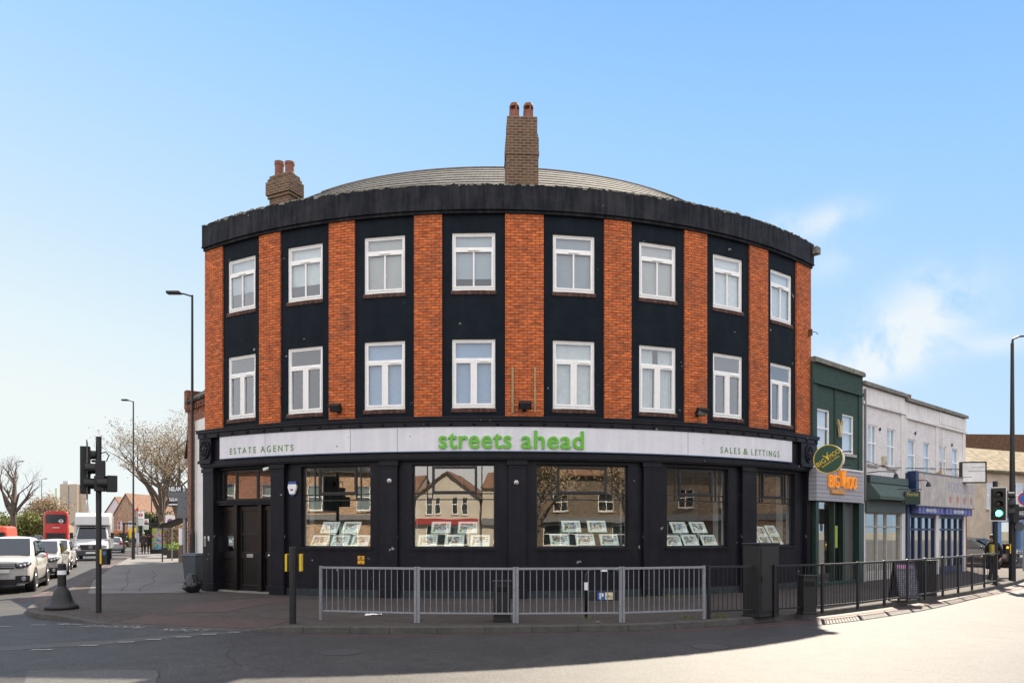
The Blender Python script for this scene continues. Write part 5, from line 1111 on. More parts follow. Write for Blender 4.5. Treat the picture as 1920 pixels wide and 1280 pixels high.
b=MB(); b.box(.0,.34,-.03,.05,3.0,3.04); b.box(-.15,.0,-.02,.05,3.35,3.40); b.box(-.15,.0,-.02,.05,2.75,2.8); b.build('bracket',BLACKM,t)
b=MB(); b.tube([(.06,0,3.55),(.16,0,3.58),(.24,-.02,3.50),(.20,-.05,3.36)],.012,6); b.build('cable',BLKP,t)
b=MB(); b.box(.06,.22,-.06,.10,1.06,1.42); b.build('button_box',BLKP,t,bevel=.015); b=MB(); b.box(.065,.10,-.075,-.061,1.08,1.40); b.build('yellow_side',YEL,t); b=MB(); b.box(.12,.20,-.067,-.061,1.28,1.36); b.build('display',mat('blue_display',(.03,.12,.3),.2),t)
p=gp(1866,1096); t=empty('traffic_signal',(p.x,p.y,0),0,'traffic signal showing green on a black pole at the end of the railings','traffic lights')
b=MB(); pole(b,0,0,.075,0,3.5); b.build('pole',BLACKM,t)
sig_head(t,0,-.16,2.72,R_(-26),3,lit=2,w_=.34,pitch=.31,board=.08)
sig_head(t,.42,.12,2.72,R_(70),3,border=False); b=MB(); b.box(-.04,.4,-.03,.03,2.5,2.56); b.box(-.04,.4,-.03,.03,2.9,2.96); b.build('bracket',BLACKM,t)
b=MB(); b.box(-.16,-.06,-.06,.06,1.0,1.36); b.build('button_box',mat('olive_yellow',(.35,.27,.03),.5),t)
p=gp(1898,1088); t=empty('street_lamp',(p.x,p.y,0),0,'tall black lamp column with signal heads clamped to it at the right edge','street lamp')
b=MB(); b.lathe([(.115,0),(.115,2.95),(.10,3.0),(.075,5.5),(.055,8.7)],(0,0,0),14); b.build('column',BLACKM,t,smooth=False)
b=MB(); b.tube([(0,0,8.65),(.02,0,8.85),(.25,0,8.95),(.7,0,8.98)],[.045,.04,.035,.035],8); b.build('arm',BLACKM,t); b=MB(); b.box(.6,1.2,-.14,.14,8.93,9.03); b.build('lamp_head',GALV,t,bevel=.03)
sig_head(t,-.05,-.24,2.62,R_(82),1,border=False,pitch=.28); sig_head(t,-.05,-.24,2.30,R_(82),1,border=False,pitch=.28)
b=MB(); b.lathe([(.17,-.02),(.17,.02)],(.12,-.2,1.98),16,ax='y'); b.build('round_plate',DGREY,t)
b=MB(); b.box(-.32,-.12,-.1,.06,.98,1.36); b.build('button_box',BLKP,t,bevel=.01); b=MB(); b.box(-.155,-.12,-.115,-.101,1.0,1.34); b.build('yellow_side',YEL,t); b=MB(); b.box(-.28,-.20,-.108,-.101,1.18,1.26); b.build('display',mat('amber_display',(.6,.25,.02),.3,emit=((.8,.35,.03),.8)),t)
# round underground style sign at right edge
p=dp(1921,34,0); t=empty('round_road_sign',p,0,'round blue and red no stopping sign cut by the right edge of the photo','sign')
b=MB(); b.lathe([(.3,-.01),(.3,.01)],(0,0,3.3),24,ax='y'); b.build('red_disc',mat('sign_red',(.5,.03,.03),.4),t); b=MB(); b.lathe([(.23,-.014),(.23,-.01)],(0,0,3.3),24,ax='y'); b.build('blue_disc',MATS['sign_blue'],t); b=MB(); pole(b,0,.06,.04,0,3.7); b.build('pole',GALV,t)
# A board, black planter bins behind
p=gp(1705,1127); t=empty('a_board',(p.x,p.y+.25,0),R_(18),'black framed pavement menu board with pink heading behind the railings','a-board')
for sg in (-1,1):
    b=MB(); b.M=Matrix.Rotation(R_(-9*sg*-1),4,'X') if False else Matrix.Translation((0,sg*.16,0))@Matrix.Rotation(R_(9*sg),4,'X'); b.box(-.34,.34,-.015,.015,.08,1.0); pn=b.build('panel',mat('menu_board_grey',(.10,.10,.14),.4,var=.4,scale=9),t)
    b=MB(); b.M=Matrix.Translation((0,sg*.16,0))@Matrix.Rotation(R_(9*sg),4,'X')
    for a0,a1,c0,c1 in ((-.36,-.32,0,1.03),(.32,.36,0,1.03),(-.32,.32,.98,1.03),(-.32,.32,.05,.09)): b.box(a0,a1,-.022,.022,c0,c1)
    b.build('frame',BLACKM,t)
M_=Matrix.Translation((0,-.16,0))@Matrix.Rotation(R_(-9),4,'X')
b=MB(); b.M=M_; random.seed(8)
for k in range(9): x=-.27+k*.06; b.box(x,x+.04,-.018,-.015,.84,.94)
b.build('pink_heading',mat('pink_chalk',(.55,.25,.45),.7),t)
b=MB(); b.M=M_
for r in range(11):
    x=-.27
    while x<.22: l=random.uniform(.04,.16); b.box(x,min(.28,x+l),-.0175,-.015,.17+r*.058,.185+r*.058); x+=l+.03
b.build('menu_lines',mat('chalk_grey',(.32,.33,.36),.7),t)
box_thing('planter_bin',1740,1117,.5,.4,1.0,'black box bin beside the menu board behind the railings','bin',rot=.3)
# wheelie bin and bag
p=gp(358,1100); t=empty('wheelie_bin',(p.x,p.y+.25,0),R_(-12),'dark grey wheelie bin against the left end of the black shopfront','bin')
b=MB(); b.add([(-.20,-.22,.08),(.20,-.22,.08),(.20,.25,.08),(-.20,.25,.08),(-.26,-.30,1.0),(.26,-.30,1.0),(.26,.32,1.0),(-.26,.32,1.0)],[(3,2,1,0),(4,5,6,7),(0,1,5,4),(1,2,6,5),(2,3,7,6),(3,0,4,7)]); b.build('body',DGREY,t,bevel=.03)
b=MB(); b.box(-.285,.285,-.33,.34,1.0,1.05); b.box(-.25,.25,-.25,.28,1.05,1.09); b.build('lid',mat('slate_grey_plastic',(.10,.12,.14),.45,var=.1),t,bevel=.03)
for sx in (-1,1): b=MB(); b.lathe([(.10,-.025),(.10,.025)],(sx*.24,.26,.10),14,ax='x'); b.build('wheel',BLKP,t)
p=gp(360,1110); bm_=MB(); bm_.ball((0,0,.2),(.27,.22,.23),30); 
o=bm_.build('rubbish_bag',mat('black_polythene',(.012,.012,.014),.22,var=.2,bump=.9,bscale=14),None,smooth=True,loc=(p.x+.02,p.y,0)); put(o,'shiny black rubbish bag slumped in front of the wheelie bin','rubbish bag')
for v in o.data.vertices:
    c0=v.co.copy(); k_=1+.28*mnoise.noise(c0*6)+.2*mnoise.noise(c0*13); v.co.x*=k_; v.co.y*=k_; v.co.z=max(0,c0.z*k_*(.95 if c0.z<.3 else .9)+(.14 if c0.z>.40 else 0))

# ---------------------------------------------------------------- lamps, signs and stops in the left street
def lamp(x,ybase,ytop,rb,side,label,arm=.9,D=None,back=None):
    p=gp(x,ybase) if D is None else dp(x,D); h=zat(ytop,p.y); t=empty('street_lamp',(p.x,p.y,0),0,label,'street lamp','street lamps along the left street')
    b=MB(); b.lathe([(rb,0),(rb,1.7),(rb*.6,1.9),(rb*.4,h-.15),(rb*.38,h)],(0,0,0),12); b.build('column',BLACKM,t)
    b=MB(); b.tube([(0,0,h-.05),(side*arm*.4,0,h+.04),(side*arm,0,h+.06)],rb*.3,6); b.build('arm',BLACKM,t)
    b=MB(); b.box(min(side*arm*.55,side*(arm+.15)),max(side*arm*.55,side*(arm+.15)),-.12,.12,h+.03,h+.13); b.build('lamp_head',BLACKM,t,bevel=.03)
    return t
lamp(360.5,1091,553,.095,-1,'tall black lamp column beside the left end of the corner building',.75)
lamp(250,1048,752,.10,-1,'black lamp column on the left pavement beyond the crossing',.6)
lamp(284,1030,846,.09,-1,'distant black lamp column against the bare tree',.9,D=76)
lamp(30,1030,866,.10,1,'black lamp column left of the big bare tree far down the street',.75,D=88)
lamp(78,1020,898,.10,1,'smaller black lamp column between the left trees and the bus',.7,D=117)
lamp(113,1010,948,.12,-1,'tiny distant lamp column below the tower block',.9,D=235)
# grey direction sign seen from behind
p=dp(347,28); t=empty('road_sign',p,0,'grey backs of road sign plates on a steel post beside the lamp column','sign'); b=MB(); pole(b,0,0,.07,0,3.36,12); b.build('post',GALV,t)
GB_=mat('sign_back_grey',(.13,.15,.16),.5,var=.1); k=28/F
b=MB(); b.box(-29*k,11*k,-.10,-.07,zat(933,28),zat(922,28)); b.build('upper_plate',GB_,t); b=MB(); b.box(-12*k,14*k,-.11,-.07,zat(952.6,28),zat(933.6,28)); b.build('middle_plate',GB_,t); b=MB(); b.box(-12*k,14*k,-.11,-.07,zat(971,28),zat(953.2,28)); b.build('lower_plate',GB_,t)
# takeaway sign
D_=38; k=D_/F; t=empty('takeaway_sign',dp(328,D_,zat(930,D_)),R_(-4),'black and white projecting takeaway sign partly hidden by the grey plates','sign')
b=MB(); b.box(-13*k,13*k,0,.12,-19*k,19*k); b.build('board',BLKP,t)
text_obj('lettering','NELAM',.3,WHITE,t,(0,-.01,10*k),ext=.002,offset=.012,width=23*k); text_obj('lettering','TANDOORI',.3,WHITE,t,(0,-.01,-1*k),ext=.002,offset=.01,width=23*k); text_obj('lettering','TAKE AWAY',.22,WHITE,t,(0,-.01,-9*k),ext=.002,offset=.01,width=23*k)
b=MB(); b.box(-12*k,12*k,-.004,0,-16.5*k,-14*k); b.build('white_strip',WHITE,t); b=MB(); b.box(12*k,34*k,.04,.08,13*k,15*k); b.build('bracket',BLACKM,t)
# no waiting sign
D_=46; k=D_/F; t=empty('no_waiting_sign',dp(319,D_,0),0,'white plate with a blue and red no waiting roundel on a thin pole','sign')
zc=zat(977,D_); b=MB(); b.box(-8.5*k,8.5*k,-.02,0,zat(988,D_),zat(965,D_)); b.build('plate',WHITE,t); b=MB(); b.lathe([(5.2*k,-.03),(5.2*k,-.02)],(0,0,zc),20,ax='y'); b.build('red_ring',MATS['sign_red'],t); b=MB(); b.lathe([(4*k,-.034),(4*k,-.03)],(0,0,zc),20,ax='y'); b.build('blue_disc',MATS['sign_blue'],t)
b=MB(); b.M=Matrix.Translation((0,0,zc))@Matrix.Rotation(R_(45),4,'Y'); b.box(-4*k,4*k,-.038,-.034,-.5*k,.5*k); b.build('red_bar',MATS['sign_red'],t); b=MB(); pole(b,.1,.04,.035,0,zat(964,D_)); b.build('pole',GALV,t)
# bus stops
for x,y0,D_,l in ((263,958,59,'nearer bus stop flag with red roundel on a white pole'),(273,972,68,'farther bus stop flag with dark roundel')):
    k=D_/F; t=empty('bus_stop',dp(x,D_,0),0,l,'bus stop','bus stops in the left street'); h=zat(y0,D_)
    b=MB(); pole(b,-6*k if x<270 else -4.5*k,0,.05,0,h+.1); b.build('pole',mat('bus_stop_pole',(.4,.42,.4),.5),t); s_=1 if x<270 else .75
    b=MB(); b.box(-5*k*s_,7*k*s_,-.03,.03,h-14*k*s_,h); f_=b.build('flag',WHITE,t); b=MB(); b.box(-5*k*s_,7*k*s_,-.03,.03,h-27*k*s_,h-14.5*k*s_); b.build('route_panel',mat('route_panel',(.55,.58,.55),.5,var=.2,scale=20),t)
    b=MB(); b.lathe([(3.6*k*s_,-.04),(2.3*k*s_,-.04),(2.3*k*s_,-.031),(3.6*k*s_,-.031)],(1*k,0,h-7*k*s_),16,ax='y',ring=True); b.build('red_roundel',MATS['sign_red'],f_); b=MB(); b.box(1*k-4.6*k*s_,1*k+4.6*k*s_,-.046,-.041,h-7.8*k*s_,h-6.2*k*s_); b.build('roundel_bar',MATS['sign_red'],f_)
t=empty('red_route_sign',dp(258,57,0),0,'small red disc sign above the nearer bus stop','sign'); k=57/F; b=MB(); pole(b,0,0,.04,0,zat(950,57)); b.build('pole',GALV,t); b=MB(); b.lathe([(3*k,-.07),(3*k,-.05)],(0,0,zat(955,57)),16,ax='y'); b.build('disc',MATS['sign_red'],t); b=MB(); b.box(-1.2*k,2.8*k,-.06,-.02,zat(1020,57),zat(999,57)); b.build('timetable',mat('timetable',(.4,.45,.55),.5,var=.2,scale=20),t)
D_=54; k=D_/F; t=empty('yellow_sign',dp(249,D_,0),0,'yellow temporary notice boards on a post behind the lamp column','sign'); b=MB(); pole(b,-2*k,.03,.04,0,zat(988,D_)); b.build('post',GALV,t); b=MB(); b.box(-7*k,-.3*k,-.03,0,zat(1008,D_),zat(989,D_)); b.build('yellow_panel',YEL,t); b=MB(); b.box(.3*k,6.5*k,-.03,0,zat(998,D_),zat(989,D_)); b.build('yellow_panel',YEL,t); b=MB(); b.box(.3*k,6.5*k,-.03,0,zat(1008,D_),zat(998.5,D_)); b.build('cream_panel',MATS['sign_cream'],t)
# bus shelter with poster
D_=61; k=D_/F; t=empty('bus_shelter',dp(298,D_,0),R_(3),'dark bus shelter with a colourful advertising poster','bus shelter')
b=MB(); b.box(-14*k,14*k,-.15,.15,0,.35); b.box(-14*k,-12.6*k,-.15,.15,.35,2.1); b.box(12.6*k,14*k,-.15,.15,.35,2.1); b.box(-14*k,14*k,-.15,.15,2.1,2.25); b.build('poster_case',BLKP,t)
PM=bpy.data.materials.new('poster_print'); PM.use_nodes=True; n_=PM.node_tree; bb=n_.nodes['Principled BSDF']; tc_=n_.nodes.new('ShaderNodeTexCoord'); v_=n_.nodes.new('ShaderNodeTexNoise'); v_.inputs['Scale'].default_value=2.2; v_.inputs['Detail'].default_value=5; v_.inputs['Distortion'].default_value=1.2; n_.links.new(tc_.outputs['Object'],v_.inputs['Vector']); hs=n_.nodes.new('ShaderNodeHueSaturation'); hs.inputs['Saturation'].default_value=3.2; hs.inputs['Value'].default_value=.75; n_.links.new(v_.outputs['Color'],hs.inputs['Color']); n_.links.new(hs.outputs[0],bb.inputs['Base Color']); bb.inputs['Roughness'].default_value=.3
b=MB(); b.box(-12.5*k,12.5*k,-.05,-.02,.36,2.09); b.build('poster',PM,t)
b=MB(); b.box(-17*k,-13.5*k,.2,.3,0,2.3); b.box(-3,.6,.2,2.2,2.4,2.52); b.box(-3,-2.9,.3,.4,0,2.4); b.build('frame',BLKP,t)
# dark canopy of the shop side and planters, wall post
D_=44; k=D_/F; t=empty('shop_awning',dp(320,D_,0),0,'dark sloping shop awning over the left pavement','awning'); b=MB()
b.add([(-22*k,0,zat(985,D_)),(22*k,1.0,zat(960,D_)),(22*k,2.6,zat(960,D_)),(-22*k,1.6,zat(985,D_)),(-22*k,0,zat(989,D_)),(22*k,1.0,zat(964,D_)),(22*k,2.6,zat(964,D_)),(-22*k,1.6,zat(989,D_))],[(0,1,2,3),(4,5,6,7),(0,1,5,4),(1,2,6,5),(2,3,7,6),(3,0,4,7)]); b.build('canvas',mat('dark_brown_canvas',(.02,.017,.015),.7),t)
b=MB(); b.tube([(-20*k,.3,zat(989,D_)),(-20*k,.3,0)],.04,6); b.build('support',BLACKM,t)
LEAFY=mat('bright_leaf',(.22,.32,.03),.6,var=.45,scale=3); 
def leafball(mb,c,r,n,s,rnd=random,mi=None):
    for i in range(n):
        v=Vector((rnd.gauss(0,1),rnd.gauss(0,1),rnd.gauss(0,1))); v.normalize(); v*=rnd.random()**.45
        p=Vector((c[0]+v.x*r[0],c[1]+v.y*r[1],c[2]+v.z*r[2])); a=Vector((rnd.uniform(-1,1),rnd.uniform(-1,1),rnd.uniform(-1,1))).normalized()*s*rnd.uniform(.5,1.3); b_=a.cross(Vector((rnd.uniform(-1,1),rnd.uniform(-1,1),rnd.uniform(-1,1)))).normalized()*a.length*.6
        mb.add([p-a,p+b_,p+a,p-b_],[(0,1,2,3)],mi if mi is not None else 0)
for x,y,l,w_ in ((328,1046,'square dark planter with a bright green shrub nearest the wall post',.85),(316,1040,'second planter with a green shrub beside the bus shelter',.6)):
    p=gp(x,y); t=empty('planter',(p.x,p.y,0),.1,l,'planter','planters on the left pavement'); b=MB(); b.box(-w_/2,w_/2,-.3,.3,0,.55); b.build('box',mat('dark_timber',(.035,.03,.025),.8),t); b=MB(); random.seed(x); leafball(b,(0,0,.78),(w_*.6,.4,.32),260,.07); b.build('shrub',LEAFY,t,fixn=False)
D_=44; t=empty('wall_post',dp(338,D_,0),0,'brown post with a white notice at the edge of the left pavement','post'); k=D_/F; b=MB(); b.box(-3.5*k,4*k,0,.3,0,zat(1021,D_)); b.build('lower_post',mat('brown_post',(.16,.11,.08),.8),t); b=MB(); b.box(-3*k,3*k,0,.2,zat(1021,D_),zat(990,D_)); b.build('notice',WHITE,t)

# ---------------------------------------------------------------- vehicles
TYRE=mat('tyre_rubber',(.015,.015,.015),.8,var=.2); RIM=mat('alloy_rim',(.45,.46,.48),.3,metal=.8,var=.05)
CGL=glassmat('car_glass',.05,(.12,.14,.15),(.55,.6,.65),wob=.003); CINT=mat('car_interior',(.02,.02,.022),.8)
HEADL=mat('headlamp_glass',(.50,.52,.55),.08,metal=.5,var=.3,scale=25); GRL=mat('grille_black',(.012,.012,.014),.35,var=.2)
TAIL=mat('tail_lamp_red',(.45,.01,.01),.15,var=.1); PLATE=mat('number_plate_white',(.72,.72,.68),.4,var=.05)
def ring_loft(mb,secs,mi=0):
    n=len(secs[0]); V=[p for s in secs for p in s]; Fc=[]
    for i in range(len(secs)-1):
        for k in range(n): a=i*n+k;b=i*n+(k+1)%n; Fc.append((a,b,b+n,a+n))
    Fc.append(tuple(range(n))[::-1]); Fc.append(tuple(range((len(secs)-1)*n,len(secs)*n))); mb.add(V,Fc,mi)
def wheel(root,x,y,r,sx):
    b=MB(); b.lathe([(r*.62,-.10),(r*.93,-.11),(r,-.07),(r,.07),(r*.93,.11),(r*.62,.10)],(0,0,0),24,ax='x'); w=b.build('wheel',TYRE,root,loc=(x,y,r))
    b=MB(); b.lathe([(r*.64,sx*.085),(r*.60,sx*.105),(r*.55,sx*.07),(r*.5,sx*.06)],(0,0,0),24,ax='x')
    for k in range(5):
        a=k*2*PI/5; c,s_=math.cos(a),math.sin(a); x0=sx*.07; x1=sx*.10
        b.add([(x0,c*.04-s_*.035,s_*.04+c*.035),(x0,c*.04+s_*.035,s_*.04-c*.035),(x0,c*r*.6+s_*.03,s_*r*.6-c*.03),(x0,c*r*.6-s_*.03,s_*r*.6+c*.03),(x1,c*.04-s_*.03,s_*.04+c*.03),(x1,c*.04+s_*.03,s_*.04-c*.03),(x1,c*r*.6+s_*.02,s_*r*.6-c*.02),(x1,c*r*.6-s_*.02,s_*r*.6+c*.02)],[(4,5,6,7),(0,1,5,4),(1,2,6,5),(2,3,7,6),(3,0,4,7)])
    b.build('rim',RIM,w)
def car(loc,rz,label,paint,L=4.4,W=1.8,H=1.5,suv=False,dark_lower=False,name='parked_car',cat='car',group='cars in the left street'):
    t=empty(name,loc,rz,label,cat,group); h=H; hw=W/2
    zb=.25 if suv else .18; belt=h*.61 if suv else h*.62
    st=[(0.0,.54*h,.42*h,.74,.34),(.05,.57*h,.30,.88,.26),(.30,.605*h,.22,.97,zb),(.75,.625*h,.20,1.0,zb),(1.05,.635*h,.2,1.0,zb),(1.6,.655*h,.2,1.0,zb),(L-1.2,.67*h,.2,1.0,zb),(L-.35,.66*h,.22,.97,zb),(L-.06,.60*h,.3,.88,.3),(L,.55*h,.4,.74,.36)]
    secs=[]
    for y,zt_,_,wf,z0 in st:
        w_=hw*wf; d=zt_-z0
        half=[(w_*.0,z0),(w_*.82,z0),(w_*.97,z0+.07),(w_,z0+d*.38),(w_*.985,z0+d*.72),(w_*.93,zt_-.035),(w_*.80,zt_+.0),(w_*.4,zt_+.03)]
        secs.append([(x,y-L/2,z) for x,z in half]+[(0,y-L/2,zt_+.035)]+[(-x,y-L/2,z) for x,z in half[:0:-1]])
    b=MB(); ring_loft(b,secs); body=b.build('body',paint,t,smooth=True,sub=2)
    # cabin
    y0,y1,y2,y3=(1.12,1.95,L-1.0,L-.22) if suv else (1.05,1.95,L-1.25,L-.25)
    zbm=belt-.02; cw0,cw1=hw*.90,hw*.70
    cab=[(y0-.1,zbm-.06,cw0*.80,zbm-.05),(y0+.12,zbm,cw0*.95,zbm+.10),(y1,zbm,cw0,h-.05),(y1+.5,zbm,cw0,h-.0),((y2+y1)/2+.3,zbm,cw0,h),(y2,zbm,cw0,h-.03),(y3-.12,zbm,cw0*.95,zbm+.16),(y3,zbm,cw0*.85,zbm)]
    secs=[]
    for y,z0,wb,zt_ in cab:
        k=(zt_-zbm)/(h-zbm); wt=wb+(cw1-wb)*max(0,k)
        half=[(wb,z0-.05),(wb,z0+.01),(wb*.6+wt*.4,z0+(zt_-z0)*.45),(wt+.02,zt_-.07 if k>.3 else zt_-.01),(wt*.85,zt_-.01 if k>.3 else zt_),(wt*.4,zt_+.02)]
        secs.append([(x,y-L/2,z) for x,z in half]+[(0,y-L/2,zt_+.025)]+[(-x,y-L/2,z) for x,z in half[::-1]])
    b=MB(); ring_loft(b,secs); b.build('cabin',paint,t,smooth=True,sub=1)
    # screens & side glass laid a few mm proud of the cabin
    def quad(nm,pts,m_=CGL,p=None):
        b=MB(); b.add([(x,y-L/2,z) for x,y,z in pts],[(0,1,2,3)]); 
        o=b.build(nm,CINT,p or t); c=MB(); cen=sum((Vector((x,y-L/2,z)) for x,y,z in pts),Vector())/4; nn=(Vector(pts[1])-Vector(pts[0])).cross(Vector(pts[3])-Vector(pts[0])).normalized()
        if nn.dot(cen-Vector((0,0,h*.5)))<0: nn=-nn
        c.add([Vector((x,y-L/2,z))+nn*.008 for x,y,z in pts],[(0,1,2,3)]); c.build('pane',m_,o); return o
    zt_=h-.09; q=.02
    quad('windscreen',[(-cw0*.86,y0+.06,zbm+.09),(cw0*.86,y0+.06,zbm+.09),(cw1*.93,y1-.1,zt_+.035),(-cw1*.93,y1-.1,zt_+.035)])
    quad('rear_screen',[(-cw0*.80,y3-.05,zbm+.12),(cw0*.80,y3-.05,zbm+.12),(cw1*.85,y2+.16,zt_+.02),(-cw1*.85,y2+.16,zt_+.02)])
    ym=(y1+y2)/2
    for sx in (-1,1):
        X0,X1=sx*(cw0+.012),sx*(cw1+.045)
        quad('side_window',[(X0,y0+.42,zbm+.04),(X0,ym-.04,zbm+.04),(X1,ym-.04,zt_-.03),(X1,y1+.06,zt_-.03)])
        quad('side_window',[(X0,ym+.05,zbm+.04),(X0,y2+.28,zbm+.05),(X1,y2-.02,zt_-.03),(X1,ym+.05,zt_-.03)])
        b=MB(); b.ball((sx*(hw+.10),y0+.35-L/2,zbm+.10),(.12,.07,.085),12); b.box(min(sx*(hw-.08),sx*(hw+.03)),max(sx*(hw-.08),sx*(hw+.03)),y0+.33-L/2,y0+.38-L/2,zbm+.03,zbm+.07); b.build('door_mirror',paint,t,smooth=True)
        r=.36 if suv else .32
        for y in (.86,L-.86):
            b=MB(); b.lathe([(r*1.17,sx*(hw-.25)),(r*1.17,sx*(hw+.006))],(0,y-L/2,r),24,ax='x'); b.build('wheel_arch',GRL,t)
            wheel(t,sx*(hw-.09),y-L/2,r,sx)
        b=MB(); V=[]; zl=.50*h; 
        b.M=Matrix.Translation((sx*hw*.72,.07-L/2,zl+.005))@Matrix.Rotation(sx*R_(28),4,'Z')@Matrix.Rotation(sx*R_(-14),4,'Y'); b.ball((0,0,0),(.24,.11,.095),16); hl_=b.build('headlight',mat('headlamp_dark',(.06,.065,.07),.12,metal=.3,var=.3,scale=30),t,smooth=True)
        for dx_ in (-.11,.0,.11): c_=MB(); c_.M=b.M; c_.ball((dx_,-.085,0),(.045,.05,.05),10); c_.build('lamp_reflector',HEADL,hl_,smooth=True)
        b=MB(); b.M=Matrix.Translation((sx*hw*.70,.04-L/2,.45 if suv else .36))@Matrix.Rotation(sx*R_(24),4,'Z'); b.box(-.19,.19,-.06,.05,-.12,.10); b.build('fog_lamp_recess',GRL,t,bevel=.02); b=MB(); b.M=Matrix.Translation((sx*hw*.72,.01-L/2,.45 if suv else .36))@Matrix.Rotation(sx*R_(24),4,'Z'); b.lathe([(.07,-.04),(.06,-.06)],(0,0,0),12,ax='y'); b.build('fog_lamp',HEADL,t)
        b=MB(); b.M=Matrix.Translation((sx*hw*.74,L-.07-L/2,.58*h))@Matrix.Rotation(-sx*R_(20),4,'Z'); b.box(-.14,.14,-.04,.03,-.14,.12); b.build('tail_light',TAIL,t,bevel=.02)
        b=MB(); b.box(min(sx*(hw-.03),sx*(hw+.005)),max(sx*(hw-.03),sx*(hw+.005)),1.3-L/2,L-1.3-L/2,.20,.30); b.build('sill_trim',GRL,t)
    b=MB(); z=.50*h; b.prism([(-.44,z+.07),(.44,z+.07),(.36,z-.10),(-.36,z-.10)],-.045-L/2,.1-L/2); g_=b.build('grille',GRL,t,bevel=.01)
    b=MB()
    for k in range(3): b.box(-.40,.40,-.06-L/2,-.045-L/2,z-.06+k*.05,z-.035+k*.05)
    b.build('grille_bar',RIM,g_)
    b=MB(); b.prism([(-.50,.44),(.50,.44),(.42,.25),(-.42,.25)],-.045-L/2,.1-L/2); b.build('lower_grille',GRL,t,bevel=.01)
    b=MB(); b.box(-.26,.26,-.06-L/2,-.046-L/2,z-.235,z-.125); b.build('number_plate',PLATE,t)
    return t
def heading(): return math.atan2(-.41,.912)
U_=Vector((-.43,.903,0)).normalized()
def carpaint(n,c): return mat(n,c,.18,var=.03,scale=2,coat=.6)
WP=carpaint('white_car_paint',(.50,.49,.47)); SP=carpaint('silver_white_paint',(.34,.34,.335)); DP=carpaint('dark_car_paint',(.03,.03,.035))
def place(xr,D,half,L,side_right=True):
    """centre of a car whose front right corner (in the picture) is at x=xr, depth D, heading down the street to us"""
    f=dp(xr,D,RZ); n=Vector((U_.y,-U_.x,0)); return f-n*half+U_*(L/2)
RT=math.atan2(U_.x*-1,U_.y)    # rotation so that local +y runs up the street
W1=place(60,23.4,.84,4.6); car((W1.x,W1.y,RZ),RT,'white sport utility car nearest the kerb at the left edge, fog lamps in its bumper',WP,4.6,1.68,1.74,suv=True,name='parked_car')
W2=place(113,30.3,.86,4.3); car((W2.x,W2.y,RZ),RT,'silver white hatchback behind the white sport utility car',SP,4.3,1.72,1.56)
W3=place(131,37.0,.86,4.2); car((W3.x,W3.y,RZ),RT,'white car with dark sills mostly hidden behind the silver hatchback',WP,4.2,1.74,1.52)
W4=place(-68,19.5,.88,4.3); car((W4.x,W4.y+.3,RZ),RT,'dark car of which only a wheel shows at the left edge of the photo',DP,4.3,1.76,1.45)
W5=dp(214,69,RZ); car((W5.x,W5.y,RZ),RT+PI,'distant white car beyond the box van',SP,4.2,1.75,1.42)
W6=dp(66,95,RZ); car((W6.x,W6.y,RZ),RT,'distant dark car left of the red bus',DP,4.2,1.75,1.5)
# parked car on the side road at the right
p=dp(1829,39.2,0); car((p.x,p.y,0),R_(35),'dark parked car at the mural wall beyond the railings',DP,4.2,1.75,1.5,group=None)
# box van
v=place(203,49.5,1.02,5.8); t=empty('box_van',(v.x,v.y,RZ),RT,'white box van with a black grille coming down the left street','van')
WV=mat('white_van_paint',(.55,.545,.53),.3,var=.04,scale=2); L=5.8
secs=[]
for y,zt_,z0,wf in ((0,1.02,.42,.80),(.08,1.10,.34,.93),(.35,1.22,.30,.99),(.75,1.32,.3,1),(1.0,1.38,.3,1),(2.2,1.45,.3,1)):
    w_=1.0*wf; d=zt_-z0; half=[(0,z0),(w_*.85,z0),(w_,z0+.1),(w_,z0+d*.5),(w_*.99,zt_-.12),(w_*.9,zt_-.02),(w_*.5,zt_)]
    secs.append([(x,y-L/2,z) for x,z in half]+[(0,y-L/2,zt_+.01)]+[(-x,y-L/2,z) for x,z in half[:0:-1]])
b=MB(); ring_loft(b,secs); b.build('cab_body',mat('silver_van_cab',(.50,.51,.53),.3,var=.04),t,smooth=True,sub=1)
b=MB(); b.add([(-.98,.95-L/2,1.36),(.98,.95-L/2,1.36),(.82,1.62-L/2,2.25),(-.82,1.62-L/2,2.25),(-.98,2.2-L/2,1.36),(.98,2.2-L/2,1.36),(.86,2.2-L/2,2.3),(-.86,2.2-L/2,2.3)],[(0,1,2,3),(4,7,6,5),(0,4,5,1),(3,2,6,7),(1,5,6,2),(0,3,7,4)]); b.build('cab_roof',WV,t,bevel=.03)
b=MB(); b.add([(-.88,.975-L/2,1.44),(.88,.975-L/2,1.44),(.76,1.55-L/2,2.2),(-.76,1.55-L/2,2.2)],[(0,1,2,3)]); o=b.build('windscreen',CINT,t); b=MB(); b.add([(-.88,.96-L/2,1.45),(.88,.96-L/2,1.45),(.76,1.53-L/2,2.21),(-.76,1.53-L/2,2.21)],[(0,1,2,3)]); b.build('pane',CGL,o)
b=MB(); b.box(-1.06,1.06,2.25-L/2,L/2,.75,3.2); b.build('cargo_box',WV,t,bevel=.04)
b=MB(); b.add([(-1.04,1.35-L/2,2.35),(1.04,1.35-L/2,2.35),(1.04,2.25-L/2,2.32),(-1.04,2.25-L/2,2.32),(-1.0,1.45-L/2,2.95),(1.0,1.45-L/2,2.95),(1.04,2.25-L/2,3.19),(-1.04,2.25-L/2,3.19)],[(0,3,2,1),(4,5,6,7),(0,1,5,4),(1,2,6,5),(3,0,4,7)]); b.build('roof_pod',WV,t,bevel=.05)
b=MB(); b.prism([(-.62,1.05),(.62,1.05),(.56,.72),(-.56,.72)],-.05-L/2,.12-L/2); g_=b.build('grille',GRL,t,bevel=.02)
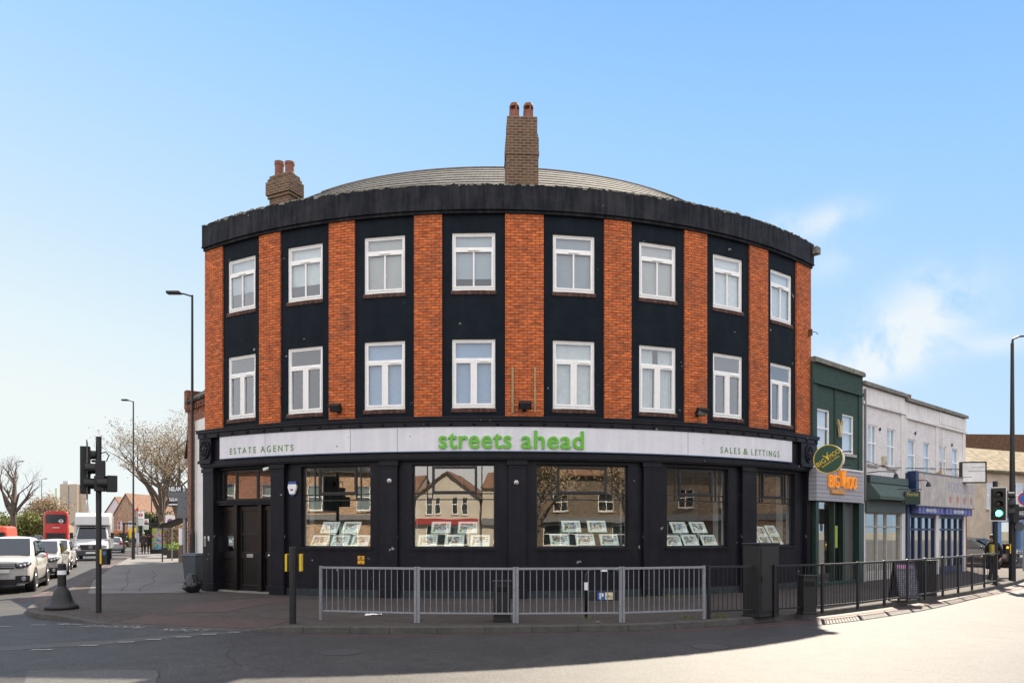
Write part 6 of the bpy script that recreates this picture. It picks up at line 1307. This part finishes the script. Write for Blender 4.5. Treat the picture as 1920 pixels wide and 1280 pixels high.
b=MB(); b.lathe([(.11,-.065-L/2),(.09,-.065-L/2),(.09,-.05-L/2),(.11,-.05-L/2)],(0,0,.90),20,ax='y',ring=True)
for k in range(3): a=PI/2+k*2*PI/3; b.tube([(0,-.058-L/2,.90),(.095*math.cos(a),-.058-L/2,.90+.095*math.sin(a))],[.018,.006],5)
b.build('round_badge',METB,g_)
b=MB(); b.box(-.95,.95,-.03-L/2,.2-L/2,.35,.68); b.build('bumper',mat('bumper_grey',(.05,.05,.055),.6,var=.1),t,bevel=.05); b=MB(); b.box(-.27,.27,-.05-L/2,-.03-L/2,.47,.58); b.build('number_plate',PLATE,t)
for sx in (-1,1):
    b=MB(); b.M=Matrix.Translation((sx*.76,.08-L/2,.96))@Matrix.Rotation(sx*R_(20),4,'Z'); b.ball((0,0,0),(.20,.10,.12),14); b.build('headlight',HEADL,t,smooth=True)
    b=MB(); b.box(sx*1.20-.10,sx*1.20+.10,1.15-L/2,1.25-L/2,1.45,1.85); b.tube([(sx*.95,1.2-L/2,1.6),(sx*1.15,1.2-L/2,1.62)],.03,6); b.build('door_mirror',BLKP,t,bevel=.03)
    for y in (.95,L-1.4): wheel(t,sx*.90,y-L/2,.35,sx)
    b=MB(); b.add([(sx*.96,1.5-L/2,1.5),(sx*.96,2.1-L/2,1.5),(sx*.875,2.1-L/2,2.15),(sx*.875,1.75-L/2,2.15)],[(0,1,2,3)]); b.build('side_window',CINT,t)
# double deck bus, rear view
REDB=mat('bus_red_paint',(.50,.02,.015),.3,var=.05,coat=.4)
v=dp(107,88,RZ); t=empty('double_decker_bus',(v.x*(1+5.3/v.xy.length),v.y*(1+5.3/v.xy.length),RZ),math.atan2(-v.x,v.y)-.02,'red double decker bus seen from behind down the left street','bus'); L=10.5
b=MB(); secs=[]
for y,s_ in ((0,.92),(.25,1),(L-.2,1),(L,.95)):
    w_=1.27; secs.append([(x*s_,y-L/2,z) for x,z in ((w_,.35),(w_,3.7),(w_*.93,4.15),(w_*.7,4.32),(-w_*.7,4.32),(-w_*.93,4.15),(-w_,3.7),(-w_,.35))])
ring_loft(b,secs); b.build('body',REDB,t)
b=MB(); b.prism([(-1.0,2.9),(1.0,2.9),(1.08,3.7),(.9,3.95),(-.9,3.95),(-1.08,3.7)],-.05-L/2,.02-L/2); rw=b.build('rear_window',mat('bus_window_dark',(.02,.025,.03),.1,var=.5,scale=2),t)
b=MB(); b.lathe([(.22,-.062-L/2),(.15,-.062-L/2),(.15,-.05-L/2),(.22,-.05-L/2)],(.5,0,3.15),16,ax='y',ring=True); b.box(.22,.78,-.068-L/2,-.062-L/2,3.12,3.18); b.build('roundel',WHITE,rw)
b=MB(); b.box(-1.0,1.0,-.05-L/2,.02-L/2,.5,1.75); b.build('engine_grille',GRL,t); 
for sx in (-1,1): b=MB(); b.box(sx*1.05-.08,sx*1.05+.08,-.06-L/2,.02-L/2,1.0,1.7); b.build('tail_light',TAIL,t)
for sx in (-1,1):
    for z in (1.6,3.1): b=MB(); b.box(min(sx*1.27,sx*1.285),max(sx*1.27,sx*1.285),.8-L/2,L-.8-L/2,z,z+.75); b.build('side_window',MATS['bus_window_dark'],t)
    for y in (2.2,L-2.5): wheel(t,sx*1.15,y-L/2,.5,sx)
b=MB(); b.box(-.35,.35,-.055-L/2,-.05-L/2,2.35,2.42); b.build('badge',WHITE,t)
# red van cut by the left edge
v=dp(2,66,RZ); t=empty('red_van',(v.x,v.y,RZ),math.atan2(-ud.x,ud.y),'red van roof showing above the white car at the left edge','van')
b=MB(); secs=[]
for y,zt_ in ((0,1.9),(.3,2.35),(4.2,2.4),(4.6,1.5),(5.2,1.1)): secs.append([(x,y-2.6,z) for x,z in ((.95,.3),(.97,zt_*.6),(.85,zt_-.1),(.6,zt_),(-.6,zt_),(-.85,zt_-.1),(-.97,zt_*.6),(-.95,.3))])
ring_loft(b,secs); b.build('body',mat('orange_red_paint',(.55,.05,.015),.35,var=.05),t,smooth=False,bevel=.04); b=MB(); b.box(-.7,.7,-2.66,-2.5,1.3,1.85); b.build('rear_window',CINT,t)
for sx in (-1,1):
    for y in (-1.6,1.6): wheel(t,sx*.88,y,.33,sx)
# ---------------------------------------------------------------- people
def person(loc,rz,label,h,pose,cloth,trouser,skin,hairc,coatlen=.0,group=None,bag=False):
    """one skinned body, clothing as children. local -y is forward"""
    k=h/1.75; t=empty('person',loc,rz,label,'person',group)
    J=dict(pel=(0,0,.95),waist=(0,-.01,1.1),chest=(0,-.02,1.33),neck=(0,-.03,1.50),hb=(0,-.045,1.58),hm=(0,-.05,1.65),ht=(0,-.04,1.72),nose=(0,-.145,1.635),
      shl=(.18,-.01,1.42),ell=(.24,.02,1.15),wrl=(.22,-.12,.92),hal=(.21,-.15,.84), shr=(-.18,-.01,1.42),elr=(-.24,.02,1.15),wrr=(-.22,-.12,.92),har=(-.21,-.15,.84),
      hpl=(.09,0,.92),knl=(.10,-.02,.50),anl=(.10,.02,.09),tol=(.10,-.14,.04), hpr=(-.09,0,.92),knr=(-.10,-.02,.50),anr=(-.10,.02,.09),tor=(-.10,-.14,.04))
    J.update(pose)
    for a in 'lr':
        hp=Vector(J['ha'+a]); wr=Vector(J['wr'+a]); d=(hp-wr).normalized(); sd=Vector((0,1,0)) if abs(d.y)<.8 else Vector((0,0,1))
        for i,o in enumerate((-.028,-.010,.010,.028)): J['f%d%s'%(i,a)]=tuple(hp+sd*o+d*(.075-.012*abs(i-1.4))+Vector((0,-.01,0)))
        J['th'+a]=tuple(hp+sd*-.05+d*.01)
    R=dict(pel=.135,waist=.12,chest=.145,neck=.055,hb=.075,hm=.092,ht=.062,nose=.014,sh=.07,el=.045,wr=.03,ha=.034,hp=.09,kn=.058,an=.042,to=.035,f=.009,th=.011)
    rad=lambda n:R.get(n) or R.get(n[:2]) or R['f']
    E_=[('pel','waist'),('waist','chest'),('chest','neck'),('neck','hb'),('hb','hm'),('hm','ht'),('hm','nose')]
    for a in 'lr': E_+=[('chest','sh'+a),('sh'+a,'el'+a),('el'+a,'wr'+a),('wr'+a,'ha'+a),('pel','hp'+a),('hp'+a,'kn'+a),('kn'+a,'an'+a),('an'+a,'to'+a),('ha'+a,'th'+a)]+[('ha'+a,'f%d%s'%(i,a)) for i in range(4)]
    def skin_mesh(nm,names,extra,mt,sub=1):
        names=[n for n in names]; idx={n:i for i,n in enumerate(names)}
        me=bpy.data.meshes.new(nm); me.from_pydata([tuple(Vector(J[n])*k) for n in names],[(idx[a],idx[b]) for a,b in E_ if a in idx and b in idx],[])
        o=bpy.data.objects.new(nm,me); col.objects.link(o); md=o.modifiers.new('s','SKIN'); md.use_smooth_shade=True
        for n in names: r=(rad(n)+extra)*k; me.skin_vertices[0].data[idx[n]].radius=(r*(1.25 if n in('chest','pel','waist') else 1),r)
        me.skin_vertices[0].data[0].use_root=True
        s_=o.modifiers.new('u','SUBSURF'); s_.levels=s_.render_levels=sub; me.materials.append(mt); o.parent=t; return o
    skin_mesh('body',list(J.keys()),0,skin)
    arm=[n for n in ('pel','waist','chest','neck','shl','ell','wrl','shr','elr','wrr')]
    skin_mesh('coat',arm,.022,cloth)
    skin_mesh('trousers',['pel','hpl','knl','anl','hpr','knr','anr'],.018,trouser)
    for a in 'lr':
        b=MB(); A=Vector(J['an'+a])*k; T=Vector(J['to'+a])*k; c=(A+T)/2; d=T-A; b.M=Matrix.Translation(c+Vector((0,0,-.015)))@Matrix.Rotation(math.atan2(-d.x,d.y),4,'Z')@Matrix.Rotation(math.atan2(d.z,math.hypot(d.x,d.y))*.6,4,'X'); b.ball((0,0,0),(.055*k,.15*k,.055*k),12); b.build('shoe',BLKP,t,smooth=True)
    b=MB(); H_=Vector(J['hm'])*k; b.ball((H_.x,H_.y+.022*k,H_.z+.03*k),(.105*k,.115*k,.105*k),14); b.build('hair',hairc,t,smooth=True)
    if coatlen:
        b=MB(); P_=Vector(J['pel'])*k; b.lathe([(.23*k,P_.z-coatlen),(.215*k,P_.z-coatlen*.5),(.19*k,P_.z),(.17*k,P_.z+.2*k),(.05*k,P_.z+.25*k)],(P_.x,P_.y+.0,0),16); b.build('coat_skirt',cloth,t,smooth=True)
    return t
SK=mat('skin',(.45,.26,.18),.6,var=.08); BLC=mat('black_cloth',(.014,.014,.016),.9,var=.2); DKC=mat('dark_brown_cloth',(.04,.028,.022),.9,var=.2); NVC=mat('charcoal_trousers',(.022,.022,.028),.9,var=.2); GRH=mat('grey_hair',(.30,.29,.27),.8,var=.2); BKH=mat('black_hair',(.012,.010,.009),.6,var=.2)
walk=dict(knl=(.10,-.22,.52),anl=(.10,-.34,.10),tol=(.10,-.49,.07),knr=(-.10,.12,.50),anr=(-.10,.36,.17),tor=(-.10,.26,.05),ell=(.24,.10,1.16),wrl=(.22,.08,.92),hal=(.21,.06,.84),elr=(-.24,-.06,1.16),wrr=(-.21,-.24,1.0),har=(-.20,-.31,.95))
p=gp(1868,1094); person((p.x+.12,p.y+.35,0),R_(-70),'person in a long black coat walking behind the traffic signal at the right',1.68,walk,BLC,BLC,SK,BKH,coatlen=.42)
p=dp(269,60,0); person((p.x,p.y,0),R_(20),'grey haired person in a brown coat waiting at the bus stop',1.72,{},DKC,NVC,SK,GRH,coatlen=.3,group=None)
p=dp(280,61,0); person((p.x,p.y,0),R_(200),'person in black standing between the bus stop and the poster',1.62,{},BLC,BLC,SK,BKH)

# ---------------------------------------------------------------- trees and greenery
def tree(name,loc,label,H,spread,seed,bark,leafm=None,nleaf=0,leafs=.1,trunk=.25,levels=4,first=.3,up=.5,split=(2,4),group=None,cat='tree',clump=None,lean=(0,0)):
    rnd=random.Random(seed); t=empty(name,loc,0,label,cat,group); tb=MB(); tips=[]; lf=MB()
    def grow(p,d,L,r,lv):
        n=4; pts=[p]; rr=[r]; q=p.copy(); dd=d.copy()
        for i in range(n):
            dd=(dd+Vector((rnd.uniform(-1,1),rnd.uniform(-1,1),rnd.uniform(-.5,.7)))*.16).normalized(); q=q+dd*L/n; pts.append(q.copy()); rr.append(r*(1-.45*(i+1)/n))
        tb.tube(pts,rr,max(3,7-lv*1),cap=False)
        if lv>=levels: tips.append((q,dd)); return
        for i in range(rnd.randint(*split)+ (1 if lv<2 else 0)):
            k=rnd.uniform(.35,1); j=min(n,int(k*n)+1); s=pts[j]; a=rnd.uniform(0,2*PI); out_=Vector((math.cos(a)*spread,math.sin(a)*spread,up*rnd.uniform(.3,1.3)))
            nd=(dd*.55+out_).normalized(); grow(s,nd,L*rnd.uniform(.5,.78),rr[j]*.62,lv+1)
        if lv<levels: tips.append((q,dd))
    top=Vector((lean[0],lean[1],H*first)); n=5; pts=[Vector((0,0,0))]+[top*(i/n)+Vector((rnd.uniform(-.05,.05),rnd.uniform(-.05,.05),0)) for i in range(1,n+1)]
    tb.tube(pts,[trunk*1.3]+[trunk*(1-.3*i/n) for i in range(1,n+1)],10,cap=False)
    for i in range(5): a=i*2*PI/5+rnd.random(); grow(pts[-1 if i%2 else -2],Vector((math.cos(a)*spread*.7,math.sin(a)*spread*.7,1.0)).normalized(),H*(1-first)*.48,trunk*.55,1)
    grow(pts[-1],Vector((0,0,1)),H*(1-first)*.5,trunk*.65,1)
    tb.build('trunk',bark,t,fixn=False,smooth=True)
    if leafm:
        for i in range(nleaf):
            q,dd=tips[rnd.randrange(len(tips))]; s=leafs*rnd.uniform(.5,1.4); p=q+Vector((rnd.gauss(0,1),rnd.gauss(0,1),rnd.gauss(0,1)))*(clump or leafs*4)
            a=Vector((rnd.uniform(-1,1),rnd.uniform(-1,1),rnd.uniform(-1,1))).normalized()*s; b_=a.cross(Vector((rnd.uniform(-1,1),rnd.uniform(-1,1),rnd.uniform(-1,1)))).normalized()*s*.55
            lf.add([p-a,p+b_,p+a,p-b_],[(0,1,2,3)])
        lf.build('crown',leafm,t,fixn=False)
    return t
BARK=mat('tree_bark',(.10,.075,.055),.9,var=.35,scale=4); TANL=mat('tan_seed_clusters',(.30,.22,.12),.85,var=.45,scale=1.2,var2=(.42,.33,.20)); OLIVE=mat('spring_green_leaf',(.15,.18,.04),.75,var=.5,scale=.6,var2=(.26,.27,.07)); DKL=mat('dark_evergreen_leaf',(.035,.055,.02),.8,var=.5,scale=1); TANB2=mat('tan_budding_twigs',(.34,.25,.15),.85,var=.4,scale=.8)
p=dp(303,66,0); tree('plane_tree',(p.x,p.y,0),'big bare tree with tan seed clusters above the bus shelter',11.8,.85,5,BARK,TANL,6500,.06,trunk=.34,levels=5,first=.34,clump=.17,group='trees in the left street')
p=dp(333,58,0); tree('plane_tree',(p.x,p.y,0),'second tan bare tree close against the red brick house',9.8,.8,9,BARK,TANL,5500,.06,trunk=.26,levels=5,first=.35,clump=.17,group='trees in the left street')
p=dp(25,82,RZ); tree('bare_tree',(p.x,p.y,RZ),'big dark bare tree with a thick trunk behind the left lamp columns',10.5,.75,17,BARK,TANL,500,.05,trunk=.36,levels=4,first=.42,up=.75,split=(2,3),group='trees in the left street')
p=dp(82,112,RZ); tree('budding_tree',(p.x,p.y,RZ),'tan budding tree left of the red bus',7.0,.6,21,BARK,TANB2,7000,.14,trunk=.2,levels=3,first=.25,clump=.5,group='trees in the left street')
p=dp(96,150,RZ); tree('budding_tree',(p.x,p.y,RZ),'farther tan budding tree just left of the red bus roof',6.0,.6,22,BARK,TANB2,4000,.16,trunk=.2,levels=3,first=.25,clump=.55,group='trees in the left street')
def shrub(name,loc,label,rx,ry,h,n,s,m_,seed,group=None):
    rnd=random.Random(seed); t=empty(name,loc,0,label,'shrub',group); b=MB()
    for k in range(7): c=(rnd.uniform(-.55,.55)*rx,rnd.uniform(-.5,.5)*ry,h*rnd.uniform(.35,.68)); r_=rnd.uniform(.35,.55); leafball(b,c,(rx*r_,ry*r_,h*.34),n//7,s,rnd)
    b.build('foliage',m_,t,fixn=False); b=MB()
    for k in range(5): a=rnd.uniform(0,6.3); b.tube([(0,0,0),(rx*.25*math.cos(a),ry*.25*math.sin(a),h*.4),(rx*.5*math.cos(a),ry*.5*math.sin(a),h*.75)],[.06,.04,.015],5)
    b.build('stems',BARK,t); return t
sh=[(12,96,5.0,3.0,'light green bush behind the bare tree at the left edge',OLIVE),(44,92,3.6,3.0,'light green bush under the left lamp columns',OLIVE),(62,105,4.0,2.6,'low green bush left of the budding tree',OLIVE)]
for i,(x,D_,rx,h,l,m_) in enumerate(sh): p=dp(x,D_,RZ); shrub('green_bush',(p.x,p.y,RZ),l,rx,2.2,h*1.55,4200,.15,m_,30+i,'green bushes left of the road')
p=dp(296,70,0); shrub('evergreen_bush',(p.x,p.y,0),'dark evergreen bush behind the bus stop flags',2.2,1.6,4.6,4200,.12,DKL,40)
p=dp(272,76,0); shrub('green_bush',(p.x,p.y,0),'yellow green bush behind the second bus stop flag',1.6,1.2,4.2,2000,.11,OLIVE,41)
p=dp(322,52,0); shrub('brown_hedge',(p.x,p.y,0),'brown twiggy hedge behind the planters',1.3,.9,2.9,3000,.07,TANB2,42)
p=dp(240,88,0); shrub('green_bush',(p.x,p.y,0),'dark bush below the row of gabled houses',1.6,1.2,1.9,1500,.12,DKL,43)
p=Vector((14.5,-13)); tree('bare_tree',(p.x,p.y,0),'bare tan tree mirrored in the third shop window',9,.9,55,BARK,TANL,9000,.10,trunk=.3,levels=4,first=.3,clump=.5)
tree('bare_tree',(21,-10,0),'second bare tree mirrored at the right of the third shop window',8,.9,56,BARK,TANL,7000,.10,trunk=.25,levels=4,first=.3,clump=.5)
# ---------------------------------------------------------------- left street buildings
P1=Vector((-11.95,27.5)); P2=Vector((-9.2,24.2)); ax=math.atan2((P2-P1).y,(P2-P1).x); 
HB=empty('brick_house',(P1.x,P1.y,0),ax,'red brick house with slate roof and white panel beside the corner building','house')
Lh=(P2-P1).length
q=MB(); q.box(0,Lh+2,0,7,0,6.45); q.build('wall',BRICK2,HB)
q=MB(); q.box(-.08,Lh+2,-.10,0,6.30,6.45); 
for k in range(20): q.box(.02+k*.2,.12+k*.2,-.10,0,6.18,6.30)
q.build('dentil_course',BRICK2,HB)
q=MB(); q.add([(.3,-.18,6.50),(Lh+2,-.18,6.50),(Lh+2,1.5,7.8),(.3,1.5,7.8),(.3,-.18,6.40),(Lh+2,-.18,6.40)],[(0,1,2,3),(0,4,5,1)]); rf=q.build('roof',SLATE,HB,fixn=False)
q=MB(); q.box(0,.30,-.12,.5,6.45,6.95); q.box(0,.30,.5,3.6,6.45,7.0); q.build('parapet',BRICK2,HB)
q=MB(); q.box(1.0,Lh+1.5,-.03,0,0,5.75); q.build('white_render',mat('bright_white_render',(.75,.74,.70),.8,var=.08,scale=1),HB)
q=MB(); q.box(Lh-.75,Lh-.6,-.12,-.031,0,5.2); q.build('drain_pipe',GREYF,HB); q=MB(); q.box(2.0,2.3,-.05,-.031,4.2,4.6); q.build('vent',GREYF,HB)
# low wall continuing up the street, shop side
def fl(x,D): return dp(x,D,0)
house('street_house',(-16.0,37.4,0),R_(-65.7),16.4,8,6.2,1.3,CREAM2,SLATE,[(-5,3.6,1,1.4),(-1,3.6,1,1.4),(3,3.6,1,1.4),(6,3.6,1,1.4)],'long pale house standing behind the red brick house, only a sliver showing',cat='house')
ter=[(216,96,5.2,3.0,'white house with steep dormer gable beyond the box van',WHITE),(236,93,5.4,3.2,'tan house with gable right of the white house',TANB)]
for i,(x,D_,H_,RH_,l,m_) in enumerate(ter):
    p=dp(x,D_,0); house('terraced_house',(p.x,p.y,0),R_(-6),3.4 if i==0 else 3.2,8,H_*.72,RH_*.8,mat('pale_blue_white_render',(.62,.66,.66),.8,var=.1) if i==0 else m_,TILE,[(-.8,2.0,.6,1.1),(.6,2.0,.6,1.1)],l,gable=True,group='gabled houses beyond the van',chims=((-.9,2),),shop=(1.5,1.9,mat('orange_fascia',(.5,.18,.07),.6)),over=.12)
p=dp(258,98,0); house('terraced_house',(p.x,p.y,0),R_(-6),4.6,8,4.2,2.4,TANB,TILE,[(-1.4,2.2,.7,1.2),(1,2.2,.7,1.2)],'tan brick house behind the lamp column and bus stop','house','gabled houses beyond the van',chims=((1.2,4),),over=.12)
# tower block
D_=620; k=D_/F; p=dp(129,D_,0); t=empty('tower_block',(p.x,p.y,0),R_(4),'tan concrete tower block far down the left street','tower block')
TW=mat('tower_tan',(.40,.33,.26),.9,var=.06,scale=.05)
q=MB(); q.box(-16*k,-1.5*k,0,14,0,zat(907,D_)); q.box(.8*k,16*k,0,14,0,zat(907,D_)); q.box(-16*k,16*k,1,14,0,zat(908,D_)); q.build('wall',TW,t)
q=MB()
for r_ in range(12): z=zat(948,D_)+r_*(zat(910,D_)-zat(948,D_))/12; q.box(-1.3*k,.6*k,.0,.8,z,z+1.9)
q.build('window_strip',mat('tower_window_blue',(.18,.22,.28),.4,var=.3,scale=.3),t)
q=MB(); q.box(-14*k,-5*k,3,10,zat(907,D_),zat(901,D_)); q.build('plant_room',mat('tower_plant_room',(.42,.45,.48),.7),t)
q=MB(); q.tube([(-20*k,0,0),(-20*k,0,zat(915,D_))],.5,6); t2=empty('mast',(p.x,p.y-3,0),0,'thin yellow green mast left of the tower block','mast'); q.build('pole',mat('mast_yellow',(.45,.5,.08),.6),t2)
D_=480; k=D_/F; p=dp(164,D_,0); t=empty('church',(p.x,p.y,0),0,'pale church spire between the tower block and the box van','church')
q=MB(); q.obox((0,0),0,4.2*k,4.2*k,0,zat(958,D_)); q.build('bell_tower',TW,t); q=MB(); q.lathe([(3.6*k,zat(958,D_)),(.1,zat(934,D_))],(0,0,0),8); q.build('spire',mat('spire_grey',(.30,.30,.30),.8),t)
for x,D_,wd,yt,l,rf_ in ((100,300,26,978,'low brown roofed block behind the red bus',TILE),(148,330,30,974,'grey flat terrace under the tower block',SLATE),(180,260,24,972,'low terrace right of the church spire',TILE),(205,200,24,968,'grey terrace behind the box van roof',SLATE)):
    p=dp(x,D_,0); k=D_/F; H_=zat(yt,D_); house('distant_terrace',(p.x,p.y,0),R_(3),wd*k,10,H_*.72,H_*.28,TANB if rf_ is TILE else CREAM2,rf_,[(-wd*k*.3,H_*.4,1.2,1.3),(0,H_*.4,1.2,1.3),(wd*k*.3,H_*.4,1.2,1.3)],l,'building','distant terraces',chims=((wd*k*.25,5),(-wd*k*.3,5)))
